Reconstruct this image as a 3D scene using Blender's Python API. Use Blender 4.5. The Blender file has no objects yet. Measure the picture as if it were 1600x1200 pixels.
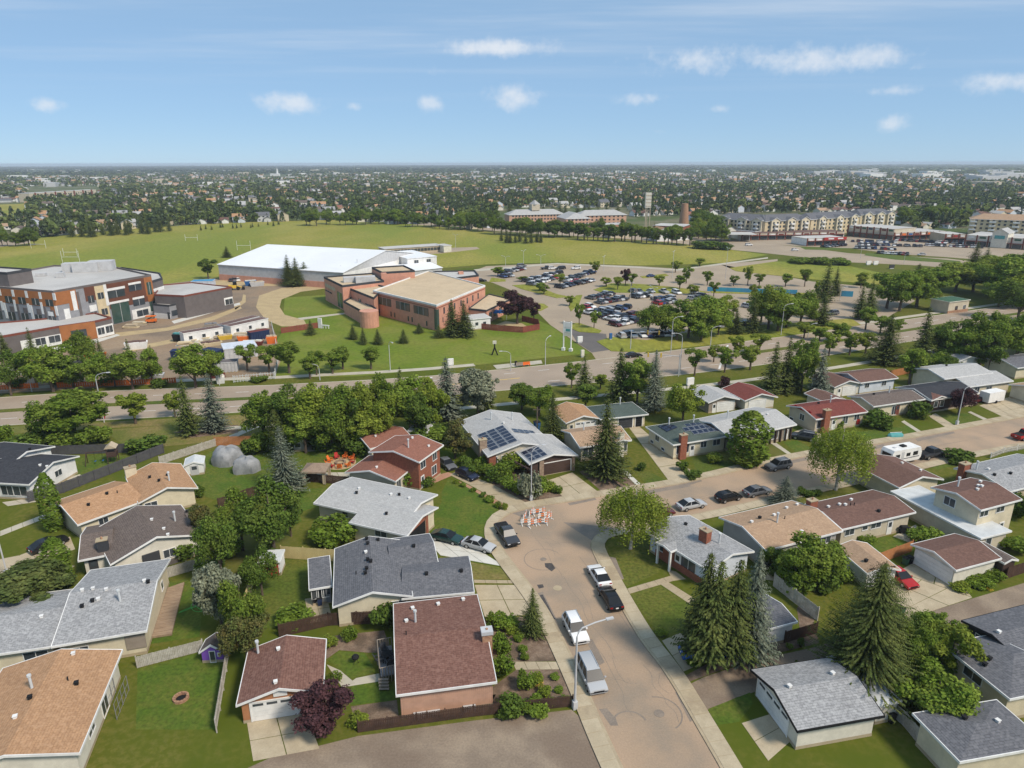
import bpy, math, random
import numpy as np
from mathutils import Vector, Matrix
R = math.radians
random.seed(7)
S = bpy.context.scene
COL = S.collection
# ---------------------------------------------------------------- camera
CAM_H = 50.0; PITCH = 17.95; ROLL = -0.12; FPX = 1067.0
cam = bpy.data.cameras.new('camera'); camo = bpy.data.objects.new('camera', cam); COL.objects.link(camo)
cam.sensor_fit = 'HORIZONTAL'; cam.sensor_width = 36.0; cam.lens = 36.0*FPX/1600.0
cam.clip_start = 1.0; cam.clip_end = 60000.0
CM = Matrix.Rotation(R(90-PITCH), 3, 'X') @ Matrix.Rotation(R(ROLL), 3, 'Z')
camo.matrix_world = Matrix.Translation((0, 0, CAM_H)) @ CM.to_4x4()
S.camera = camo
S.render.resolution_x = 1024; S.render.resolution_y = 768
# ---------------------------------------------------------------- light
SUN_EL = 48.0
SUN_AZ = math.atan2(0.80, -0.60)          # compass style angle, from +Y towards +X
w = bpy.data.worlds.new('World'); S.world = w; w.use_nodes = True; w.cycles.sampling_method = 'MANUAL'; w.cycles.sample_map_resolution = 256
nt = w.node_tree; nt.nodes.clear()
def N(tree, t, **kw):
    n = tree.nodes.new(t)
    for k, v in kw.items(): setattr(n, k, v)
    return n
def math_(tree, op, a, b=None, clamp=False):
    n = tree.nodes.new('ShaderNodeMath'); n.operation = op; n.use_clamp = clamp
    for i, x in enumerate((a, b)):
        if x is None: continue
        if isinstance(x, (int, float)): n.inputs[i].default_value = x
        else: tree.links.new(x, n.inputs[i])
    return n.outputs[0]
sky = N(nt, 'ShaderNodeTexSky', sky_type='NISHITA', sun_disc=False, sun_elevation=R(SUN_EL), sun_rotation=SUN_AZ,
        altitude=600, air_density=0.7, dust_density=0.1, ozone_density=5.0)
bg = N(nt, 'ShaderNodeBackground'); bg.inputs[1].default_value = 0.104
out = N(nt, 'ShaderNodeOutputWorld')
# clouds: small fair weather cumulus and thin cirrus over the whole sky, on a flat layer above the town
tc = N(nt, 'ShaderNodeTexCoord'); sep = N(nt, 'ShaderNodeSeparateXYZ'); nt.links.new(tc.outputs['Generated'], sep.inputs[0])
zc = math_(nt, 'MAXIMUM', sep.outputs[2], 0.015)
pl = N(nt, 'ShaderNodeCombineXYZ')
nt.links.new(math_(nt, 'DIVIDE', sep.outputs[0], zc), pl.inputs[0]); nt.links.new(math_(nt, 'DIVIDE', sep.outputs[1], zc), pl.inputs[1])
def wnoise(vec, scale, detail, rough=0.55):
    n = N(nt, 'ShaderNodeTexNoise'); n.inputs['Scale'].default_value = scale; n.inputs['Detail'].default_value = detail
    n.inputs['Roughness'].default_value = rough; nt.links.new(vec, n.inputs['Vector']); return n.outputs['Fac']
def ramp(tree, fac, a, b):
    m = N(tree, 'ShaderNodeMapRange', interpolation_type='SMOOTHSTEP'); m.inputs[1].default_value = a; m.inputs[2].default_value = b
    tree.links.new(fac, m.inputs[0]); return m.outputs[0]
def dirvec(px, py):
    d = CM @ Vector((px-800, 600-py, -FPX)); return d.normalized()
# azimuth / elevation of this sky direction
az = math_(nt, 'ARCTAN2', sep.outputs[0], sep.outputs[1]); el = math_(nt, 'ARCSINE', sep.outputs[2])
ae = N(nt, 'ShaderNodeCombineXYZ'); nt.links.new(az, ae.inputs[0]); nt.links.new(el, ae.inputs[1])
nzA = wnoise(ae.outputs[0], 26.0, 6.0, 0.6); nzB = wnoise(ae.outputs[0], 70.0, 4.0, 0.6)
CL = [(455,160,44,15,1),(552,165,14,7,.6),(671,161,20,12,.9),(803,153,38,20,1),(780,74,85,13,1),(998,154,34,10,.85),(1122,170,22,8,.7),
      (1100,92,90,20,.8),(1258,97,52,20,1),(1352,92,60,18,.9),(1395,141,45,8,.7),(1395,194,26,11,.7),(1580,128,60,14,.85),(78,164,22,9,.7),
      (1432,104,14,6,.5),(685,110,25,9,.4),(1030,205,14,5,.3),(925,206,12,5,.3)]
cl = []
for (x, y, sx, sy, a) in CL:
    d = dirvec(x, y); cl.append((math.atan2(d.x, d.y), math.asin(d.z), sx/FPX, sy/FPX, a))
rc = random.Random(5)
for k in range(8):                        # the same kind of clouds goes on round the horizon
    cl.append((rc.uniform(0.8, 5.4), rc.uniform(0.08, 0.45), rc.uniform(.02, .07), rc.uniform(.008, .02), rc.uniform(.5, 1)))
tot = None
def vmath(op, *a):
    n = N(nt, 'ShaderNodeVectorMath', operation=op)
    for k, x in enumerate(a):
        if isinstance(x, tuple): n.inputs[k].default_value = x
        else: nt.links.new(x, n.inputs[k])
    return n
for (a0, e0, sx, sy, amp) in cl:
    if a0 > math.pi: a0 -= 2*math.pi
    v = vmath('MULTIPLY_ADD', ae.outputs[0], (1/sx, 1/sy, 0.0), (-a0/sx, -e0/sy, 0.0)).outputs[0]
    r2 = vmath('DOT_PRODUCT', v, v).outputs['Value']
    g = math_(nt, 'MULTIPLY', math_(nt, 'POWER', 0.3679, r2), amp)
    tot = g if tot is None else math_(nt, 'MAXIMUM', tot, g)
puff = math_(nt, 'ADD', math_(nt, 'MULTIPLY', nzA, 0.9), math_(nt, 'MULTIPLY', nzB, 0.45))
cum = ramp(nt, math_(nt, 'ADD', tot, math_(nt, 'MULTIPLY', math_(nt, 'SUBTRACT', puff, 0.68), 1.5)), 0.22, 1.15)
cum = math_(nt, 'MULTIPLY', cum, ramp(nt, tot, 0.03, 0.22))
mp = N(nt, 'ShaderNodeMapping'); mp.inputs['Scale'].default_value = (0.30, 1.0, 1.0); nt.links.new(pl.outputs[0], mp.inputs[0])
cir = ramp(nt, wnoise(mp.outputs[0], 0.55, 6.0, 0.6), 0.42, 0.80)
cir = math_(nt, 'MULTIPLY', cir, ramp(nt, sep.outputs[2], 0.06, 0.2))
cfac = math_(nt, 'ADD', math_(nt, 'MULTIPLY', cum, 0.72), math_(nt, 'MULTIPLY', cir, 0.55), clamp=True)
mixc = N(nt, 'ShaderNodeMix', data_type='RGBA'); mixc.inputs['B'].default_value = (6.3, 6.6, 7.0, 1)
veil = N(nt, 'ShaderNodeMix', data_type='RGBA'); veil.inputs['Factor'].default_value = 0.72; veil.inputs['B'].default_value = (2.55, 4.05, 5.75, 1)   # thin even high cloud over the whole sky
nt.links.new(sky.outputs[0], veil.inputs['A'])
nt.links.new(cfac, mixc.inputs['Factor']); nt.links.new(veil.outputs['Result'], mixc.inputs['A'])
nt.links.new(mixc.outputs['Result'], bg.inputs[0]); nt.links.new(bg.outputs[0], out.inputs[0])
sun = bpy.data.lights.new('sun', 'SUN'); sun.energy = 3.2; sun.angle = R(12.0); sun.color = (1.0, 0.90, 0.77)
suno = bpy.data.objects.new('sun', sun); COL.objects.link(suno)
sd = Vector((math.sin(SUN_AZ)*math.cos(R(SUN_EL)), math.cos(SUN_AZ)*math.cos(R(SUN_EL)), math.sin(R(SUN_EL))))
suno.rotation_euler = sd.to_track_quat('Z', 'Y').to_euler(); suno.location = (0, 0, 200)
S.view_settings.view_transform = 'Standard'; S.view_settings.look = 'None'; S.view_settings.exposure = 0.33
S.view_settings.gamma = 1.0; S.view_settings.use_curve_mapping = False
S.render.engine = 'CYCLES'
S.cycles.max_bounces = 5; S.cycles.diffuse_bounces = 2; S.cycles.glossy_bounces = 2; S.cycles.transmission_bounces = 2; S.cycles.volume_bounces = 0; S.cycles.caustics_reflective = False; S.cycles.caustics_refractive = False
# ---------------------------------------------------------------- survey helpers (photo pixel on a level plane -> metres)
def G(px, py, z=0.0):
    d = CM @ Vector((px-800.0, 600.0-py, -FPX)); t = (z-CAM_H)/d.z
    return Vector((d.x*t, d.y*t))
def HT(base, topy, px=None):
    """height of something standing at ground point base whose top is seen on pixel row topy"""
    lo, hi = 0.0, 49.0
    for _ in range(40):
        m = (lo+hi)/2; c = CM.transposed() @ Vector((base.x, base.y, m-CAM_H)); y = 600-c.y/(-c.z)*FPX
        if y > topy: lo = m
        else: hi = m
    return lo
def MPP(p):                                 # metres per photo pixel at a ground point
    c = CM.transposed() @ Vector((p.x, p.y, -CAM_H)); return -c.z/FPX
# ---------------------------------------------------------------- materials
MATS = {}
def lin(c):
    return tuple(((x/255)/12.92 if x/255 <= .04045 else ((x/255+.055)/1.055)**2.4) for x in c)
def mat(name, c1, c2=None, scale=1.0, rough=.85, bump=0.0, detail=5, c3=None, scale3=.1, metallic=0, spec=.3, mix=(.35, .65), stretch=None, fine=0.0, fscale=20, objcol=False, island=0.0, trans=0.0, rnd=0.0):
    m = bpy.data.materials.new(name); MATS[name] = m; m.use_nodes = True; t = m.node_tree; t.nodes.clear()
    o = N(t, 'ShaderNodeOutputMaterial'); b = N(t, 'ShaderNodeBsdfPrincipled')
    b.inputs['Roughness'].default_value = rough; b.inputs['Metallic'].default_value = metallic; b.inputs['Specular IOR Level'].default_value = spec
    tcn = N(t, 'ShaderNodeTexCoord'); vec = tcn.outputs['Object']
    if stretch:
        mpn = N(t, 'ShaderNodeMapping'); mpn.inputs['Scale'].default_value = stretch; t.links.new(vec, mpn.inputs[0]); vec = mpn.outputs[0]
    def nz(s, d=detail):
        n = N(t, 'ShaderNodeTexNoise'); n.inputs['Scale'].default_value = s; n.inputs['Detail'].default_value = d; n.inputs['Roughness'].default_value = .6
        t.links.new(vec, n.inputs['Vector']); return n.outputs['Fac']
    def mixrgb(f, a, bb, blend='MIX'):
        x = N(t, 'ShaderNodeMix', data_type='RGBA', blend_type=blend)
        for k, v in (('A', a), ('B', bb)):
            if isinstance(v, tuple): x.inputs[k].default_value = (*v[:3], 1)
            else: t.links.new(v, x.inputs[k])
        if isinstance(f, float): x.inputs['Factor'].default_value = f
        else: t.links.new(f, x.inputs['Factor'])
        return x.outputs['Result']
    col = tuple(c1)
    if objcol:
        oi = N(t, 'ShaderNodeObjectInfo'); col = oi.outputs['Color']
    f = None
    if c2:
        f = nz(scale); col = mixrgb(ramp(t, f, *mix), col, tuple(c2))
    if c3: col = mixrgb(ramp(t, nz(scale3, 3), .42, .62), col, tuple(c3))
    if fine > 0:
        v = math_(t, 'ADD', math_(t, 'MULTIPLY', math_(t, 'SUBTRACT', nz(fscale, 2), .5), 2*fine*1.6), 1.0)
        cc = N(t, 'ShaderNodeCombineXYZ'); [t.links.new(v, cc.inputs[i]) for i in range(3)]
        col = mixrgb(1.0, col, cc.outputs[0], 'MULTIPLY')
    if island > 0 or rnd > 0:
        gi = N(t, 'ShaderNodeNewGeometry'); oi = N(t, 'ShaderNodeObjectInfo')
        v = math_(t, 'ADD', math_(t, 'MULTIPLY', math_(t, 'SUBTRACT', gi.outputs['Random Per Island'], .5), 2*island), 1.0)
        v = math_(t, 'MULTIPLY', v, math_(t, 'ADD', math_(t, 'MULTIPLY', math_(t, 'SUBTRACT', oi.outputs['Random'], .5), 2*rnd), 1.0))
        cc = N(t, 'ShaderNodeCombineXYZ'); [t.links.new(v, cc.inputs[i]) for i in range(3)]
        col = mixrgb(1.0, col, cc.outputs[0], 'MULTIPLY')
    if isinstance(col, tuple): b.inputs['Base Color'].default_value = (*col[:3], 1)
    else: t.links.new(col, b.inputs['Base Color'])
    if bump > 0:
        bn = N(t, 'ShaderNodeBump'); bn.inputs['Strength'].default_value = 1.0; bn.inputs['Distance'].default_value = bump
        t.links.new(nz(fscale if fine > 0 else scale*4), bn.inputs['Height']); t.links.new(bn.outputs[0], b.inputs['Normal'])
    sh = b.outputs[0]
    if trans > 0:
        tr = N(t, 'ShaderNodeBsdfTranslucent'); mx = N(t, 'ShaderNodeMixShader'); mx.inputs[0].default_value = trans
        if isinstance(col, tuple): tr.inputs[0].default_value = (*col[:3], 1)
        else: t.links.new(col, tr.inputs[0])
        t.links.new(sh, mx.inputs[1]); t.links.new(tr.outputs[0], mx.inputs[2]); sh = mx.outputs[0]
    t.links.new(sh, o.inputs[0]); m.diffuse_color = (*c1[:3], 1)
    return m
def roofmat(name, c1, c2, c3=None, row=.24, tab=.5, contrast=.55):
    """asphalt shingles: courses and tabs from a brick pattern on the roof's own UV, in metres"""
    m = bpy.data.materials.new(name); MATS[name] = m; m.use_nodes = True; t = m.node_tree; t.nodes.clear()
    o = N(t, 'ShaderNodeOutputMaterial'); b = N(t, 'ShaderNodeBsdfPrincipled'); b.inputs['Roughness'].default_value = .95; b.inputs['Specular IOR Level'].default_value = .15
    uv = N(t, 'ShaderNodeUVMap'); bk = N(t, 'ShaderNodeTexBrick')
    bk.inputs['Scale'].default_value = 1.0; bk.inputs['Brick Width'].default_value = tab; bk.inputs['Row Height'].default_value = row
    bk.inputs['Mortar Size'].default_value = .028; bk.inputs['Mortar Smooth'].default_value = .3; bk.inputs['Bias'].default_value = 0
    bk.inputs['Color1'].default_value = (*c1, 1); bk.inputs['Color2'].default_value = (*c2, 1)
    bk.inputs['Mortar'].default_value = (*[x*contrast for x in c1], 1)
    t.links.new(uv.outputs[0], bk.inputs['Vector'])
    tcn = N(t, 'ShaderNodeTexCoord')
    def nz(s, d=4):
        n = N(t, 'ShaderNodeTexNoise'); n.inputs['Scale'].default_value = s; n.inputs['Detail'].default_value = d; t.links.new(tcn.outputs['Object'], n.inputs['Vector']); return n.outputs['Fac']
    def mixrgb(f, a, bb, blend='MIX'):
        x = N(t, 'ShaderNodeMix', data_type='RGBA', blend_type=blend)
        for k, v in (('A', a), ('B', bb)):
            if isinstance(v, tuple): x.inputs[k].default_value = (*v[:3], 1)
            else: t.links.new(v, x.inputs[k])
        if isinstance(f, float): x.inputs['Factor'].default_value = f
        else: t.links.new(f, x.inputs['Factor'])
        return x.outputs['Result']
    col = bk.outputs['Color']
    if c3: col = mixrgb(ramp(t, nz(3.0), .40, .80), col, tuple(c3))
    v = math_(t, 'ADD', math_(t, 'MULTIPLY', nz(.5, 3), .26), .87)
    v = math_(t, 'MULTIPLY', v, math_(t, 'ADD', math_(t, 'MULTIPLY', nz(5, 2), .44), .78))
    cc = N(t, 'ShaderNodeCombineXYZ'); [t.links.new(v, cc.inputs[i]) for i in range(3)]
    col = mixrgb(1.0, col, cc.outputs[0], 'MULTIPLY')
    t.links.new(col, b.inputs['Base Color']); t.links.new(b.outputs[0], o.inputs[0]); m.diffuse_color = (*c1, 1); return m
# ---------------------------------------------------------------- mesh helper
class MB:
    def __init__(s): s.v = []; s.f = []; s.m = []; s.uv = []; s.hasuv = False
    def face(s, pts, mi=0, uv=None):
        i = len(s.v); s.v += [tuple(p) for p in pts]; s.f.append(tuple(range(i, i+len(pts)))); s.m.append(mi)
        if uv: s.hasuv = True
        s.uv.append(uv or [(p[0], p[1]) for p in pts])
    def hexa(s, b, t, mi=0):                # b, t: 4 bottom and 4 top corners, counter-clockwise
        i = len(s.v); s.v += [tuple(p) for p in b]+[tuple(p) for p in t]
        for q in ((3,2,1,0),(4,5,6,7),(0,1,5,4),(1,2,6,5),(2,3,7,6),(3,0,4,7)):
            s.f.append(tuple(i+k for k in q)); s.m.append(mi); s.uv.append([(0,0)]*4)
    def box(s, c, d, mi=0, h=0.0):          # centre, size, heading
        ca, sa = math.cos(h), math.sin(h); x, y, z = d[0]/2, d[1]/2, d[2]/2
        P = lambda a, b, e: (c[0]+a*ca-b*sa, c[1]+a*sa+b*ca, c[2]+e)
        s.hexa([P(-x,-y,-z),P(x,-y,-z),P(x,y,-z),P(-x,y,-z)], [P(-x,-y,z),P(x,-y,z),P(x,y,z),P(-x,y,z)], mi)
    def prism(s, poly, z0, z1, mi=0, top=None):
        n = len(poly); a = sum(poly[i][0]*poly[(i+1)%n][1]-poly[(i+1)%n][0]*poly[i][1] for i in range(n))
        if a < 0: poly = poly[::-1]
        i = len(s.v); s.v += [(p[0],p[1],z0) for p in poly]+[(p[0],p[1],z1) for p in poly]
        s.f.append(tuple(i+n+k for k in range(n))); s.m.append(mi if top is None else top); s.uv.append([(p[0],p[1]) for p in poly])
        s.f.append(tuple(i+k for k in range(n))[::-1]); s.m.append(mi); s.uv.append([(0,0)]*n)
        for k in range(n):
            j = (k+1) % n; s.f.append((i+k, i+j, i+n+j, i+n+k)); s.m.append(mi); s.uv.append([(0,0)]*4)
    def tube(s, path, rad, n=6, mi=0, cap=True):
        """round bar along a path; rad a number or one per point"""
        path = [Vector(p) for p in path]; rr = rad if isinstance(rad, (list, tuple)) else [rad]*len(path); i0 = len(s.v)
        for k, p in enumerate(path):
            d = (path[min(k+1, len(path)-1)]-path[max(k-1, 0)]).normalized()
            a = d.cross(Vector((0,0,1)) if abs(d.z) < .9 else Vector((1,0,0))).normalized(); b = d.cross(a)
            for j in range(n):
                q = 2*math.pi*j/n; s.v.append(tuple(p+(a*math.cos(q)+b*math.sin(q))*rr[k]))
        for k in range(len(path)-1):
            for j in range(n):
                a = i0+k*n+j; b = i0+k*n+(j+1) % n; s.f.append((a, b, b+n, a+n)); s.m.append(mi); s.uv.append([(0,0)]*4)
        if cap:
            for k in (0, len(path)-1):
                s.f.append(tuple(i0+k*n+j for j in range(n))); s.m.append(mi); s.uv.append([(0,0)]*n)
    def mesh(s, name, mats):
        me = bpy.data.meshes.new(name); me.from_pydata(s.v, [], s.f)
        for x in (mats if isinstance(mats, (list, tuple)) else [mats]): me.materials.append(MATS[x] if isinstance(x, str) else x)
        me.polygons.foreach_set('material_index', s.m)
        if s.hasuv:
            u = me.uv_layers.new(name='UVMap'); u.data.foreach_set('uv', [c for q in s.uv for p in q for c in p])
        me.update(); return me
    def build(s, name, mats, parent=None, base=None):
        if base is not None: s.v = [(x-base[0], y-base[1], z-(base[2] if len(base) > 2 else 0)) for x, y, z in s.v]
        o = bpy.data.objects.new(name, s.mesh(name, mats)); COL.objects.link(o)
        if parent is not None: o.parent = parent
        return o
def tag(o, label=None, cat=None, group=None, kind=None):
    if label: o['label'] = label
    if cat: o['category'] = cat
    if group: o['group'] = group
    if kind: o['kind'] = kind
    return o
def empty(name, loc, label=None, cat=None, group=None, rz=0.0):
    o = bpy.data.objects.new(name, None); COL.objects.link(o); o.empty_display_size = .3
    o.location = (loc[0], loc[1], loc[2] if len(loc) > 2 else 0.0); o.rotation_euler = (0, 0, rz)
    return tag(o, label, cat, group)
def struct(name, mb, mats):
    return tag(mb.build(name, mats), kind='structure')
def meshobj(name, me, parent=None, loc=None, rz=0, sc=None):
    o = bpy.data.objects.new(name, me); COL.objects.link(o)
    if parent is not None: o.parent = parent
    if loc is not None: o.location = loc if len(loc) == 3 else (loc[0], loc[1], 0)
    o.rotation_euler = (0, 0, rz)
    if sc is not None: o.scale = sc if isinstance(sc, tuple) else (sc, sc, sc)
    return o
# ---------------------------------------------------------------- palette
mat('lawn', (.084,.104,.012), (.128,.128,.022), 2.0, .95, detail=8, c3=(.070,.102,.010), scale3=.10, fine=.45, fscale=2.6)
mat('lush_lawn', (.076,.112,.010), (.112,.130,.018), 1.6, .95, detail=8, c3=(.066,.112,.009), scale3=.25, fine=.42, fscale=2.8)
mat('dry_lawn', (.165,.145,.035), (.215,.165,.062), .8, .95, detail=8, c3=(.115,.130,.022), scale3=.08, fine=.4, fscale=2.4)
mat('centre_grass', (.140,.180,.014), (.180,.190,.030), .08, .95, detail=7, c3=(.115,.165,.010), scale3=.03, fine=.25, fscale=.9)
mat('field_grass', (.220,.215,.024), (.285,.250,.050), .03, .95, detail=6, c3=(.175,.205,.020), scale3=.012, fine=.32, fscale=.8, stretch=(1, .35, 1))
mat('asphalt', (.370,.268,.182), (.280,.222,.165), .16, .92, detail=7, c3=(.415,.295,.200), scale3=.06, fine=.14, fscale=6)
mat('arterial_asphalt', (.360,.285,.215), (.315,.250,.190), .10, .92, detail=6, fine=.10, fscale=3)
mat('lot_asphalt', (.375,.300,.215), (.320,.255,.185), .05, .92, detail=6, fine=.08, fscale=1)
mat('new_asphalt', (.115,.105,.100), (.140,.125,.115), .2, .9)
mat('patch_asphalt', (.215,.178,.145), (.260,.210,.165), .6, .9, fine=.2, fscale=6)
mat('tar', (.055,.05,.048), (.09,.08,.075), 2, .8)
mat('alley', (.225,.175,.130), (.300,.235,.170), .25, .95, detail=7, c3=(.200,.150,.110), scale3=.12, fine=.2, fscale=5)
mat('concrete', (.470,.395,.275), (.400,.330,.225), .5, .9, detail=7, fine=.10, fscale=6)
mat('concrete_old', (.430,.350,.235), (.345,.275,.185), .6, .9, detail=7, c3=(.39,.32,.21), scale3=.2, fine=.12, fscale=5)
mat('concrete_new', (.62,.60,.54), (.55,.53,.47), .5, .85, fine=.05, fscale=5)
mat('path_concrete', (.48,.44,.35), (.42,.38,.30), .4, .9)
mat('mulch', (.165,.112,.078), (.235,.170,.120), 1.2, .95, detail=8, c3=(.120,.085,.058), scale3=.4, fine=.35, fscale=7)
mat('dirt', (.270,.190,.122), (.335,.250,.165), .06, .95, detail=8, c3=(.185,.140,.100), scale3=.03, fine=.2, fscale=1.2)
mat('gravel', (.460,.350,.190), (.400,.300,.165), .3, .95, fine=.15, fscale=2)
mat('paint_white', (.75,.74,.70), (.6,.58,.54), 1.0, .8)
mat('paint_yellow', (.62,.42,.12), (.5,.36,.14), 1.0, .8)
mat('paver', (.42,.235,.155), (.36,.20,.13), .8, .9, fine=.2, fscale=6)
mat('wood_deck', (.345,.250,.170), (.270,.190,.130), 1, .85, stretch=(1,6,1))
for n, c in dict(white=(.78,.77,.74), cream=(.66,.58,.42), beige=(.56,.49,.37), pale=(.69,.65,.55), tanwall=(.50,.41,.29), greywall=(.42,.40,.37), taupe=(.30,.25,.20),
                 darkbrown=(.075,.045,.035), blackwall=(.022,.022,.025), bluewhite=(.60,.64,.70), pinkwood=(.60,.36,.25), orangewood=(.42,.19,.09),
                 red=(.42,.035,.03), charcoal=(.05,.052,.058), lightgrey=(.52,.52,.52), midgrey=(.22,.22,.23), metal=(.58,.60,.60), yellowwall=(.64,.52,.33),
                 orange=(.75,.17,.03), purple=(.24,.10,.50), darkred=(.16,.035,.025), green=(.05,.12,.07), blue=(.03,.12,.32), black=(.012,.012,.013), navy=(.02,.035,.09),
                 orangepanel=(.36,.140,.050), brownpanel=(.150,.060,.036), greypanel=(.285,.285,.300), slate=(.150,.130,.125), pinkbrick=(.600,.300,.210), redbrown=(.20,.06,.04), silver=(.55,.56,.57), teal=(.10,.33,.33), brightgreen=(.12,.45,.10), yellow=(.68,.45,.05)).items():
    mat(n, c, tuple(x*.86 for x in c), .7, .8, fine=.05, fscale=4)
mat('brick', (.300,.110,.065), (.235,.085,.052), 3, .9, fine=.25, fscale=9)
mat('brick_tan', (.42,.25,.15), (.30,.16,.10), 3, .9, fine=.25, fscale=9)
mat('stone', (.36,.27,.19), (.22,.15,.11), 2.5, .9, fine=.3, fscale=5)
mat('glass', (.035,.045,.055), (.06,.07,.08), .3, .12, spec=.6)
mat('glass_green', (.035,.075,.062), (.06,.10,.085), .2, .12, spec=.6)
mat('solar', (.010,.014,.035), None, 1, .18, spec=.5)
mat('solar_frame', (.45,.47,.50), None, 1, .4, metallic=.6)
mat('car_glass', (.012,.014,.017), None, 1, .32, spec=.3)
mat('tyre', (.015,.015,.016), None, 1, .9)
mat('rim', (.45,.46,.47), None, 1, .35, metallic=.7)
mat('headlight', (.75,.76,.78), None, 1, .15)
mat('taillight', (.30,.012,.01), None, 1, .25)
mat('bark', (.095,.070,.052), (.14,.105,.08), 2, .95)
mat('bark_white', (.55,.52,.46), (.28,.24,.2), 3, .9)
mat('shade_cloth', (.30,.225,.165), (.25,.18,.13), 2, .9)
mat('tarp', (.29,.295,.30), (.22,.225,.23), .9, .55, bump=.06, detail=3)
mat('membrane', (.80,.81,.83), (.74,.75,.77), .05, .5)
mat('roof_gravel', (.545,.425,.280), (.49,.38,.25), .2, .95, fine=.1, fscale=1)
mat('roof_white', (.50,.485,.46), (.42,.405,.385), .06, .9, fine=.05, fscale=1)
mat('rooftar', (.12,.075,.065), (.16,.10,.085), .3, .9)
mat('hoarding', (.06,.22,.42), (.05,.30,.45), .25, .7)
mat('car_paint', (.5,.5,.5), None, 1, .22, spec=.5, objcol=True)
mat('thing_paint', (.5,.5,.5), None, 1, .7, objcol=True)
roofmat('r_grey', (.345,.345,.345), (.255,.255,.260), (.40,.40,.40))
roofmat('r_lgrey', (.430,.425,.415), (.365,.360,.350), (.46,.455,.44), contrast=.75)
roofmat('r_dgrey', (.150,.152,.165), (.115,.117,.130), (.18,.18,.19))
roofmat('r_tan', (.435,.255,.140), (.355,.205,.115), (.47,.29,.17), contrast=.7)
roofmat('r_tan2', (.400,.270,.175), (.345,.230,.150), (.43,.30,.20), contrast=.75)
roofmat('r_gbrown', (.165,.130,.112), (.130,.102,.090), (.185,.15,.13))
roofmat('r_brown', (.215,.112,.086), (.160,.080,.062), (.25,.14,.11))
roofmat('r_brown2', (.165,.095,.075), (.135,.078,.062), (.185,.11,.09), contrast=.75)
roofmat('r_rust', (.270,.120,.085), (.225,.100,.072), (.29,.14,.10), contrast=.75)
roofmat('r_red', (.185,.055,.045), (.155,.048,.040), (.21,.07,.055), contrast=.75)
roofmat('r_green', (.085,.110,.098), (.070,.092,.082), (.10,.125,.11), contrast=.75)
roofmat('r_black', (.050,.052,.060), (.036,.038,.045), (.06,.062,.07), contrast=.75)
# ---------------------------------------------------------------- the ground, one sheet to the horizon
def ground_material():
    m = bpy.data.materials.new('ground'); MATS['ground'] = m; m.use_nodes = True; t = m.node_tree; t.nodes.clear()
    o = N(t, 'ShaderNodeOutputMaterial'); b = N(t, 'ShaderNodeBsdfPrincipled'); b.inputs['Roughness'].default_value = .95; b.inputs['Specular IOR Level'].default_value = .1
    geo = N(t, 'ShaderNodeNewGeometry'); pos = geo.outputs['Position']
    def nz(s, d=5, st=None):
        n = N(t, 'ShaderNodeTexNoise'); n.inputs['Scale'].default_value = s; n.inputs['Detail'].default_value = d; n.inputs['Roughness'].default_value = .6
        t.links.new(pos, n.inputs['Vector']); return n.outputs['Fac']
    def mx(f, a, bb):
        x = N(t, 'ShaderNodeMix', data_type='RGBA')
        for k, v in (('A', a), ('B', bb)):
            if isinstance(v, tuple): x.inputs[k].default_value = (*v, 1)
            else: t.links.new(v, x.inputs[k])
        t.links.new(f, x.inputs['Factor']); return x.outputs['Result']
    near = mx(ramp(t, nz(1.5, 8), .4, .65), (.095,.108,.014), (.145,.135,.030))
    near = mx(ramp(t, nz(.06, 5), .40, .62), near, (.080,.104,.011))
    near = mx(ramp(t, nz(.03, 4), .56, .70), near, (.170,.140,.055))
    town = mx(ramp(t, nz(.02, 5), .42, .60), (.075,.105,.032), (.155,.145,.085))
    town = mx(ramp(t, nz(.05, 3), .62, .70), town, (.26,.24,.21))
    # farm fields beyond the town: large parcels with their own crops
    vo = N(t, 'ShaderNodeTexVoronoi', distance='CHEBYCHEV'); vo.inputs['Scale'].default_value = .0011; vo.inputs['Randomness'].default_value = .8; t.links.new(pos, vo.inputs['Vector'])
    hs = N(t, 'ShaderNodeSeparateColor'); t.links.new(vo.outputs['Color'], hs.inputs[0])
    farm = mx(ramp(t, hs.outputs[0], .45, .55), (.050,.085,.028), (.115,.135,.045))
    farm = mx(ramp(t, hs.outputs[1], .80, .84), farm, (.36,.33,.10))
    farm = mx(ramp(t, nz(.0012, 5), .46, .56), farm, (.030,.050,.024))
    ds = N(t, 'ShaderNodeVectorMath', operation='LENGTH'); t.links.new(pos, ds.inputs[0])
    wob = math_(t, 'ADD', ds.outputs['Value'], math_(t, 'MULTIPLY', nz(.002, 3), 900.0))
    c = mx(ramp(t, ds.outputs['Value'], 470, 600), near, town)
    c = mx(ramp(t, wob, 3600, 4300), c, farm)
    t.links.new(c, b.inputs['Base Color']); t.links.new(b.outputs[0], o.inputs[0])
ground_material()
mb = MB(); R0 = 16000.0; n = 40
rings = [0.0, 60, 120, 240, 480, 960, 2000, 4000, 8000, R0]
gv = [(0, 0, 0)]; gf = []
for r in rings[1:]:
    for k in range(n): gv.append((r*math.cos(2*math.pi*k/n), r*math.sin(2*math.pi*k/n), 0))
for k in range(n): gf.append((0, 1+k, 1+(k+1) % n))
for i in range(len(rings)-2):
    for k in range(n):
        a = 1+i*n+k; b = 1+i*n+(k+1) % n; gf.append((a, a+n, b+n, b))
mb.v = gv; mb.f = gf; mb.m = [0]*len(gf); mb.uv = [[(0,0)]*len(f) for f in gf]
struct('ground', mb, 'ground')
def W(pts, z=0.0): return [G(x, y, z) for x, y in pts]
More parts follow.
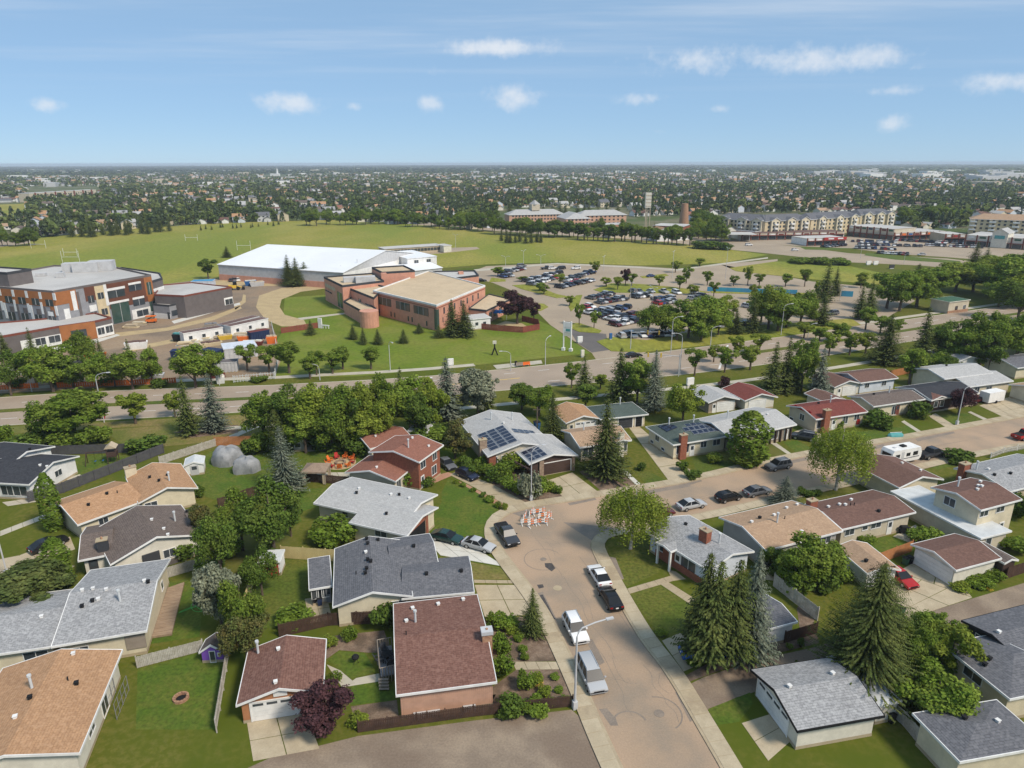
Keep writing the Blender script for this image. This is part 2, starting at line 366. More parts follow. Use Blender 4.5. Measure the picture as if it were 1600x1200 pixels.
def sheet(name, pts, m, z, world=False):
    mb = MB(); P = pts if world else W(pts)
    mb.face([(p[0], p[1], z) for p in P]); return struct(name, mb, m)
def resample(pl, n=None, step=None):
    pl = [Vector(p) for p in pl]; d = [0]
    for a, b in zip(pl, pl[1:]): d.append(d[-1]+(b-a).length)
    n = n or max(1, round(d[-1]/step)); o = []; j = 0
    for k in range(n+1):
        s = d[-1]*k/n
        while j < len(d)-2 and d[j+1] < s: j += 1
        t = (s-d[j])/max(1e-6, d[j+1]-d[j]); o.append(pl[j].lerp(pl[j+1], t))
    return o
def smooth(pl, it=2):
    pl = [Vector(p) for p in pl]
    for _ in range(it):
        q = [pl[0]]
        for a, b in zip(pl, pl[1:]): q += [a.lerp(b, .25), a.lerp(b, .75)]
        pl = q+[pl[-1]]
    return pl
def offset(pl, d):
    o = []
    for i, p in enumerate(pl):
        t = (pl[min(i+1, len(pl)-1)]-pl[max(i-1, 0)]).normalized(); o.append(p+Vector((-t.y, t.x))*d)
    return o
# --- residential street: outer and inner kerb lines
kerb_out = smooth(W([(1004,1260),(973,1198),(942,1132),(917,1072),(866,967),(840,927),(808,887),(785,857),(776,832),(780,815),(794,803),(830,793),(887,785),(930,778),(1005,766),(1080,754),(1187,728),(1265,712),(1330,701),(1437,683),(1575,657),(1700,633),(1900,600)]), 2)
kerb_in = smooth(W([(1158,1260),(1124,1198),(1086,1132),(1040,1052),(1000,1002),(970,950),(950,912),(934,880),(925,862),(922,850),(928,838),(945,829),(980,823),(1025,815),(1105,800),(1160,787),(1205,777),(1255,765),(1340,747),(1400,733),(1482,714),(1532,704),(1600,691),(1720,668),(1900,638)]), 2)
sheet('road', [*kerb_out, *kerb_in[::-1]], 'asphalt', .012, True)
def pavement(name, line, w, side, m='concrete'):
    """kerb and sidewalk: one concrete panel after another"""
    a = resample(line, step=1.6); b = offset(a, w*side); root = None
    root = tag(empty(name, (a[0].x, a[0].y, 0)), kind='structure')
    base = MB(); k = MB()
    for i in range(len(a)-1):
        base.face([(a[i].x,a[i].y,.10),(a[i+1].x,a[i+1].y,.10),(b[i+1].x,b[i+1].y,.10),(b[i].x,b[i].y,.10)])
        base.face([(a[i].x,a[i].y,.0),(a[i+1].x,a[i+1].y,.0),(a[i+1].x,a[i+1].y,.10),(a[i].x,a[i].y,.10)])
    o = base.build('kerb', 'concrete_old', root, root.location)
    for i in range(len(a)-1):
        p = MB(); q0, q1 = a[i], a[i+1]; r0, r1 = b[i], b[i+1]; t = .012
        c0 = [q0.lerp(q1, t).lerp(r0.lerp(r1, t), .15), q0.lerp(q1, 1-t).lerp(r0.lerp(r1, 1-t), .15), r0.lerp(r1, 1-t), r0.lerp(r1, t)]
        if c0[0].y > 165 or c0[0].y < 38: continue
        z = .128+random.uniform(-.006, .006)
        p.hexa([(c.x, c.y, .08) for c in c0][::(1 if side > 0 else -1)], [(c.x, c.y, z) for c in c0][::(1 if side > 0 else -1)])
        p.build('paving_slab', m if random.random() < .7 else 'concrete_old', root, root.location)
pavement('pavement', kerb_out, 1.9, 1); pavement('pavement', kerb_in, 1.9, -1)
# cracks, patches and covers on the road
for pts in [[(936,1108),(948,1107),(962,1122),(966,1134),(954,1134)], [(840,927),(848,925),(870,968),(864,968)], [(880,816),(905,818),(985,830),(930,848)], [(887,786),(930,778),(932,781),(890,790)], [(1062,758),(1095,749),(1097,752),(1064,762)], [(1430,686),(1490,674),(1492,677),(1434,690)]]:
    sheet('road_patch', pts, 'patch_asphalt', .017)
for pts in [[(851,880),(862,880),(868,888),(862,893),(852,886)], [(839,914),(848,913),(850,918),(842,920)], [(843,930),(848,929),(862,957),(868,968),(862,966),(850,944)]]:
    sheet('tar_patch', pts, 'tar', .022)
def disc(c, r, z0, z1, n=14):
    mb = MB(); mb.prism([(c.x+r*math.cos(2*math.pi*k/n), c.y+r*math.sin(2*math.pi*k/n)) for k in range(n)], z0, z1); return mb
for (x, y, r, lab) in [(849,874,.42,'round iron manhole cover near the orange barricades'), (871,919,.55,'pale worn manhole cover beside the white coupe'), (1030,1115,.50,'iron manhole cover at the mouth of the alley')]:
    c = G(x, y); o = disc(c, r, .005, .034).build('manhole_cover', 'patch_asphalt' if r != .55 else 'concrete_old', None, (c.x, c.y)); o.location = (c.x, c.y, 0); tag(o, lab, 'manhole cover')
def ringcrack(c, r, w, a0, a1):
    mb = MB()
    for k in range(18):
        t0 = a0+(a1-a0)*k/18; t1 = a0+(a1-a0)*(k+1)/18; P = lambda t, rr: (c.x+rr*math.cos(t), c.y+rr*math.sin(t), .020)
        mb.face([P(t0, r-w), P(t0, r), P(t1, r), P(t1, r-w)])
    struct('tar_seam', mb, 'patch_asphalt')
ringcrack(G(849,874), 2.6, .10, .6, 5.4); ringcrack(G(1030,1115), 2.2, .14, -1.0, 1.7); ringcrack(G(985,1132), 1.7, .20, .3, 2.8)
def crackline(pts, w=.06, m='tar', z=.019):
    P = smooth(W(pts), 1); mb = MB(); Q = offset(P, w)
    for i in range(len(P)-1): mb.face([(P[i].x,P[i].y,z),(P[i+1].x,P[i+1].y,z),(Q[i+1].x,Q[i+1].y,z),(Q[i].x,Q[i].y,z)])
    struct('tar_seam', mb, m)
for pts in [[(1000,768),(1075,756),(1080,760),(1005,773)],[(1190,729),(1262,714),(1266,718),(1194,734)],[(800,802),(830,795),(850,800),(815,808)],[(915,1000),(925,998),(945,1035),(936,1040)],[(1055,1082),(1066,1080),(1088,1122),(1078,1128)],[(945,868),(962,872),(975,905),(966,906)],[(1330,704),(1380,694),(1384,698),(1336,709)]]: sheet('worn_strip', pts, 'patch_asphalt', .015)
rk = random.Random(3)
for (x0, y0, x1, y1) in [(880,900,960,1030),(905,870,985,985),(960,1062,995,1068),(815,845,900,850),(1040,790,1250,745),(1000,800,1180,762),(1260,735,1500,690),(1350,720,1600,672),(830,830,880,905),(1005,1040,1060,1128),(930,1010,990,1120)]:
    pts = [(x0+(x1-x0)*k/6+rk.uniform(-5, 5)*(0 < k < 6), y0+(y1-y0)*k/6+rk.uniform(-3, 3)*(0 < k < 6)) for k in range(7)]
    crackline(pts, .05, 'patch_asphalt'); crackline([(x+rk.uniform(6,16), y+rk.uniform(-4,4)) for x, y in pts[1:4]], .04, 'patch_asphalt')
# --- alley
sheet('alley', [(1072,1072),(1100,1058),(1175,1033),(1270,1012),(1400,972),(1520,935),(1620,905),(1700,882),(1900,828),(2200,752),(2240,770),(1920,852),(1720,908),(1620,942),(1500,975),(1420,1000),(1300,1045),(1200,1075),(1150,1090),(1106,1110)], 'alley', .010)
sheet('verge', [(560,1150),(740,1126),(893,1109),(918,1131),(950,1200),(985,1262),(380,1330),(-100,1420),(-200,1340),(300,1240),(420,1185)], 'alley', .008)
# --- driveways and walks
def slabs(name, quad, nx, ny, m, z=.03, gap=.015):
    """a concrete drive cast in slabs with open joints; quad given as four photo corners in order"""
    a, b, c, d = W(quad); root = tag(empty(name, (a.x, a.y, 0)), kind='structure')
    for i in range(nx):
        for j in range(ny):
            f = lambda u, v: a.lerp(b, u).lerp(d.lerp(c, u), v)
            P = [f((i+gap)/nx, (j+gap)/ny), f((i+1-gap)/nx, (j+gap)/ny), f((i+1-gap)/nx, (j+1-gap)/ny), f((i+gap)/nx, (j+1-gap)/ny)]
            mb = MB(); mb.prism(P, -.05, z+random.uniform(-.006, .008)); mb.build('concrete_slab', m, root, root.location)
    return root
slabs('driveway', [(668,846),(728,847),(790,886),(688,868)], 3, 2, 'concrete_new', .05)
slabs('driveway', [(741,914),(812,914),(842,961),(757,964)], 2, 2, 'concrete')
slabs('garden_walk', [(740,906),(810,907),(812,912),(741,911)], 4, 1, 'concrete_old')
slabs('driveway', [(852,752),(894,738),(937,770),(880,777)], 2, 2, 'concrete')
slabs('driveway', [(702,742),(716,735),(770,757),(732,757)], 1, 2, 'concrete_old'); slabs('driveway', [(732,757),(770,757),(822,785),(795,792)], 1, 2, 'concrete_old')
slabs('driveway', [(978,662),(996,664),(1088,742),(1044,751)], 1, 5, 'concrete')
slabs('garden_walk', [(968,733),(976,733),(1005,760),(997,761)], 1, 6, 'concrete_new')
slabs('driveway', [(1236,676),(1260,668),(1330,700),(1296,706)], 1, 3, 'concrete')
slabs('garden_walk', [(1203,692),(1210,690),(1244,714),(1238,715)], 1, 5, 'path_concrete')
slabs('garden_walk', [(1408,659),(1413,657),(1441,675),(1436,677)], 1, 5, 'path_concrete')
slabs('driveway', [(1450,650),(1462,646),(1492,665),(1478,668)], 1, 3, 'concrete')
slabs('driveway', [(1530,634),(1556,625),(1592,648),(1568,652)], 2, 3, 'concrete'); slabs('driveway', [(1556,625),(1590,618),(1630,640),(1592,648)], 2, 3, 'concrete')
slabs('garden_walk', [(1512,644),(1517,643),(1543,655),(1538,657)], 1, 4, 'path_concrete')
slabs('parking_pad', [(1372,945),(1402,893),(1520,934),(1402,973)], 3, 3, 'concrete'); slabs('parking_pad', [(1402,893),(1440,872),(1492,903),(1520,934)], 2, 2, 'concrete')
slabs('driveway', [(1034,1001),(1062,989),(1120,1026),(1068,1050)], 2, 2, 'concrete_old')
slabs('garden_walk', [(980,920),(1050,899),(1058,906),(984,928)], 5, 1, 'concrete_old'); slabs('garden_walk', [(1030,912),(1042,908),(1088,937),(1078,944)], 1, 4, 'concrete_old')
slabs('garden_walk', [(1042,890),(1056,893),(1072,905),(1052,908)], 1, 1, 'concrete_old')
slabs('garden_walk', [(800,1034),(874,1034),(881,1046),(806,1047)], 4, 1, 'concrete')
slabs('driveway', [(385,1128),(478,1112),(500,1170),(395,1190)], 2, 2, 'concrete'); slabs('garden_walk', [(510,1038),(532,1048),(556,1068),(534,1074)], 1, 3, 'path_concrete'); slabs('garden_walk', [(536,1074),(556,1060),(595,1052),(598,1064)], 4, 1, 'path_concrete')
slabs('driveway', [(1158,1130),(1215,1112),(1245,1150),(1200,1190)], 1, 2, 'concrete')
slabs('driveway', [(-60,885),(30,868),(70,880),(-60,960)], 2, 2, 'concrete'); slabs('driveway', [(30,868),(110,838),(118,858),(45,886)], 2, 2, 'concrete')
slabs('garden_walk', [(0,830),(100,792),(104,797),(0,838)], 6, 1, 'path_concrete'); slabs('garden_walk', [(100,780),(156,762),(158,768),(104,788)], 3, 1, 'path_concrete')
slabs('driveway', [(20,900),(72,882),(118,884),(40,930)], 2, 2, 'concrete'); slabs('patio', [(3,785),(45,779),(58,784),(12,791)], 2, 1, 'path_concrete'); slabs('patio', [(100,748),(125,741),(128,744),(108,752)], 2, 1, 'path_concrete')
slabs('patio', [(1395,838),(1430,820),(1452,836),(1425,850)], 2, 2, 'path_concrete'); slabs('patio', [(1190,905),(1215,880),(1250,890),(1240,912)], 2, 1, 'concrete_old')
slabs('patio', [(520,690),(548,684),(590,695),(540,706)][0:0] or [(472,697),(540,690),(545,699),(480,706)], 3, 1, 'path_concrete')
slabs('patio', [(478,738),(550,738),(560,750),(480,752)], 3, 1, 'path_concrete'); slabs('patio', [(476,936),(510,930),(520,968),(484,974)], 2, 2, 'concrete_old')
sheet('paver_path', [(642,752),(700,738),(712,741),(690,750),(664,762)], 'paver', .02); sheet('paver_border', [(716,752),(730,757),(775,781),(796,793),(786,797),(765,781),(722,757)], 'paver', .022)
# wooden deck behind the big grey roof
dk = empty('wood_deck', tuple(G(268,955)), 'weathered brown plank deck behind the big light grey roof', 'deck')
A, B_, C, D = W([(262,918),(288,909),(268,990),(236,995)], .3)
for i in range(14):
    f = lambda u, v: A.lerp(B_, u).lerp(D.lerp(C, u), v); mb = MB()
    mb.prism([f(0, (i+.04)/14), f(1, (i+.04)/14), f(1, (i+.96)/14), f(0, (i+.96)/14)], .05, .3); mb.build('plank', 'wood_deck', dk, dk.location)
# lawns with their own turf
for m, z, P in [('lush_lawn', .012, [(690,770),(700,748),(722,757),(765,781),(778,797),(762,815),(760,838),(700,838),(672,830),(680,800),(690,785)]),
             ('lush_lawn', .012, [(262,910),(290,905),(318,920),(312,995),(236,1006)]), ('lush_lawn', .012, [(215,1046),(318,1018),(352,1030),(338,1140),(212,1140)]),
             ('lush_lawn', .012, [(290,735),(330,705),(440,700),(450,760),(350,785),(302,770)]), ('lush_lawn', .012, [(75,722),(150,710),(215,712),(180,735),(90,750)]),
             ('lush_lawn', .012, [(512,1032),(530,1018),(570,1020),(588,1050),(548,1060)]), ('lush_lawn', .012, [(540,1078),(556,1068),(618,1064),(618,1094),(548,1102)]),
             ('lush_lawn', .012, [(1345,852),(1378,838),(1420,842),(1420,860),(1370,868)]), ('dry_lawn', .012, [(685,870),(790,888),(803,905),(740,905)]), ('lush_lawn', .012, [(1338,756),(1400,735),(1415,742),(1380,768)]), ('lush_lawn', .012, [(1440,725),(1475,718),(1500,726),(1465,734)]),
             ('lawn', .010, [(945,868),(1010,842),(1042,872),(1030,895),(980,917)]), ('lawn', .010, [(984,928),(1030,914),(1078,944),(1078,975),(1034,998)]), ('lush_lawn', .012, [(1120,798),(1205,780),(1208,788),(1125,806)]), ('lush_lawn', .012, [(1106,1108),(1172,1082),(1176,1100),(1155,1128),(1120,1133)]),
             ('lush_lawn', .012, [(455,712),(480,702),(560,702),(590,715),(545,735),(470,735)]), ('lush_lawn', .012, [(465,765),(512,762),(500,790),(470,800)]), ('lawn', .012, [(410,875),(520,870),(484,975),(385,985)]), ('dry_lawn', .010, [(200,700),(160,672),(420,652),(420,660),(330,690),(235,700)]), ('dry_lawn', .014, [(0,678),(0,668),(420,646),(600,630),(600,640),(420,656)]),
             ('lush_lawn', .011, [(1310,700),(1275,690),(1300,680),(1420,665),(1436,680),(1330,700)]), ('lush_lawn', .011, [(1250,712),(1222,690),(1245,688),(1282,708)]), ('lawn', .011, [(1090,740),(1080,715),(1160,705),(1190,722)]), ('lush_lawn', .011, [(1480,666),(1466,650),(1510,645),(1538,657)]), ('lawn', .011, [(1045,752),(1010,735),(990,735),(1010,757)])]:
    sheet('lawn', P, m, z)
for P in [[(905,737),(930,732),(968,735),(998,762),(940,768)], [(755,968),(838,962),(874,1033),(800,1034),(770,1060),(750,1010)], [(806,1047),(880,1046),(896,1096),(780,1125),(760,1080)], [(1070,1056),(1120,1030),(1230,1000),(1275,985),(1280,1005),(1175,1030),(1075,1066)],
          [(508,995),(600,985),(612,1020),(575,1020),(530,1016),(510,1030)], [(548,1104),(620,1094),(624,1128),(560,1140)], [(625,1105),(775,1085),(760,1112),(640,1128)], [(822,785),(770,757),(752,740),(835,725),(880,776)], [(270,675),(300,668),(372,664),(372,676),(300,684)], [(1245,950),(1260,935),(1275,960),(1268,985),(1250,985)], [(480,700),(545,690),(550,698),(500,706)]]:
    sheet('garden_bed', P, 'mulch', .016)
sheet('foot_path', [(336,690),(420,655),(424,658),(345,694)], 'path_concrete', .015)
# --- arterial road
art_n = smooth(W([(-700,668),(-300,643),(0,622),(100,615),(250,608),(400,604),(490,599),(645,591),(795,577),(950,561),(1200,530),(1340,511),(1450,495),(1600,474),(1800,446),(2200,396)]), 1)
art_s = smooth(W([(-700,720),(-300,688),(0,664),(150,657),(400,643),(650,622),(770,611),(900,600),(1072,585),(1190,570),(1290,556),(1415,534),(1600,505),(1800,472),(2200,418)]), 1)
n_ = 60; an = resample(art_n, n_); as_ = resample(art_s, n_)
sheet('arterial_road', [*an, *as_[::-1]], 'arterial_asphalt', .012, True)
def between(u): return [a.lerp(b, u) for a, b in zip(an, as_)]
def band(name, u0, u1, m, z0, z1, i0=0, i1=n_):
    a, b = between(u0), between(u1); mb = MB(); mb.prism([*a[i0:i1+1], *b[i0:i1+1][::-1]], z0, z1); return struct(name, mb, m)
iX = min(range(n_+1), key=lambda i: (an[i]-G(985,575)).length)
band('median', .46, .56, 'lawn', 0, .12, 0, iX-6); band('median', .46, .56, 'lawn', 0, .12, iX+3, n_)
band('median', .50, .525, 'paint_yellow', .01, .03, iX-6, iX-2)
for u in (.23, .78):
    L = resample(between(u), step=3.0); mb = MB()
    for i in range(0, len(L)-1, 3):
        if -180 < L[i].x < 260:
            t = (L[i+1]-L[i]).normalized(); s_ = Vector((-t.y, t.x))*.09; a, b = L[i], L[i+1]
            mb.face([(*(a-s_), .018), (*(b-s_), .018), (*(b+s_), .018), (*(a+s_), .018)])
    struct('lane_marking', mb, 'paint_white')
for u0, u1, sgn in ((.04, .45, 1), (.57, .96, -1)):
    mb = MB(); a = between(u0); b = between(u1); i = iX+3 if sgn < 0 else iX-3
    for ii in (iX+3, iX-4):
        t = (an[ii+1]-an[ii]).normalized()*.35; mb.face([(*(a[ii]-t), .018), (*(a[ii]+t), .018), (*(b[ii]+t), .018), (*(b[ii]-t), .018)])
    struct('stop_line', mb, 'paint_white')
def ribbon(name, line, w, m, z):
    P = line; Q = offset(P, w); mb = MB()
    for i in range(len(P)-1): mb.prism([P[i], P[i+1], Q[i+1], Q[i]], 0, z)
    return struct(name, mb, m)
off_n = offset(an, 5.5); ribbon('arterial_sidewalk', [p for p in off_n[:iX-2]], 2.2, 'path_concrete', .05); ribbon('arterial_sidewalk', [p for p in offset(an, 2.0)[iX+3:]], 2.2, 'path_concrete', .05)
off_s = offset(as_, -8.5); ribbon('arterial_sidewalk', off_s[iX-8:], -1.8, 'path_concrete', .05)
ribbon('arterial_kerb', an, .3, 'path_concrete', .10); ribbon('arterial_kerb', as_, -.3, 'path_concrete', .10)
slabs('bus_pad', [(770,571),(846,563),(848,568),(776,577)], 3, 1, 'path_concrete', .06)
# --- community centre lot and roads
sheet('parking_lot', [(735,425),(760,416),(870,411),(1000,416),(1060,420),(1125,413),(1215,430),(1270,440),(1400,452),(1430,470),(1380,500),(1320,525),(1130,535),(1010,550),(985,565),(935,568),(925,552),(900,535),(860,508),(842,490),(838,478),(822,463),(770,442),(745,436)], 'lot_asphalt', .03)
sheet('lot_entrance', [(888,513),(915,518),(947,522),(952,547),(925,551),(902,536)], 'new_asphalt', .045)
sheet('lot_road', [(1125,413),(1215,405),(1215,408),(1140,419)], 'lot_asphalt', .03); sheet('lot_path', [(740,421),(870,411),(1000,417),(1055,421),(1130,411),(1200,402),(1200,404),(1130,413.5),(1058,423),(1000,419),(870,413),(745,424)], 'path_concrete', .05)
for P in [[(927,453),(955,443),(1000,444),(1055,449),(1110,457),(1085,459),(1000,458),(940,457)], [(800,446),(830,444),(870,460),(890,464),(870,466),(842,459),(815,452)], [(832,474),(850,475),(857,480),(845,486),(835,486)], [(886,506),(905,505),(940,517),(936,521),(905,519),(890,513)], [(888,478),(900,462),(910,461),(905,475),(892,487)],
          [(932,534),(955,527),(1010,532),(1060,522),(1130,512),(1240,505),(1330,498),(1345,508),(1240,524),(1120,538),(1000,551),(955,549)], [(1000,432),(1040,428),(1045,431),(1005,435)], [(1190,468),(1240,460),(1300,462),(1290,470),(1200,474)], [(1270,437),(1150,424),(1140,419),(1210,409),(1300,410),(1400,432),(1400,447)], [(764,441),(790,440),(790,437),(768,434)], [(1110,455),(1300,459),(1300,463),(1112,458)]]:
    mb = MB(); mb.prism(W(P), 0, .14); struct('grass_island', mb, 'field_grass')
# playing fields and school grounds
sheet('playing_field', [(-200,420),(0,378),(60,372),(200,358),(350,348),(520,343),(640,350),(760,362),(820,372),(930,372),(1100,385),(1200,398),(1130,411),(1000,415),(870,410),(760,413),(700,418),(560,424),(330,440),(240,445),(-200,450)], 'field_grass', .016)
sheet('centre_lawn', [(430,590),(415,560),(440,520),(445,465),(600,455),(700,520),(840,500),(862,510),(900,537),(922,552),(700,575),(560,588)], 'centre_grass', .020)
sheet('construction_yard', [(-200,600),(0,560),(120,545),(180,500),(250,445),(330,435),(420,440),(470,438),(450,455),(425,470),(420,500),(430,520),(440,560),(430,586),(250,600),(0,615)], 'dirt', .022)
sheet('gravel_track', [(400,480),(405,462),(440,450),(490,447),(515,446),(515,450),(470,456),(440,468),(437,480),(445,492),(475,500),(480,510),(440,510),(415,500)], 'gravel', .032)
sheet('centre_walk', [(465,497),(545,488),(546,490),(470,500)], 'path_concrete', .04)
sheet('rink_drive', [(320,440),(400,434),(520,440),(520,446),(400,447),(330,445)], 'gravel', .036)
sheet('pavilion_yard', [(560,395),(680,388),(745,386),(750,389),(690,396),(570,402)], 'lot_asphalt', .03)
# roads and lots around the shops
sheet('cross_road', [(640,352),(700,352),(760,360),(850,366),(960,372),(1060,380),(1120,388),(1200,396),(1330,410),(1440,415),(1600,430),(1700,445),(1700,430),(1600,418),(1480,404),(1330,396),(1250,386),(1160,376),(1060,368),(960,362),(850,358),(760,352),(690,347)], 'lot_asphalt', .03)
sheet('mall_lot', [(1130,375),(1230,372),(1330,370),(1420,368),(1500,375),(1600,380),(1700,390),(1700,412),(1560,408),(1480,402),(1400,397),(1330,388),(1250,385)], 'lot_asphalt', .034)
for P in [[(1250,386),(1330,388),(1300,391),(1258,390)], [(1355,395),(1400,399),(1500,408),(1500,412),(1400,406),(1350,399)]]: sheet('mall_verge', P, 'lush_lawn', .05)
sheet('west_street', [(0,372),(50,370),(46,380),(0,386)], 'lot_asphalt', .03)
sheet('west_meadow', [(-60,322),(40,318),(44,338),(-60,345)], 'field_grass', .03)
# ---------------------------------------------------------------- houses
DBG = False
class House:
    def __init__(s, label, name='house', cat='house', group=None): s.label = label; s.name = name; s.cat = cat; s.group = group; s.root = None; s.fr = []
    def blk(s, kind, A, B, depth, ez=3.0, slope=.22, roof='r_grey', wall='cream', oh=.5, hip=(0, 0), fascia='white', hd=None, L=None, z0=0.0, thick=.2, sk=''):
        a = G(*A, ez) if len(A) == 2 else Vector(A[:2]); b = G(*B, ez) if len(B) == 2 else Vector(B[:2])
        u = (b-a)
        if hd is not None:
            uu = Vector((math.cos(R(hd)), math.sin(R(hd)))); ln = L or abs(u.dot(uu)); u = uu
        else: ln = L or u.length; u = u.normalized()
        n = Vector((-u.y, u.x))
        if isinstance(depth, tuple):
            if depth[0] == 'c': D = (G(depth[1], depth[2], ez)-a).dot(n)
            else:
                D = 8.0
                for _ in range(120):
                    rz = ez+slope*(D/2 if kind == 'E' else ln/2); q = (G(depth[1], depth[2], rz)-a).dot(n)
                    D = .8*D+.2*(2*q if depth[0] == 'r' else q)
        else: D = float(depth)
        if DBG: print('BLK %-28s %s L=%.1f D=%.1f hd=%.0f at (%.1f,%.1f)' % (s.label[:28], kind, ln, D, math.degrees(math.atan2(u.y, u.x)), a.x, a.y))
        if s.root is None:
            c = a+u*ln/2+n*D/2; s.root = empty(s.name, (c.x, c.y, 0), s.label, s.cat, s.group)
        base = s.root.location
        F = dict(a=a, u=u, n=n, L=ln, D=D, ez=ez, slope=slope, kind=kind, oh=oh, hip=hip); s.fr.append(F)
        P = lambda x, d, z: (a.x+u.x*x+n.x*d, a.y+u.y*x+n.y*d, z); F['P'] = P
        rm = MB(); rise = slope*(D/2 if kind == 'E' else ln/2); zr = ez+rise; F['zr'] = zr
        if kind == 'F': rise = 0; zr = ez
        def up(q): return [P(*p) for p in q]
        faces = []
        if kind == 'E':
            r0, r1 = (hip[0], D/2, zr), (ln-hip[1], D/2, zr); sl = math.hypot(1, slope)
            faces.append(([(0,0,ez),(ln,0,ez),r1,r0], [(0,0),(ln,0),(r1[0],D/2*sl),(r0[0],D/2*sl)]))
            faces.append(([(ln,D,ez),(0,D,ez),r0,r1], [(ln,0),(0,0),(r0[0],D/2*sl),(r1[0],D/2*sl)]))
            if hip[0]: faces.append(([(0,D,ez),(0,0,ez),r0], [(D,0),(0,0),(D/2,hip[0])]))
            if hip[1]: faces.append(([(ln,0,ez),(ln,D,ez),r1], [(0,0),(D,0),(D/2,hip[1])]))
            outline = [(0,0,ez),(ln,0,ez)]+([] if hip[1] else [r1])+[(ln,D,ez),(0,D,ez)]+([] if hip[0] else [r0])
        elif kind == 'G':
            r0, r1 = (ln/2, hip[0], zr), (ln/2, D-hip[1], zr); sl = math.hypot(1, slope)
            faces.append(([(0,D,ez),(0,0,ez),r0,r1], [(D,0),(0,0),(r0[1],ln/2*sl),(r1[1],ln/2*sl)]))
            faces.append(([(ln,0,ez),(ln,D,ez),r1,r0], [(0,0),(D,0),(r1[1],ln/2*sl),(r0[1],ln/2*sl)]))
            if hip[0]: faces.append(([(0,0,ez),(ln,0,ez),r0], [(0,0),(ln,0),(ln/2,hip[0])]))
            if hip[1]: faces.append(([(ln,D,ez),(0,D,ez),r1], [(ln,0),(0,0),(ln/2,hip[1])]))
            outline = [(0,0,ez)]+([] if hip[0] else [r0])+[(ln,0,ez),(ln,D,ez)]+([] if hip[1] else [r1])+[(0,D,ez)]
        else:
            faces.append(([(0,0,ez),(ln,0,ez),(ln,D,ez+slope*D),(0,D,ez+slope*D)], [(0,0),(ln,0),(ln,D),(0,D)]))
            outline = [(0,0,ez),(ln,0,ez),(ln,D,ez+slope*D),(0,D,ez+slope*D)]
        for q, uv in faces:
            rm.face(up(q), 0, uv); rm.face([P(x, d, z-thick) for x, d, z in q][::-1], 0, uv[::-1])
        ro = rm.build('roof', roof, s.root, base); F['roof'] = ro
        fm = MB(); cx, cd = ln/2, D/2; m = len(outline)
        sc = lambda p, e: (p[0]+(e if p[0] > cx+.01 else -e if p[0] < cx-.01 else 0), p[1]+(e if p[1] > cd+.01 else -e if p[1] < cd-.01 else 0))
        for i in range(m):
            p, q = outline[i], outline[(i+1) % m]
            side = 'l' if max(p[0], q[0]) < .01 else 'r' if min(p[0], q[0]) > ln-.01 else 'f' if max(p[1], q[1]) < .01 else 'b' if min(p[1], q[1]) > D-.01 else ''
            if side and side in sk: continue
            po, qo = sc(p, .05), sc(q, .05); pi, qi = sc(p, -.03), sc(q, -.03)
            fm.hexa([P(*pi,p[2]-thick-.03),P(*po,p[2]-thick-.03),P(*qo,q[2]-thick-.03),P(*qi,q[2]-thick-.03)], [P(*pi,p[2]+.015),P(*po,p[2]+.015),P(*qo,q[2]+.015),P(*qi,q[2]+.015)])
        fm.build('fascia', fascia, s.root, base)
        if wall:
            wm = MB(); o = oh; zt = lambda x, d: F['zroof'](x, d)-thick*.6
            def zroof(x, d):
                if kind == 'F': return ez+slope*d
                e = [d, D-d] if kind == 'E' else [x, ln-x]
                h = slope*min(e)
                if hip[0]: h = min(h, (x if kind == 'E' else d)*rise/hip[0])
                if hip[1]: h = min(h, ((ln-x) if kind == 'E' else D-d)*rise/hip[1])
                return ez+h
            F['zroof'] = zroof
            c4 = [(o,o),(ln-o,o),(ln-o,D-o),(o,D-o)]
            for i in range(4):
                p, q = c4[i], c4[(i+1) % 4]; mid = ((p[0]+q[0])/2, (p[1]+q[1])/2)
                top = [(*q, zt(*q)), (*mid, zt(*mid)), (*p, zt(*p))]
                wm.face(up([(*p, z0-.2), (*q, z0-.2)]+top))
            wm.build('wall', wall, s.root, base)
            if z0 == 0:
                bm = MB(); e = o-.03; c4 = [(e,e),(ln-e,e),(ln-e,D-e),(e,D-e)]
                for i in range(4):
                    p, q = c4[i], c4[(i+1) % 4]; bm.face(up([(*p,-.2),(*q,-.2),(*q,.35),(*p,.35)]))
                bm.build('foundation', 'concrete_old', s.root, base)
        else:
            def zroof(x, d): return ez+(slope*d if kind == 'F' else slope*min([d, D-d] if kind == 'E' else [x, ln-x]))
            F['zroof'] = zroof
        return F
    def _face(s, F, face):
        o = F['oh']; P = F['P']; L, D = F['L'], F['D']
        if face == 'f': return (lambda t, e: (o+(L-2*o)*t, o-e)), L-2*o
        if face == 'b': return (lambda t, e: (L-o-(L-2*o)*t, D-o+e)), L-2*o
        if face == 'l': return (lambda t, e: (o-e, D-o-(D-2*o)*t)), D-2*o
        return (lambda t, e: (L-o+e, o+(D-2*o)*t)), D-2*o
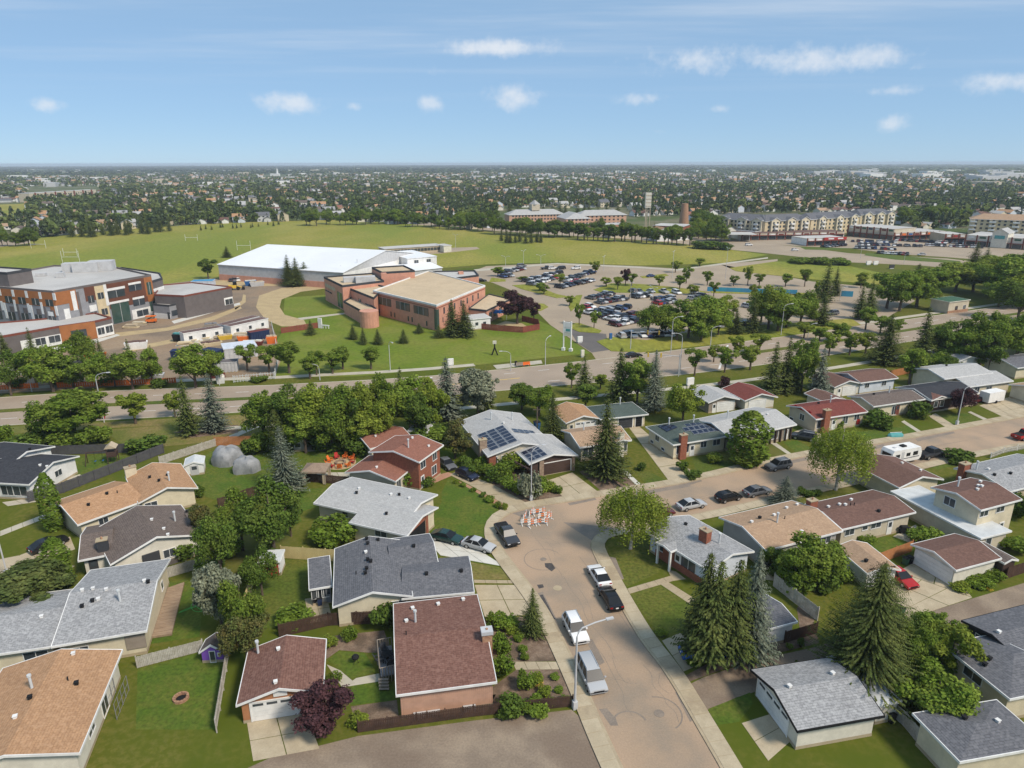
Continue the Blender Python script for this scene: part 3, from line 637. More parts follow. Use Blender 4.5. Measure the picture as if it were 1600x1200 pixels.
    def win(s, F, face, t, zc, w=1.4, h=1.1, kind='window', m='white', mull=True, pane='glass'):
        f, ln = s._face(F, face); P = F['P']; base = s.root.location; hw = w/2/ln; b = .07/ln
        def bar(mb, t0, t1, z0, z1, e0, e1):
            p = [f(t0, e1), f(t1, e1), f(t1, e0), f(t0, e0)]
            mb.hexa([P(*q, z0) for q in p], [P(*q, z1) for q in p])
        mb = MB(); z0, z1 = zc-h/2, zc+h/2
        if kind == 'window' or kind == 'patio_door':
            bar(mb, t-hw-b, t+hw+b, z1, z1+.08, -.02, .06); bar(mb, t-hw-b, t+hw+b, z0-.08, z0, -.02, .09)
            bar(mb, t-hw-b, t-hw, z0, z1, -.02, .06); bar(mb, t+hw, t+hw+b, z0, z1, -.02, .06)
            if mull and w > 1: bar(mb, t-b*.4, t+b*.4, z0, z1, -.02, .05)
            o = mb.build(kind, m, s.root, base); g = MB(); bar(g, t-hw, t+hw, z0, z1, -.01, .02); g.build('pane', pane, o, None) if False else None
            go = MB(); bar(go, t-hw, t+hw, z0, z1, -.01, .025); q = go.build('pane', pane, o, base)
            return o
        if kind == 'door':
            bar(mb, t-hw, t+hw, z0, z1, -.02, .06); o = mb.build('door', m, s.root, base)
            g = MB(); bar(g, t-hw*.6, t+hw*.6, zc+h*.05, zc+h*.4, .055, .075); g.build('pane', 'glass', o, base); return o
        if kind == 'garage':
            nrow = 4
            root = None; fr_ = MB(); bar(fr_, t-hw-2*b, t-hw, z0, z1+.12, -.02, .08); bar(fr_, t+hw, t+hw+2*b, z0, z1+.12, -.02, .08); bar(fr_, t-hw, t+hw, z1, z1+.12, -.02, .08)
            o = fr_.build('garage_door', 'white' if m != 'darkbrown' else 'white', s.root, base)
            for k in range(nrow):
                g = MB(); bar(g, t-hw, t+hw, z0+h*k/nrow+.012, z0+h*(k+1)/nrow-.012, -.01, .035); g.build('door_panel', m, o, base)
            if mull:
                for k in range(4):
                    g = MB(); c = t-hw+2*hw*(k+.5)/4; bar(g, c-hw*.19, c+hw*.19, z0+h*.80, z0+h*.93, .03, .045); g.build('pane', 'glass', o, base)
            return o
    def vent(s, F, *vs):
        """roof fittings: (along, up-depth, kind)"""
        for (x, d, k) in vs:
            X, Dp = F['L']*x, F['D']*d; z = F['zroof'](X, Dp); p = F['P'](X, Dp, z); mb = MB(); base = s.root.location
            if k == 'v': mb.box((p[0], p[1], z+.14), (.32, .32, .3), 0, .4); mb.box((p[0], p[1], z+.31), (.40, .40, .06), 0, .4); mb.build('roof_vent', 'black', s.root, base)
            elif k == 'w': mb.box((p[0], p[1], z+.12), (.30, .30, .24), 0, .4); mb.box((p[0], p[1], z+.25), (.38, .38, .05), 0, .4); mb.build('roof_vent', 'white', s.root, base)
            elif k == 'p': mb.tube([(p[0], p[1], z-.1), (p[0], p[1], z+1.3)], .12, 8); mb.tube([(p[0], p[1], z+1.3), (p[0], p[1], z+1.5)], [.2, .18], 8); mb.build('flue_pipe', 'metal', s.root, base)
            elif k == 's': mb.tube([(p[0], p[1], z-.1), (p[0], p[1], z+.45)], .06, 6); mb.build('vent_pipe', 'black', s.root, base)
    def chimney(s, F, x, d, w=.9, dp=.7, h=1.2, m='brick', ground=True):
        X, Dp = F['L']*x, F['D']*d; z = F['zroof'](min(max(X, 0), F['L']), min(max(Dp, 0), F['D'])); p = F['P'](X, Dp, 0); hd = math.atan2(F['u'].y, F['u'].x); base = s.root.location
        z0 = 0 if ground else z-.4; mb = MB(); mb.box((p[0], p[1], (z0+z+h)/2), (w, dp, z+h-z0), 0, hd); o = mb.build('chimney', m, s.root, base)
        c = MB(); c.box((p[0], p[1], z+h+.05), (w+.14, dp+.14, .12), 0, hd); c.build('chimney_cap', 'concrete_old', o, base)
        c = MB(); c.tube([(p[0], p[1], z+h+.1), (p[0], p[1], z+h+.4)], .13, 8); c.build('flue', 'brick_tan', o, base)
    def box(s, name, F, x0, x1, d0, d1, z0, z1, m):
        P = F['P']; mb = MB(); q = [(x0,d0),(x1,d0),(x1,d1),(x0,d1)]; mb.hexa([P(*c, z0) for c in q], [P(*c, z1) for c in q]); return mb.build(name, m, s.root, s.root.location)
    def solar(s, F, x0, x1, d0, d1, nx, ny, skip=()):
        """panels laid on the near slope; metres along the edge and up the depth"""
        P = F['P']; base = s.root.location; zf = F['zroof']
        for i in range(nx):
            for j in range(ny):
                if (i, j) in skip: continue
                g = .05; X0 = x0+(x1-x0)*(i+g)/nx; X1 = x0+(x1-x0)*(i+1-g)/nx; Y0 = d0+(d1-d0)*(j+g)/ny; Y1 = d0+(d1-d0)*(j+1-g)/ny
                q = [(X0,Y0),(X1,Y0),(X1,Y1),(X0,Y1)]; mb = MB()
                mb.hexa([P(*c, zf(*c)+.06) for c in q], [P(*c, zf(*c)+.11) for c in q]); o = mb.build('solar_panel', 'solar_frame', s.root, base)
                gl = MB(); e = .06; q = [(X0+e,Y0+e),(X1-e,Y0+e),(X1-e,Y1-e),(X0+e,Y1-e)]
                gl.hexa([P(*c, zf(*c)+.105) for c in q], [P(*c, zf(*c)+.118) for c in q]); gl.build('cell_face', 'solar', o, base)
# --- left court
h = House('white house with two black shingled gable roofs beside the dark grey fence')
F = h.blk('E', (-45,752), (45,757), ('r',110,723), 3.0, .25, 'r_black', 'white'); h.win(F,'r',.6,1.9,1.4,1.0); h.win(F,'f',.8,1.5,2.4,1.6,m='white'); h.win(F,'f',.55,1.5,2.0,1.6); h.vent(F,(.85,.4,'w'),(.99,.38,'w'))
F = h.blk('E', (-85,730), (0,738), ('r',52,706), 3.4, .25, 'r_black', 'white'); h.vent(F,(.95,.6,'v'))
h = House('cream house with a tan hip roof and long garage wing beside the grey hip house')
F = h.blk('G', (216,786), (309,762), ('c',148,756), 3.0, .32, 'r_tan', 'cream'); h.vent(F,(.44,.30,'v'),(.60,.25,'p'),(.62,.45,'v'),(.34,.55,'v')); h.chimney(F,.10,.96,1.6,1.0,1.3,'cream')
F = h.blk('E', (121,820), (228,781), ('r',99,788), 2.9, .26, 'r_tan', 'cream', sk='r'); h.vent(F,(.30,.30,'v'),(.62,.4,'v'),(.75,.35,'s')); h.win(F,'f',.35,1.8,1.2,.9)
h.win(h.fr[0],'f',.16,1.8,1.6,1.2)
h = House('cream gabled house with grey-brown shingles and a small brick-fronted porch')
F = h.blk('G', (172,882), (319,835), ('p',203,793), 3.0, .32, 'r_gbrown', 'pale'); h.vent(F,(.62,.2,'w'),(.56,.5,'w'),(.80,.45,'p'),(.62,.02,'w')[:3]); h.win(F,'f',.62,1.7,1.4,1.1); h.win(F,'f',.45,1.4,.9,1.9,'door','taupe'); h.box('porch_surround',F,3.6,5.6,.2,.45,0,2.6,'charcoal'); h.box('skirting',F,2.2,9.5,.38,.48,0,.8,'slate')
F = h.blk('E', (122,876), (172,880), ('r',107,840), 2.9, .25, 'r_gbrown', 'pale', hd=25, sk='rb'); h.win(F,'f',.35,1.3,1.0,2.0,'door','charcoal'); h.chimney(F,.75,.12,1.2,.9,1.4,'charcoal')
F = h.blk('E', (300,822), (329,813), 5.5, 2.8, .2, 'r_gbrown', 'pale', sk='lb'); h.vent(F,(.2,.7,'v'))
h = House('large cream house with broad light grey roof beside the plank deck')
F = h.blk('E', (80,1010), (229,985), ('r',244,906), 3.2, .22, 'r_grey', 'cream'); h.vent(F,(.20,.33,'v'),(.30,.37,'v'),(.36,.38,'w'),(.62,.33,'p'),(.14,.50,'w'),(.26,.50,'w'),(.42,.47,'w'),(.85,.50,'w'),(.9,.48,'v')); h.win(F,'r',.75,1.9,.9,1.0); h.win(F,'f',.22,1.6,1.6,1.2); h.box('balcony_recess',F,F['L']*.74,F['L']*.955,.40,.53,.9,2.9,'taupe')
F = h.blk('E', (-75,1032), (86,1009), ('r',0,962), 2.9, .2, 'r_grey', 'cream'); h.vent(F,(.72,.4,'w')); h.win(F,'f',.80,1.7,2.2,1.0)
h = House('house with wide tan shingled roof and cream walls beside the fire ring lawn')
F = h.blk('G', (-46.6,42.3,0), (-35.2,45.2,0), 13.2, 3.0, .22, 'r_tan', 'pale', hd=14.6, L=10.6); h.vent(F,(.42,.62,'p'),(.46,.50,'v'),(.68,.66,'s'),(.76,.62,'v'),(.62,.94,'w'),(.42,.34,'w')); h.win(F,'r',.3,1.8,1.5,1.1); h.win(F,'r',.6,1.2,1.6,2.0,'patio_door')
# --- centre left
h = House('brown roofed double garage with white door and attic vent', 'garage', 'garage')
F = h.blk('G', (369,1102), (505,1081), ('c',507,999), 2.5, .30, 'r_brown', 'orangewood', oh=.35); h.win(F,'f',.47,1.12,5.0,2.1,'garage','white'); h.vent(F,(.15,.85,'p'),(.42,.75,'w'),(.45,.12,'w')); h.box('attic_vent',F,F['L']*.42,F['L']*.58,.25,.36,2.55,3.2,'white')
h = House('house with big dark brown roof and pink vertical siding at the street corner')
F = h.blk('E', (619,1086), (776,1065), ('c',607,944), 3.1, .13, 'r_brown', 'pinkwood', oh=.35); h.vent(F,(.22,.88,'w'),(.52,.90,'w'),(.82,.93,'w'),(.24,.68,'p'),(.14,.70,'w'),(.13,.52,'s')); h.chimney(F,.985,.38,1.0,.8,.9,'brick_tan'); h.box('chimney_hood',F,F['L']*.985-.6,F['L']*.985+.6,F['D']*.38-.5,F['D']*.38+.5,4.6,5.0,'silver')
for t in (.22,.36,.72): h.box('planter_box',F,F['L']*t-.6,F['L']*t+.6,-.15,.3,.1,.55,'lightgrey')
mb = MB()
for i in range(46):
    x = .42+i*(F['L']-.84)/45; q = [(x-.02,.325),(x+.02,.325),(x+.02,.36),(x-.02,.36)]; mb.hexa([F['P'](*c,.35) for c in q],[F['P'](*c,2.95) for c in q])
tag(mb.build('siding_batten','pinkwood',h.root,h.root.location), kind='stuff')
# deck with rail west of it
dk = empty('deck', tuple(G(605,1050)), 'raised grey deck with railing and patio set beside the dark brown roof', 'deck')
c0, c1, c2, c3 = W([(590,1012),(612,1008),(616,1052),(594,1057)], .9); mb = MB(); mb.prism([c0,c1,c2,c3], .75, .9); mb.build('deck_floor', 'midgrey', dk, dk.location)
for a, b in ((c1,c0),(c0,c3),(c3,c2)):
    for k in range(6):
        p = a.lerp(b, k/5); mb = MB(); mb.box((p.x,p.y,.95),(.08,.08,1.9)); mb.build('post', 'taupe', dk, dk.location)
    mb = MB(); mb.tube([(a.x,a.y,1.9),(b.x,b.y,1.9)], .05, 4); mb.build('rail', 'taupe', dk, dk.location)
for k in range(4):
    p = c3.lerp(c2,.0)+(c3-c0).normalized()*(.15+.25*k); mb = MB(); mb.box((p.x+.3,p.y,.7-.17*k),(1.0,.3,.06)); mb.build('stair_tread','taupe',dk,dk.location)
h = House('cream house with cross-gabled dark grey shingled roof and glazed sunroom')
F = h.blk('G', (520,948), (645,931), ('p',582,837), 3.1, .28, 'r_dgrey', 'cream'); h.vent(F,(.50,.5,'v'),(.46,.55,'v'),(.44,.40,'v'),(.42,.33,'v'),(.44,.70,'w'),(.30,.38,'s'),(.47,.85,'v'),(.46,.95,'v'),(.62,.93,'v')); h.win(F,'f',.86,1.9,1.6,.9)
F1 = h.blk('E', (628,935), (741,925), ('r',735,886), 2.9, .22, 'r_dgrey', 'cream', sk='lb'); h.vent(F1,(.35,.42,'v'),(.85,.42,'v'))
F2 = h.blk('E', (612,895), (686,884), ('r',681,846), 3.0, .26, 'r_dgrey', 'cream', sk='lf'); h.vent(F2,(.55,.45,'v'))
F3 = h.blk('F', (483,921), (519,915), 6.2, 2.5, .06, 'r_dgrey', 'greywall', oh=.25); h.win(F3,'f',.25,1.6,1.1,1.2); h.win(F3,'f',.62,1.6,1.1,1.2); h.win(F3,'f',.88,1.2,.6,2.0,'door','midgrey'); h.win(F3,'l',.5,1.5,3.5,1.2)
h = House('cream house with broad light grey roof and an open brick-fronted garage')
F = h.blk('E', (490,786), (632,818), ('c',691,774), 3.2, .20, 'r_lgrey', 'cream'); h.vent(F,(.32,.40,'v'),(.30,.52,'w'),(.72,.60,'v'),(.65,.55,'w'),(.85,.55,'w')); h.win(F,'f',.32,2.2,.9,.8,pane='glass'); h.win(F,'r',.75,1.6,1.8,1.3)
F = h.blk('E', (545,816), (636,837), ('c',688,793), 3.0, .19, 'r_lgrey', 'cream', sk='lb'); h.vent(F,(.45,.35,'v')); h.win(F,'f',.52,2.0,1.8,.8); h.box('garage_opening',F,F['L']-.52,F['L']-.47,.9,5.6,0,2.4,'black'); h.box('brick_gable',F,F['L']-.53,F['L']-.46,.5,F['D']*.7,2.4,2.95,'brick'); h.box('brick_pier',F,F['L']-.8,F['L']-.40,.5,.9,0,2.9,'brick'); h.box('brick_pier',F,F['L']-.8,F['L']-.40,5.7,6.3,0,2.9,'brick')  # black slab on the wall: shade of the open garage put into colour
h = House('split-level brick house with rust brown gable roofs beside the paver path')
F = h.blk('G', (539,738), (618,752), ('c',656,725), 3.0, .24, 'r_rust', 'beige'); h.vent(F,(.55,.20,'w'),(.62,.75,'w'),(.40,.9,'v')); h.win(F,'r',.2,1.4,1.2,1.9); h.win(F,'r',.8,1.4,1.5,1.6)
F = h.blk('G', (576,706), (655,722), ('c',692,695), 5.3, .22, 'r_rust', 'brick'); h.vent(F,(.50,.75,'w'),(.62,.35,'p'),(.85,.7,'w')); h.win(F,'r',.2,4.1,1.4,1.3); h.win(F,'r',.75,4.1,1.2,1.4); h.win(F,'r',.7,1.7,1.4,1.5); h.win(F,'r',.15,1.2,1.0,2.1,'door','white')
h = House('brown roofed garage half hidden behind the columnar juniper', 'garage', 'garage')
F = h.blk('E', (578,701), (645,684), 7.5, 2.6, .22, 'r_rust', 'beige'); h.vent(F,(.3,.4,'w'))
h = House('grey sheet roofed open carport under the trees', 'carport', 'carport')
F = h.blk('F', (637,673), (668,675), 5.0, 2.6, .03, 'r_lgrey', None, oh=.2); [h.box('post',F,x-.08,x+.08,d-.08,d+.08,0,2.6,'taupe') for x in (.3,F['L']-.3) for d in (.3,4.7)]
# --- solar house and its neighbours
h = House('grey roofed house with rows of solar panels and brown garage door')
F = h.blk('G', (762,713), (862,692), 17.5, 3.0, .25, 'r_lgrey', 'beige', hd=20, L=12.5); h.solar(F,.9,5.9,1.2,9.0,3,6); h.chimney(F,.02,.20,1.3,.9,1.6,'stone'); h.vent(F,(.40,.75,'p'),(.72,.72,'p'),(.5,.55,'w')); h.solar(F,6.7,11.0,5.0,7.0,4,2)
h.win(F,'f',.30,1.7,2.6,1.5,pane='glass_green'); h.win(F,'f',.08,1.7,.9,1.4); h.box('brick_panel',F,.42,1.6,.38,.5,0,2.9,'brick'); h.box('brick_corner',F,.38,.5,.4,3.5,0,2.9,'brick')
F = h.blk('G', (827,725), (899,708), 10.0, 2.9, .22, 'r_lgrey', 'darkbrown', hd=23); h.solar(F,.4,3.6,.4,4.6,3,3); h.win(F,'f',.60,1.15,5.2,2.1,'garage','darkbrown',mull=False); h.box('brick_pier',F,F['L']*.22,F['L']*.22+.8,.2,.9,0,2.9,'stone'); h.box('brick_pier',F,F['L']-.9,F['L']-.4,.2,.9,0,2.9,'stone')
for (x, y) in ((796,716),(804,720),(812,724),(820,728)):
    a = G(x,y,2.6); b = G(x+12,y+9,2.5); mb = MB(); mb.box(((a.x+b.x)/2,(a.y+b.y)/2,2.55),((b-a).length,.12,.2),0,math.atan2(b.y-a.y,b.x-a.x)); mb.build('pergola_beam','darkbrown',h.root,h.root.location)
h = House('tan roofed house behind the tall pine with white chimney')
F = h.blk('E', (906,699), (1013,707), ('c',877,672), 3.0, .26, 'r_tan2', 'beige', hd=19); h.win(F,'f',.15,1.7,2.0,1.6); h.win(F,'f',.65,1.3,1.6,2.0); h.win(F,'f',.92,1.6,1.2,1.5); h.chimney(F,.80,.02,.9,.7,1.6,'pale'); h.vent(F,(.3,.6,'p'))
F = h.blk('G', (*F['P'](F['L']*.66,-.5,0),), (*F['P'](F['L']*.94,-.5,0),), 3.6, 3.2, .26, 'r_tan2', None, oh=.4, sk='b')
h = House('tan roofed cream double garage with arched white door behind the pine', 'garage', 'garage')
F = h.blk('G', (884,661), (932,648), 8.5, 2.6, .28, 'r_tan', 'cream', hd=19); h.win(F,'f',.6,1.1,4.2,2.1,'garage','white'); h.win(F,'f',.14,1.0,.9,2.0,'door','pale')
h = House('dark green hip roofed garage with black door', 'garage', 'garage')
F = h.blk('E', (938,655), (1008,643), 7.5, 2.7, .30, 'r_green', 'cream', hip=(2.5,2.5), hd=16); h.win(F,'f',.55,1.1,3.0,2.1,'garage','charcoal',mull=False); h.win(F,'f',.86,1.1,1.4,2.1,'garage','black',mull=False); h.vent(F,(.6,.6,'p'))
h = House('cream bungalow with green hip roof, solar panels and brick chimney')
F = h.blk('E', (1052,695), (1139,681), ('c',1006,667), 3.1, .28, 'r_green', 'cream', hip=(5.0,3.5)); h.solar(F,4.2,11.0,1.6,5.0,6,3,((0,2),(0,0)))
h.win(F,'f',.10,1.8,1.0,1.6); h.win(F,'f',.25,1.8,.9,1.6); h.win(F,'f',.36,1.2,1.0,2.1,'door','white'); h.win(F,'f',.58,2.0,1.2,1.1); h.win(F,'f',.84,2.0,1.5,1.1); h.win(F,'l',.35,2.0,1.2,1.0); h.win(F,'l',.6,.7,1.0,.5); h.win(F,'l',.15,.7,1.0,.5); h.chimney(F,.185,.03,1.3,.8,1.4,'brick'); h.vent(F,(.3,.75,'p'),(.7,.65,'p'))
P = F['P']; zf = F['zroof']
for i in range(3):
    for j in range(2):
        X, Dp = 1.6+j*1.15, 4.6+i*1.05; q = [(X,Dp),(X+1.05,Dp),(X+1.05,Dp+.95),(X,Dp+.95)]; mb = MB(); mb.hexa([P(*c,zf(*c)+.06) for c in q],[P(*c,zf(*c)+.12) for c in q]); mb.build('solar_panel','solar',h.root,h.root.location)
h = House('grey gabled house with dark posts along its porch and an SUV beside it')
F = h.blk('E', (1143,686), (1245,663), ('c',1110,650), 3.0, .24, 'r_lgrey', 'taupe'); [h.box('porch_post',F,F['L']*t-.1,F['L']*t+.1,.15,.4,0,2.9,'darkbrown') for t in (.55,.62,.7,.78,.86,.94)]; h.win(F,'f',.7,1.6,1.8,1.5); h.win(F,'f',.9,1.2,1.0,2.1,'door','white'); h.vent(F,(.8,.4,'w'),(.3,.6,'p'))
h = House('grey roofed garage with white door behind the leafy garden tree', 'garage', 'garage')
F = h.blk('G', (1107,629), (1153,622), 8.0, 2.6, .28, 'r_lgrey', 'taupe', hd=17); h.win(F,'f',.62,1.1,4.0,2.1,'garage','white',mull=False); h.win(F,'f',.2,1.0,.9,2.0,'door','white')
h = House('dark red roofed garage with cream gable and white door', 'garage', 'garage')
F = h.blk('G', (1164,626), (1211,618), 8.5, 2.6, .28, 'r_red', 'pale', hd=17); h.win(F,'f',.42,1.1,4.0,2.1,'garage','white',mull=False)
h = House('cream bungalow with dark red roof, red gable and brick chimney')
F = h.blk('E', (1275,655), (1356,643), ('c',1225,634), 3.1, .26, 'r_red', 'beige', hd=19); h.win(F,'l',.5,2.0,1.2,1.2); h.win(F,'l',.12,.7,1.0,.5); h.win(F,'f',.07,1.7,.9,1.5); h.win(F,'f',.38,1.2,1.0,2.1,'door','white'); h.win(F,'f',.62,1.8,1.2,1.5); h.win(F,'f',.86,2.0,1.2,1.1); h.box('red_shutter',F,F['L']*.84,F['L']*.90,.35,.48,.5,1.5,'red'); h.chimney(F,.19,.0,1.3,.9,1.6,'brick'); h.vent(F,(.62,.6,'p'),(.4,.62,'v'))
h.box('red_gable',F,.40,.47,F['D']*.22,F['D']*.78,3.35,3.9,'red'); h.box('red_soffit',F,F['L']*.14,F['L']*.50,.02,.47,2.75,2.88,'red')
h = House('cream bungalow with grey-brown roof between two round bushes')
F = h.blk('E', (1365,635), (1442,622), ('c',1337,617), 3.0, .26, 'r_gbrown', 'cream', hd=19); h.win(F,'f',.45,1.2,1.2,1.9); h.win(F,'f',.52,1.2,1.0,2.1,'door','redbrown'); h.vent(F,(.3,.6,'v'),(.6,.6,'p'))
h = House('dark brown house with black roof and small gable over white windows')
F = h.blk('E', (1455,625), (1524,612), 9.0, 3.0, .26, 'r_black', 'darkbrown', hd=19)
F = h.blk('G', (1456,626), (1486,616), 5.0, 2.9, .28, 'r_brown', 'darkbrown', hd=19, L=5.2); h.win(F,'f',.35,1.7,1.0,1.2); h.win(F,'f',.75,1.7,1.0,1.2)
h = House('pale house with two light grey gable roofs by the paved drive')
F = h.blk('E', (1516,604), (1600,600), 9.0, 3.0, .25, 'r_lgrey', 'cream', hd=18); h.win(F,'l',.4,1.8,1.2,1.2); h.win(F,'f',.2,1.8,1.4,1.2); h.win(F,'f',.5,1.2,1.6,2.0,'patio_door')
F = h.blk('E', (1476,592), (1560,585), 9.0, 4.0, .24, 'r_lgrey', 'cream', hd=18); h.win(F,'f',.3,2.6,1.4,1.1); h.vent(F,(.45,.6,'v'))
h = House('white garage with grey roof against the roadside trees', 'garage', 'garage')
F = h.blk('G', (1497,565), (1532,560), 9.0, 2.8, .25, 'r_grey', 'white', hd=19); h.win(F,'f',.5,1.1,4,2.1,'garage','white',mull=False)
h = House('brown roofed garage with grey siding under repair and a round dish', 'garage', 'garage')
F = h.blk('E', (1345,598), (1420,596), 8.0, 3.0, .26, 'r_brown2', 'bluewhite', hd=19); h.win(F,'f',.2,1.9,1.2,1.0); h.win(F,'f',.7,1.9,1.2,1.0)
h = House('small brown roofed cream garage behind the red roofed bungalow', 'garage', 'garage')
F = h.blk('G', (1304,605), (1343,597), 8.0, 2.6, .28, 'r_brown2', 'pale', hd=18); h.win(F,'f',.6,1.1,3.6,2.1,'garage','white',mull=False); h.win(F,'f',.2,1.0,.9,2.0,'door','white')
h = House('small tan roofed cream garage at the boulevard spruces', 'garage', 'garage')
F = h.blk('G', (1288,628), (1306,622), 6.0, 2.5, .28, 'r_brown2', 'cream', hd=18, L=5.5)
h = House('grey roofed house with white walls at the end of the street')
F = h.blk('E', (1590,575), (1680,560), 9.0, 3.0, .25, 'r_dgrey', 'cream', hd=18); F = h.blk('E', (1640,620), (1740,600), 9.0, 3.0, .25, 'r_tan2', 'cream', hd=18)
# --- inside of the bend
h = House('bluish white and brick house with light grey gable roof at the bend')
F = h.blk('E', (1009,830), (1108,892), ('c',1090,812), 3.0, .24, 'r_grey', 'bluewhite'); h.box('brick_base',F,1.6,F['L']-1,.40,.52,0,1.0,'brick'); h.win(F,'l',.55,2.0,1.6,.7); h.box('brick_base',F,.40,.52,.5,F['D']-1,0,.9,'brick'); h.win(F,'f',.22,1.9,.8,1.4,m='white'); h.box('brick_panel',F,F['L']*.27,F['L']*.45,.36,.5,0,2.8,'brick'); h.win(F,'f',.50,1.2,1.0,2.1,'door','white'); h.win(F,'f',.68,1.7,2.4,1.6); h.chimney(F,.62,.45,1.3,.9,1.5,'brick',False); h.vent(F,(.25,.55,'v'),(.55,.56,'v'),(.5,.62,'s'),(.75,.58,'p'))
F = h.blk('G', (*F['P'](F['L']*.26,-.9,0),), (*F['P'](F['L']*.50,-.9,0),), 4.0, 3.05, .2, 'r_grey', None, oh=.4, sk='b'); [h.box('porch_post',F,x,x+.25,.1,.35,0,3.0,'white') for x in (.1,F['L']-.35)]
F = h.blk('E', (1120,880), (1165,905), 8.0, 3.0, .22, 'r_grey', 'white', hd=-60, L=6) if False else F
h = House('white garage with worn dark shingles behind the tall spruces', 'garage', 'garage')
F = h.blk('E', (1188,986), (1246,971), ('c',1172,934), 2.6, .20, 'r_dgrey', 'white', oh=.3); h.vent(F,(.25,.7,'w'),(.5,.5,'w'))
h = House('taupe house with light tan roof between the bend house and brown house')
F = h.blk('E', (1197,860), (1317,829), ('c',1115,810), 3.2, .22, 'r_tan2', 'greywall'); h.vent(F,(.15,.55,'w'),(.30,.62,'v'),(.48,.60,'w'),(.40,.42,'p'),(.52,.45,'s'),(.75,.75,'w'),(.92,.78,'w'),(.55,.15,'w')); h.win(F,'f',.15,2.0,1.6,.7); h.win(F,'f',.85,2.0,1.6,.9)
h = House('beige house with dark brown roof and white back door beside the small lawn')
F = h.blk('E', (1316,827), (1431,800), ('c',1387,760), 3.1, .21, 'r_brown2', 'beige'); h.vent(F,(.30,.62,'w'),(.34,.55,'w'),(.38,.50,'s'),(.42,.48,'s'),(.52,.72,'w'),(.60,.20,'v'),(.15,.62,'w')); h.win(F,'f',.12,2.0,1.6,.9); h.win(F,'f',.34,2.1,.9,.6); h.win(F,'f',.50,2.1,1.8,.8); h.win(F,'f',.72,1.2,.95,2.1,'door','white'); h.chimney(F,.02,.80,1.3,.9,1.1,'brick',True)
h = House('long flat grey roofed wing against the brown two-storey house')
F = h.blk('F', (1533,841), (1576,827), ('c',1395,767), 2.8, 0.004, 'metal', 'beige', oh=.35, hd=19.5); h.win(F,'f',.35,1.6,1.0,1.2)
h = House('cream two-storey house with brown gable roof and flue pipe')
F = h.blk('E', (1533,797), (1597,780), ('c',1451,762), 5.5, .22, 'r_brown2', 'cream'); h.win(F,'l',.35,4.4,1.6,1.2); h.win(F,'f',.15,4.4,1.6,.8); h.win(F,'f',.6,4.4,1.6,.8); h.win(F,'f',.35,1.6,1.6,1.0); h.win(F,'f',.75,1.2,1.0,2.0,'door','white'); h.vent(F,(.35,.75,'p'),(.6,.55,'w'),(.62,.5,'w'),(.45,.45,'w'),(.85,.7,'w'))
F = h.blk('G', (1405,762), (1462,748), 9.0, 3.0, .26, 'r_brown2', 'cream', hd=19, L=9); h.vent(F,(.7,.6,'w'),(.8,.3,'w'))
h = House('grey roofed house with brick chimney near the white railing')
F = h.blk('E', (1578,768), (1680,742), ('c',1466,737), 3.1, .22, 'r_grey', 'tanwall'); h.vent(F,(.1,.4,'v'),(.18,.6,'w'),(.1,.72,'p'),(.3,.35,'v')); h.chimney(F,.03,.85,1.6,1.0,1.0,'brick',True); h.win(F,'f',.1,1.9,1.4,.9); h.win(F,'f',.35,1.9,1.4,.9)
h = House('white garage with brown roof beside the concrete parking pad', 'garage', 'garage')
F = h.blk('E', (1494,891), (1565,872), ('c',1416,852), 2.7, .24, 'r_brown2', 'pale', oh=.4); h.win(F,'l',.5,1.15,5.0,2.1,'garage','white',mull=False)
h = House('tan roofed garage with white door and red car beside it', 'garage', 'garage')
F = h.blk('G', (1355,896), (1399,890), ('p',1290,848), 2.5, .30, 'r_tan2', 'pale', oh=.35, hd=10, L=4.6); h.win(F,'f',.5,1.1,3.2,2.1,'garage','white',mull=False); h.box('gable_panel',F,.6,4.0,.25,.36,2.45,2.9,'darkbrown'); h.vent(F,(.25,.3,'v'))
h = House('grey roofed double garage with row of small door windows by the alley', 'garage', 'garage')
F = h.blk('E', (1246,1142), (1382,1118), ('r',1335,1057), 2.7, .26, 'r_grey', 'pale', fascia='black'); h.win(F,'l',.42,1.15,5.0,2.1,'garage','white'); h.vent(F,(.18,.50,'w'),(.78,.62,'w'))
h = House('white sheet roofed lean-to behind the grey double garage', 'shed', 'shed')
F = h.blk('F', (1372,1103), (1400,1098), 7.0, 2.4, -.02, 'metal', 'pale', oh=.2, hd=14, L=2.6)
h = House('black walled house with dark grey roof beside the alley')
F = h.blk('E', (1597,1033), (1700,1004), ('c',1500,970), 3.4, .2, 'r_dgrey', 'blackwall', fascia='blackwall'); h.win(F,'l',.3,2.3,1.5,.8); h.win(F,'l',.75,2.3,1.5,.8); h.vent(F,(.1,.5,'w'))
h = House('cream house with charcoal hip roof and white trim beside the black house')
F = h.blk('E', (1578,1092), (1660,1075), ('c',1496,1001), 3.2, .26, 'r_dgrey', 'cream', hip=(4.5,0)); h.win(F,'l',.45,2.1,2.0,.9); h.vent(F,(.2,.5,'v'),(.35,.55,'v'))
h = House('house with charcoal hip roof at the corner of the leafy yard')
F = h.blk('E', (1500,1190), (1640,1165), ('c',1503,1102), 3.2, .26, 'r_dgrey', 'cream', hip=(4,4)); h.vent(F,(.4,.65,'v'),(.7,.5,'w'))
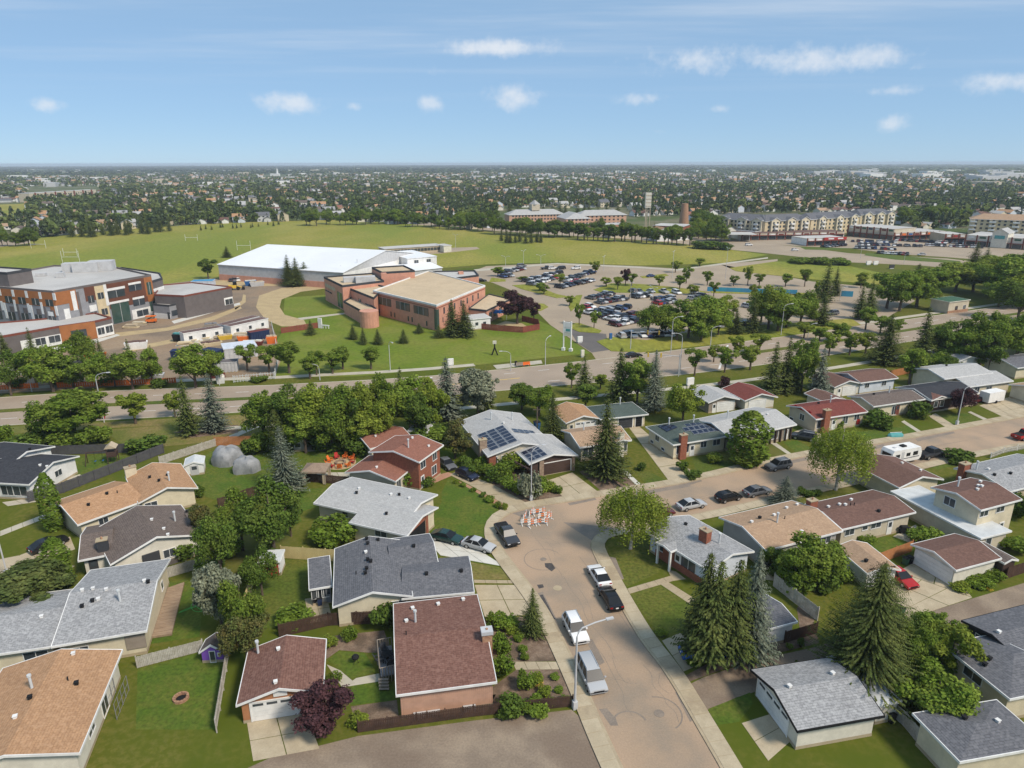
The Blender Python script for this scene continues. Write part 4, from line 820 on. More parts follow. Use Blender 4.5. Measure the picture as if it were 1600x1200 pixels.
# ---------------------------------------------------------------- large buildings
def poly_block(root, px, z, wall, roof, z0=0.0, cap='charcoal', par=.5, world=False, name='wall'):
    P = [Vector(p) for p in px] if world else W(px, z); n = len(P)
    if sum(P[i].x*P[(i+1)%n].y-P[(i+1)%n].x*P[i].y for i in range(n)) < 0: P = P[::-1]
    b = root.location; w_ = MB(); w_.prism(P, z0, z-.06); w_.build(name, wall, root, b)
    c = Vector((sum(p.x for p in P)/n, sum(p.y for p in P)/n))
    inn = [p+(c-p).normalized()*.45 for p in P]; r = MB(); r.face([(p.x, p.y, z-.04) for p in inn]); r.build('roof', roof, root, b)
    k = MB()
    for i in range(n):
        j = (i+1) % n; o0 = P[i]-(c-P[i]).normalized()*.06; o1 = P[j]-(c-P[j]).normalized()*.06
        k.hexa([(o0.x,o0.y,z-.25),(o1.x,o1.y,z-.25),(inn[j].x,inn[j].y,z-.25),(inn[i].x,inn[i].y,z-.25)], [(o0.x,o0.y,z+par),(o1.x,o1.y,z+par),(inn[j].x,inn[j].y,z+par),(inn[i].x,inn[i].y,z+par)])
    k.build('parapet', cap, root, b)
    return P
def facade(root, p0, p1, items):
    """pieces fixed to a wall that runs p0 -> p1 (seen from outside, left to right): (t0, t1, z0, z1, material, name, proud)"""
    u = (p1-p0); n = Vector((u.y, -u.x)).normalized()
    for it in items:
        t0, t1, z0, z1, m, nm = it[:6]; e = it[6] if len(it) > 6 else .08
        a = p0+u*t0; b = p0+u*t1; mb = MB()
        mb.hexa([(*(a+n*e), z0), (*(b+n*e), z0), (*(b-n*.05), z0), (*(a-n*.05), z0)], [(*(a+n*e), z1), (*(b+n*e), z1), (*(b-n*.05), z1), (*(a-n*.05), z1)])
        o = mb.build(nm, m, root, root.location)
        if nm == 'window' and (t1-t0)*u.length > 1.5 and len(it) < 8:
            k = max(2, round((t1-t0)*u.length/2.6)); L = (t1-t0)/k
            for i in range(1, k):
                f = MB(); c = p0+u*(t0+L*i); w_ = u.normalized()*.06
                f.hexa([(*(c-w_+n*(e+.05)), z0), (*(c+w_+n*(e+.05)), z0), (*(c+w_+n*e*.5), z0), (*(c-w_+n*e*.5), z0)], [(*(c-w_+n*(e+.05)), z1), (*(c+w_+n*(e+.05)), z1), (*(c+w_+n*e*.5), z1), (*(c-w_+n*e*.5), z1)])
                f.build('mullion', 'lightgrey', o, root.location)
# white arena
h = House('long white metal arena with brick base beside the brick community centre', 'arena', 'building')
F = h.blk('E', (339,413), (536,426), ('r',585,390), 7.0, .16, 'membrane', 'lightgrey', oh=.3, fascia='white'); h.box('brick_base',F,.2,F['L']-.3,.12,.34,0,2.6,'pinkbrick'); h.box('brick_base',F,F['L']-.34,F['L']-.12,.34,F['D']-.3,0,2.6,'pinkbrick')  # white metal walls, greyed in colour for the shaded long side
h.box('gable_cladding',F,F['L']-.3,F['L']-.2,.5,F['D']-.5,2.6,6.6,'white'); [h.win(F,'r',t,5.5,1.5,1.2) for t in (.15,.4,.75)]; h.vent(F,(.97,.2,'p'),(.9,.12,'w'))  # gable end painted whiter than the long wall, sunlight put into its colour
h = House('second white metal hall behind the arena', 'hall', 'building')
F = h.blk('F', (636,404), (683,400), ('c',585,396), 8.0, .01, 'membrane', 'white', oh=.2); h.win(F,'f',.3,6.2,2.2,1.4); h.win(F,'f',.72,6.2,2.2,1.4)
h = House('low grey and white metal wing behind the brick community centre', 'hall', 'building')
F = h.blk('E', (600,428), (692,418), 22, 4.6, .12, 'membrane', 'lightgrey', oh=.3); h.win(F,'r',.3,2.6,1.8,1.2); h.win(F,'r',.6,2.6,1.8,1.2); h.win(F,'f',.7,2.6,2.0,1.4); h.win(F,'f',.85,2.6,2.0,1.4)
# brick community centre
cc = empty('community_centre', tuple(G(660,505)), 'pink brick community centre with wide tan gravel roof and green glass windows', 'building')
Pm = W([(583,455),(682,478),(758,447),(670,424)], 8.0); P4 = poly_block(cc, Pm, 8.0, 'pinkbrick', 'roof_gravel', cap='white', par=.35, world=True)
a, b, c = Pm[0], Pm[1], Pm[2]
facade(cc, a, b, [(t0,t1,4.0,6.6,'glass_green','window',.10) for t0, t1 in ((.09,.30),(.38,.60),(.66,.88))]+[(t,t+.018,.8,2.4,'glass','window',.08) for t in (.08,.28,.34,.56,.62,.84)]+[(.02,.985,6.9,7.2,'brick','brick_course',.07)])
facade(cc, b, c, [(t,t+.012,2.0,3.6,'glass','window',.08) for t in (.10,.2,.3,.5,.62)]+[(t,t+.025,4.6,6.6,'glass','window',.08) for t in (.12,.22,.32,.45,.58,.7,.82)]+[(.0,.035,.4,6.8,'glass_green','window',.12),(.0,.99,7.0,7.3,'brick','brick_course',.07)])
facade(cc, a, b, [(.965,1.0,.4,6.8,'glass_green','window',.12)])
P1 = W([(506,434),(535,448),(600,440),(582,428)], 8.6); poly_block(cc, P1, 8.6, 'pinkbrick', 'roof_gravel', world=True)
facade(cc, P1[0], P1[1], [(.05,.40,3.9,4.3,'charcoal','window',.2),(.70,.95,.5,6.0,'glass_green','window',.10),(.05,.6,5.5,6.8,'tanwall','brick_relief',.05)])
P2 = W([(541,450),(584,467),(602,449),(560,440)], 7.2); poly_block(cc, P2, 7.2, 'pinkbrick', 'roof_gravel', world=True); facade(cc, P2[0], P2[1], [(.0,.12,3.8,6.0,'glass','window'),(.45,.55,3.2,5.2,'glass','window'),(.7,.9,3.4,4.6,'glass','window')])
P3 = W([(537,472),(572,491),(588,483),(552,464)], 4.2); poly_block(cc, P3, 4.2, 'pinkbrick', 'roof_gravel', world=True)
c = G(578,510); mb = MB(); mb.tube([(c.x,c.y,0),(c.x,c.y,5.2)], 3.0, 20); mb.build('round_tower', 'pinkbrick', cc, cc.location)
for px, z, wl, rf in [([(581,419),(631,416),(648,424),(597,427)], 10.5, 'pinkbrick', 'roof_gravel'), ([(676,425),(742,424),(748,431),(700,437)], 6.0, 'pinkbrick', 'roof_white')]:
    poly_block(cc, px, z, wl, rf)
P5 = W([(732,483),(760,486),(798,468),(764,460)], 4.2); poly_block(cc, P5, 4.2, 'pinkbrick', 'roof_gravel', world=True, par=.3); facade(cc, P5[1], P5[2], [(t,t+.10,1.2,3.2,'glass','window') for t in (.1,.3,.5,.7,.85)])
for (x, y, s_, z) in [(552,440,(7,3,1.8),8.6),(571,441,(7,3.5,2.2),8.6),(566,447,(3,2,1),7.2),(600,437,(2,2,2.5),8.6),(720,428,(2,2,1),6.0)]:
    p = G(x, y, z); mb = MB(); mb.box((p.x,p.y,z+s_[2]/2), s_, 0, .3); mb.build('rooftop_unit', 'lightgrey' if s_[0] > 2.5 else 'pinkbrick', cc, cc.location)
h = House('small white portable building beside the play yard', 'portable', 'building'); F = h.blk('F', (735,499), (768,491), 6.0, 3.6, .02, 'roof_white', 'white', oh=.2, hd=24, L=7); h.win(F,'f',.3,1.9,1.0,1.0); h.win(F,'f',.7,1.9,1.0,1.0)
# school under construction
sc = empty('school', tuple(G(140,510)), 'three-storey school with orange, brown and grey panels under construction', 'building')
Q = W([(-110,441),(83,457),(236,431),(178,418),(85,416),(40,424)], 13.5); poly_block(sc, Q, 13.5, 'greypanel', 'roof_white', world=True, cap='slate', par=.5)
la, lb, lc = Q[0], Q[1], Q[2]
it = [(0,1,9.0,13.4,'orangepanel','cladding_panel',.06)]
for k in range(7):
    t = .30+k*.105
    it += [(t,t+.055,9.2,11.2,'glass','window',.14), (t,t+.05,3.8,6.2,'glass','window',.14), (t+.058,t+.075,6.5,10.2 if k % 2 else 9.4,'white','cladding_panel',.12), (t-.03,t-.012,4.0,9.0,'white' if k % 2 else 'slate','cladding_panel',.10), (t+.062,t+.082,11.2,13.3,'white','cladding_panel',.12), (t+.02,t+.05,6.2,8.0,'slate','cladding_panel',.11)]
it += [(.93,.97,3.5,7.5,'white','cladding_panel',.12),(.955,.985,6.0,9.5,'orangepanel','cladding_panel',.10)]
facade(sc, la, lb, it)
it = [(.0,.12,9.5,13.4,'orangepanel','cladding_panel',.07),(.12,.20,7.2,13.4,'orangepanel','cladding_panel',.08),(.06,.11,2.0,8.0,'white','cladding_panel',.1),(.15,.19,7.0,13.0,'white','cladding_panel',.12),(.20,.225,4.0,12.5,'slate','cladding_panel',.1),
      (.28,.38,9.0,13.4,'brownpanel','cladding_panel',.07),(.30,.36,8.4,10.6,'glass','window',.14),(.30,.36,3.4,5.4,'glass','window',.14),(.30,.37,5.6,7.6,'white','cladding_panel',.1),
      (.38,.49,1.0,13.2,'yellowwall','insulation_panel',.07),(.40,.46,9.0,11.0,'glass','window',.14),(.41,.47,3.8,5.8,'glass','window',.14),(.47,.50,6.5,13.3,'white','cladding_panel',.12),
      (.50,.92,5.2,13.3,'brownpanel','cladding_panel',.07),(.50,.68,8.6,10.9,'glass','window',.16),(.50,.69,11.0,11.8,'white','cladding_panel',.14),(.51,.70,.3,6.6,'glass_green','window',.16),(.50,.71,6.7,7.4,'white','cladding_panel',.14),
      (.73,.87,9.6,11.6,'glass','window',.16),(.73,.87,11.7,12.4,'white','cladding_panel',.14),(.75,.88,4.6,6.6,'glass','window',.16),(.75,.88,6.7,7.4,'white','cladding_panel',.14),(.72,.93,.2,3.4,'white','cladding_panel',.1),(.77,.90,.8,2.8,'glass','window',.16),
      (.91,1.0,7.0,13.3,'orangepanel','cladding_panel',.09),(.93,.98,7.4,11.6,'glass_green','window',.16),(.93,.99,1.6,5.0,'glass_green','window',.16),(.92,1.0,5.0,7.0,'orangepanel','cladding_panel',.09),(.92,1.0,.0,1.6,'white','cladding_panel',.09)]
facade(sc, lb, lc, it)
poly_block(sc, [(-60,423),(11,428),(49,422),(-10,418)], 17.5, 'slate', 'roof_white', z0=13.2)
P6 = W([(172,424),(237,441),(254,436),(250,428),(190,419)], 11.0); poly_block(sc, P6, 11.0, 'slate', 'roof_white', world=True); facade(sc, P6[1], P6[2], [(0,1,7.5,8.6,'white','cladding_panel'),(0,1,3.5,4.8,'white','cladding_panel')])
P7 = W([(241,461),(287,463),(362,449),(300,442),(252,446)], 7.5); poly_block(sc, P7, 7.5, 'slate', 'roof_white', world=True, cap='redbrown', par=.3); facade(sc, P7[1], P7[2], [(.80,.99,1.6,4.2,'white','cladding_panel'),(.82,.98,1.7,3.6,'glass','window',.12)])
P8 = W([(239,476),(264,478),(287,473),(262,468)], 4.6); poly_block(sc, P8, 4.6, 'greypanel', 'roof_white', world=True, par=.3); facade(sc, P8[0], P8[1], [(0,1,0,1.8,'white','cladding_panel'),(.84,.98,.1,2.4,'glass','window',.12)]); facade(sc, P8[1], P8[2], [(.1,.9,1.0,2.8,'glass','window',.12)])
P9 = W([(-120,540),(0,527),(92,511),(148,503),(174,497),(150,490),(60,500),(-120,515)], 5.0); poly_block(sc, P9, 5.0, 'slate', 'roof_white', world=True, cap='redbrown', par=.35)
facade(sc, P9[2], P9[3], [(0,1,.1,5.2,'orangepanel','cladding_panel',.12),(.28,.72,1.0,3.4,'glass','window',.2)]); facade(sc, P9[3], P9[4], [(0,1,.0,3.4,'white','cladding_panel',.10),(.06,.44,.9,2.9,'glass','window',.18),(.54,.94,.9,2.9,'glass','window',.18)])
facade(sc, P9[1], P9[2], [(.3,1,.0,3.0,'white','cladding_panel',.10),(.55,.72,.9,2.8,'glass','window',.18),(.78,.98,.9,2.8,'glass','window',.18)])
for (x, y, s_) in [(113,424,(5,4,3)),(136,424,(8,4,3.2)),(160,422,(8,5,3.4)),(65,431,(3,2,1)),(95,433,(2.5,2,1.6))]:
    p = G(x, y, 13.5); mb = MB(); mb.box((p.x,p.y,13.5+s_[2]/2), s_, 0, .25); mb.build('rooftop_unit', 'lightgrey', sc, sc.location)
# apartments, care home, shops
def windows_row(h, F, face, nx, zs, w=1.5, hh=1.3, t0=.04, t1=.96):
    f, ln = h._face(F, face); P = F['P']
    for i in range(nx):
        t = t0+(t1-t0)*(i+.5)/nx
        for z in zs:
            mb = MB(); q = [f(t-w/2/ln,.08), f(t+w/2/ln,.08), f(t+w/2/ln,-.05), f(t-w/2/ln,-.05)]
            mb.hexa([P(*c, z-hh/2) for c in q], [P(*c, z+hh/2) for c in q]); mb.build('window', 'glass', h.root, h.root.location)
h = House('pale pink care home with long grey hip roofs and a cupola', 'care_home', 'building')
F = h.blk('E', (795,336), (905,339), 17, 8.5, .45, 'r_lgrey', 'pinkwood', hip=(8,8), hd=14); windows_row(h, F, 'f', 16, (2,4.8,7.4)); p = F['P'](F['L']*.5, F['D']/2, 0); mb = MB(); mb.box((p[0],p[1],14),(7,7,5),0,.3); mb.build('cupola','beige',h.root,h.root.location); mb = MB(); mb.tube([(p[0],p[1],16.4),(p[0],p[1],20)],[5,.3],4); mb.build('cupola_roof','r_lgrey',h.root,h.root.location)
F = h.blk('G', (884,342), (918,340), 24, 8.5, .40, 'r_lgrey', 'pinkwood', hip=(7,0), hd=14); windows_row(h, F, 'f', 6, (2,4.8,7.4)); windows_row(h, F, 'r', 7, (2,4.8,7.4))
F = h.blk('E', (905,337), (972,334), 17, 8.5, .45, 'r_lgrey', 'pinkwood', hip=(8,8), hd=14); windows_row(h, F, 'f', 10, (2,4.8,7.4))
h = House('cream four-storey apartment block with blue-grey roofs and stacked balconies', 'apartment_block', 'building')
for A, B, n in (((1118,341),(1196,346),11), ((1196,346),(1268,343),11), ((1268,343),(1345,338),12), ((1345,336),(1400,334),8)):
    F = h.blk('E', A, B, 18, 11.5, .42, 'r_dgrey', 'yellowwall', hip=(5,5)); windows_row(h, F, 'f', n, (2,4.8,7.6,10.2), 1.6, 1.5)
    for t in (.2,.55,.85):
        x = F['L']*t; F2 = h.blk('G', (*F['P'](x-4,-1.5,0),), (*F['P'](x+4,-1.5,0),), 9, 12.0, .45, 'r_dgrey', 'cream', oh=.4); windows_row(h, F2, 'f', 2, (2,4.8,7.6,10.2), 1.5, 1.5)
        for z in (3.2,6,8.8): h.box('balcony', F2, 2.6, 5.4, -1.1, .3, z, z+1.0, 'white')
h = House('tan apartment block with brown roof and white balconies above the shops', 'apartment_block', 'building')
F = h.blk('E', (1516,342), (1640,346), 18, 11, .4, 'r_tan2', 'yellowwall', hip=(8,8)); windows_row(h, F, 'f', 12, (2,4.8,7.6,10)); [h.box('balcony', F, F['L']*t-2, F['L']*t+2, -.9, .5, z, z+1, 'white') for t in (.05,.3,.6) for z in (3.2,6,8.8)]
def shops(label, A, B, D, z, wall, n, sign, roof='roof_white', hd=None):
    h = House(label, 'shop_row', 'building'); F = h.blk('F', A, B, D, z, .003, roof, wall, oh=.1, fascia='tanwall', hd=hd)
    for i in range(n):
        t = (i+.5)/n; w_ = F['L']/n
        h.box('shop_window', F, F['L']*t-w_*.38, F['L']*t+w_*.38, -.08, .15, .3, 2.8, 'glass'); h.box('pilaster', F, F['L']*i/n-.35, F['L']*i/n+.35, -.35, .15, 0, z+.3, 'redbrown'); h.box('fascia_sign', F, F['L']*t-w_*.28, F['L']*t+w_*.28, -.14, .15, z-1.7, z-.6, sign[i % len(sign)])
    h.box('canopy', F, .2, F['L']-.2, -1.4, .12, 3.0, 3.3, 'redbrown'); return h, F
shops('beige two-storey shop row with red-brown pilasters facing the car park', (1326,352), (1398,358), 24, 7.5, 'beige', 7, ['white','darkred','green','navy'])
shops('low beige shop row with red-brown canopy in the middle of the plaza', (1398,364), (1478,361), 22, 5.0, 'beige', 8, ['white','orange','blue','darkred'])
shops('low shop row with brick end tower at the far side of the plaza', (1478,366), (1510,366), 18, 5.5, 'tanwall', 3, ['white','red'])
h, F = shops('grey gabled supermarket front with brick piers', (1510,367), (1620,374), 30, 6.5, 'pale', 6, ['white','green','navy'])
F2 = h.blk('G', (*F['P'](F['L']*.38,-2,0),), (*F['P'](F['L']*.62,-2,0),), 14, 9.0, .6, 'r_lgrey', 'pale', oh=.3); h.box('shop_sign', F2, F2['L']*.2, F2['L']*.8, .1, .4, 5.5, 7.5, 'teal')
h, F = shops('white restaurant with long red fascia beside the plaza entrance', (1262,373), (1323,371), 16, 4.6, 'white', 5, ['white'])
h.box('red_fascia', F, F['L']*.42, F['L']*.99, -.5, .12, 3.4, 5.0, 'red'); h.box('fascia_letters', F, F['L']*.52, F['L']*.66, -.56, -.45, 3.8, 4.6, 'white'); h.box('fascia_letters', F, F['L']*.76, F['L']*.9, -.56, -.45, 3.8, 4.6, 'white')
shops('low brown shop row behind the restaurant', (1160,365), (1320,362), 16, 4.6, 'pale', 12, ['white','darkred','tanwall'], 'rooftar')
h = House('low grey service station with long flat canopy', 'service_station', 'building'); F = h.blk('F', (1120,366), (1200,374), 16, 5.0, .002, 'roof_white', None, oh=.2, fascia='white', hd=-6); [h.box('canopy_column', F, F['L']*t-.25, F['L']*t+.25, 7.5, 8.2, 0, 4.9, 'lightgrey') for t in (.15,.4,.65,.9)]; F = h.blk('F', (1128,358), (1180,362), 14, 5, .002, 'midgrey', 'taupe', oh=.2)
h = House('low brick church hall with pale flat roof beside the tower', 'church_hall', 'building'); F = h.blk('F', (1020,352), (1068,354), 20, 6, .01, 'roof_white', 'brick', oh=.3, fascia='lightgrey'); F = h.blk('F', (925,352), (985,350), 14, 5, .01, 'roof_white', 'pinkbrick', oh=.3, fascia='lightgrey')
b = G(1068,352); t = HT(b, 318); mb = MB(); mb.tube([(b.x,b.y,0),(b.x,b.y,t)], [4.2,2.6], 18); o = mb.build('brick_tower', 'brick_tan', None, (b.x,b.y)); o.location = (b.x,b.y,0); tag(o, 'round tapering brick tower beside the church hall', 'tower')
b = G(1010,362); t = HT(b, 301); r_ = empty('sign_tower', tuple(b), 'tall slender tower with white panels on brown legs', 'tower')
for dx, dy in ((-1.6,-1),(1.6,-1),(0,1.6)):
    mb = MB(); mb.tube([(dx,dy,0),(dx,dy,t*.62)], .35, 6); mb.build('leg', 'tanwall', r_)
mb = MB(); mb.box((0,0,t*.81),(4.2,3.0,t*.38)); mb.build('panel', 'pale', r_)
for k in range(4): mb = MB(); mb.box((0,-1.55,t*(.66+.09*k)),(4.3,.2,.5)); mb.build('panel_seam','tanwall',r_)
h = House('long low pavilion of joined portable classrooms on the playing field', 'pavilion', 'building'); F = h.blk('F', (600,389), (692,383), 10, 4.0, .01, 'roof_white', 'tanwall', oh=.3, fascia='lightgrey'); windows_row(h, F, 'f', 16, (2.2,), 1.8, 1.6); F = h.blk('F', (693,384), (706,383), 9, 4.2, .01, 'roof_white', 'pale', oh=.2)
h = House('small brown and cream utility building with flat green roof by the boulevard', 'utility_building', 'building'); F = h.blk('F', (1484,472), (1517,466), 7, 4.2, .01, 'green', 'beige', oh=.2, hd=24, L=11, fascia='pale'); h.win(F,'f',.4,1.3,1.4,2.2,'door','darkbrown'); h.win(F,'f',.8,1.6,1.4,1.6); h.box('brick_band',F,.1,F['L']-.1,.1,.25,0,1.0,'brick_tan')
h = House('long beige walk-up apartment block far across the west meadow', 'apartment_block', 'building')
F = h.blk('F', (45,302), (150,296), 16, 12, .0, 'roof_white', 'beige', oh=.2); windows_row(h, F, 'f', 24, (2.5,5.5,8.5), 2.4, 1.6); [h.box('stair_bay', F, F['L']*t-1.2, F['L']*t+1.2, -.6, .3, 0, 12.3, 'redbrown') for t in (.08,.22,.36,.5,.64,.78,.92)]
b = G(430,275); r_ = empty('white_church', tuple(b), 'white church with a tall spire far on the plain', 'church'); mb = MB(); mb.box((0,0,5),(36,16,10)); mb.build('wall','white',r_); mb = MB(); mb.tube([(10,0,9),(10,0,18),(10,0,34)],[4.5,3.6,.3],6); mb.build('spire','white',r_)
# construction site cabins and containers
def cabin(A, B, d, h_, wall, roof, label, nw=2, name='site_cabin'):
    h = House(label, name, 'cabin' if name == 'site_cabin' else 'container'); F = h.blk('F', A, B, d, h_, .005, roof, wall, oh=.05, fascia=wall)
    for i in range(nw): h.win(F, 'f', (i+.5)/nw, 1.8, 1.0, 1.0, 'window', 'white')
    if nw == 0:
        for i in range(8): h.box('corrugation', F, F['L']*(i+.25)/8, F['L']*(i+.75)/8, -.06, .1, .2, h_-.3, wall)
cabin((286,521), (348,511), 3.2, 3.4, 'white', 'rooftar', 'white site cabin with dark roof on the bare dirt', 3)
cabin((360,510), (419,497), 3.2, 3.4, 'white', 'rooftar', 'white site cabin with dark roof next to the lumber stacks', 3)
cabin((350,508), (405,494), 3.0, 3.2, 'lightgrey', 'rooftar', 'light grey site cabin behind the white ones', 2)
cabin((265,549), (291,548), 2.6, 2.8, 'navy', 'navy', 'navy blue shipping container behind the boulevard trees', 0, 'shipping_container')
cabin((337,549), (349,545), 5.0, 3.2, 'navy', 'navy', 'tall navy container beside the pale canopy roof', 0, 'shipping_container')
cabin((349,546), (402,540), 7, 3.2, 'lightgrey', 'bluewhite', 'pale blue roofed storage shelter in the yard', 0, 'shipping_container')
cabin((326,568), (370,565), 3, 2.8, 'lightgrey', 'slate', 'grey container with dark roof near the orange mesh', 0, 'shipping_container')
cabin((391,520), (421,515), 2.6, 2.8, 'navy', 'darkred', 'navy container with rust red roof beside the green lawn', 0, 'shipping_container')
cabin((298,440), (332,439), 5, 3.0, 'bluewhite', 'hoarding', 'pale blue shelter beside the dark gym wing', 0, 'shipping_container')
rr = random.Random(11)
for k, (x, y) in enumerate([(320,533),(335,530),(300,536),(345,528),(312,541),(290,540),(205,512),(218,508),(360,522),(375,526)]):
    p = G(x, y); root = empty('material_stack', tuple(p), 'low stack of yellow lumber and panels on the dirt yard', 'lumber stack', 'building material stacks')
    for j in range(4):
        mb = MB(); mb.box((rr.uniform(-.3,.3), rr.uniform(-.2,.2), .15+.3*j), (4.5-.4*j, 1.6, .28), 0, rr.uniform(0,.3)); mb.build('board_bundle', rr.choice(['yellowwall','tanwall','pale','teal' if k == 5 else 'beige']), root)

for k, (x, y, w_, h_, m) in enumerate([(385,532,5,1.4,'orange'),(400,530,4,1.6,'white'),(408,524,3,1.8,'teal'),(352,530,4,1.2,'yellow'),(330,540,6,1.0,'yellowwall'),(280,533,3,2.2,'black'),(214,545,6,2.0,'white'),(150,560,5,1.5,'orange'),(35,585,6,1.8,'white'),(100,588,4,1.2,'yellowwall'),(180,590,6,1.0,'pale'),(240,592,5,1.2,'lightgrey'),(392,446,5,2.0,'blue'),(402,447,6,1.8,'lightgrey'),(345,598,2,1.6,'white'),(395,540,6,1.2,'darkred'),(372,544,4,1.0,'white'),(425,536,3,2.0,'orange'),(330,512,4,1.2,'taupe')]):
    p = G(x, y); root = empty('site_bin', tuple(p), '%s container of materials on the building site' % dict(yellowwall='pale yellow', pale='cream', lightgrey='grey', darkred='dark red').get(m, m), 'container', 'site material containers', rr.uniform(0,.6))
    mb = MB(); mb.hexa([(-w_*.42,-.9,0),(w_*.42,-.9,0),(w_*.42,.9,0),(-w_*.42,.9,0)],[(-w_*.5,-1.1,h_),(w_*.5,-1.1,h_),(w_*.5,1.1,h_),(-w_*.5,1.1,h_)]); mb.build('body', m, root)
    mb = MB(); [mb.box((w_*(i-1)*.28, rr.uniform(-.3,.3), h_+.15), (w_*.3, 1.2, .4), 0, rr.uniform(-.4,.4)) for i in range(3)]; mb.build('load', rr.choice(['tanwall','pale','midgrey','teal','rooftar']), root)
for pts in [[(180,520),(260,512),(330,495),(375,478),(378,482),(335,500),(262,517),(184,526)], [(190,545),(270,530),(300,528),(300,532),(270,536),(195,551)], [(365,478),(378,470),(380,460),(384,461),(384,472),(368,484)]]: sheet('wheel_track', pts, 'gravel', .03)
sheet('kerb_slab', [(170,526),(182,522),(188,524),(150,536),(85,548),(80,544)], 'concrete_new', .05); sheet('kerb_slab', [(268,502),(362,476),(374,473),(376,476),(300,498),(272,506)], 'concrete_new', .05)
# ---------------------------------------------------------------- vegetation
mat('leaf', (0.146,0.225,0.026), (0.217,0.280,0.044), .35, .8, detail=2, island=.40, trans=0.4, rnd=.16, spec=.15)
mat('leaf_dark', (0.097,0.160,0.024), (0.144,0.200,0.034), .35, .8, detail=2, island=.40, trans=0.36, rnd=.12, spec=.15)
mat('leaf_light', (0.213,0.280,0.032), (0.270,0.320,0.048), .35, .8, detail=2, island=.38, trans=0.42, rnd=.12, spec=.15)
mat('leaf_grey', (0.22, 0.24, 0.155), (0.27, 0.285, 0.19), .35, .8, detail=2, island=.35, trans=0.3, spec=.15)
mat('leaf_autumn', (.135,.115,.036), (.100,.130,.034), .35, .8, detail=2, island=.4, trans=.25, spec=.15)
mat('leaf_purple', (.050,.022,.026), (.075,.034,.036), .5, .8, detail=2, island=.45, trans=.15, rnd=.15, spec=.15)
mat('leaf_cedar', (0.113,0.185,0.022), (0.152,0.215,0.032), .8, .85, detail=2, island=.35, trans=0.25, spec=.1)
mat('needle', (0.068, 0.094, 0.024), (0.11, 0.128, 0.036), .6, .85, detail=2, island=.45, trans=0.14, rnd=.18, spec=.1)
mat('needle_blue', (0.12, 0.148, 0.104), (0.17, 0.188, 0.136), .6, .85, detail=2, island=.40, trans=0.14, rnd=.15, spec=.1)
mat('needle_far', (0.052, 0.076, 0.036), (0.078, 0.102, 0.044), .05, .9, detail=2, island=.45, spec=.1)
mat('leaf_far', (0.078, 0.112, 0.03), (0.13, 0.155, 0.044), .02, .9, detail=3, island=.45, spec=.1)
mat('flower_mix', (.45,.40,.10), (.50,.42,.38), 2, .8, island=.4)
mat('flower_yellow', (.70,.48,.03), (.62,.40,.04), 2, .8, island=.3)
mat('flower_pink', (.38,.05,.20), (.5,.12,.3), 2, .8, island=.3)
def quads_mesh(name, V, mats):
    V = np.asarray(V, dtype=np.float32); n = len(V); me = bpy.data.meshes.new(name)
    k = V.shape[1]; me.vertices.add(n*k); me.vertices.foreach_set('co', V.reshape(-1)); me.loops.add(n*k); me.loops.foreach_set('vertex_index', np.arange(n*k, dtype=np.int32))
    me.polygons.add(n); me.polygons.foreach_set('loop_start', np.arange(0, n*k, k, dtype=np.int32)); me.polygons.foreach_set('loop_total', np.full(n, k, dtype=np.int32))
    me.materials.append(MATS[mats]); me.update(calc_edges=True); return me
def unit(a): return a/np.maximum(1e-6, np.linalg.norm(a, axis=1, keepdims=True))
def leafquads(rng, C, Nrm, size, jit=.7, asp=.75):
    """one kite-shaped leaf clump at each centre, facing roughly along its normal"""
    n = len(C); nn = unit(Nrm+rng.normal(0, jit, (n, 3))); t = unit(np.cross(nn, rng.normal(0, 1, (n, 3)))); b = np.cross(nn, t)
    s = (size*rng.uniform(.6, 1.35, n))[:, None]
    return np.stack([C-t*s, C-b*s*asp+nn*s*.2, C+t*s, C+b*s*asp+nn*s*.2], 1)
def crown_broad(seed, nl=18, leaves=5000, size=.30, shape=(3.2, 3.2, 3.8), zc=6.0, gap=.25, lobr=(1.0, 1.7), vase=False):
    """round-headed crown, 10 m tall prototype, leaves gathered in lobes with gaps between them"""
    rng = np.random.default_rng(seed); L = []; A = []
    for k in range(nl):
        d = unit(rng.normal(0, 1, (1, 3)))[0]; d[2] = d[2]*.9+.08; rr = rng.uniform(.40, 1.12)
        if vase:
            z = 3.0+6.2*rng.random()**.8; rad = (.35+2.5*((z-3.0)/6.2)**.8)*(1 if z < 8 else 1-.45*(z-8)); a_ = rng.uniform(0, 6.28); q_ = math.sqrt(rng.random()); L.append(np.array([math.cos(a_)*rad*q_, math.sin(a_)*rad*q_, z])); A.append(rng.uniform(*lobr)*(.65+.35*(z-3)/6)); continue
        L.append(np.array([0, 0, zc])+d*np.array(shape)*rr*.80); A.append(rng.uniform(*lobr)*(1.15-.35*rr))
    w_ = np.array(A)**2; w_ /= w_.sum(); idx = rng.choice(nl, leaves, p=w_); L = np.array(L); A = np.array(A)
    d = unit(rng.normal(0, 1, (leaves, 3))); d[:, 2] = np.where(d[:, 2] < -.3, d[:, 2]*.5, d[:, 2]); d = unit(d)
    r = A[idx]*(rng.uniform(.35, 1.0, leaves)**.5)*rng.normal(1, .12, leaves)*np.where(rng.random(leaves) < .07, rng.uniform(1.05, 1.45, leaves), 1.0)
    C = L[idx]+d*r[:, None]; Nn = d+np.array([0, 0, .45])+.35*unit(C-np.array([0, 0, zc]))
    return leafquads(rng, C, Nn, size), L
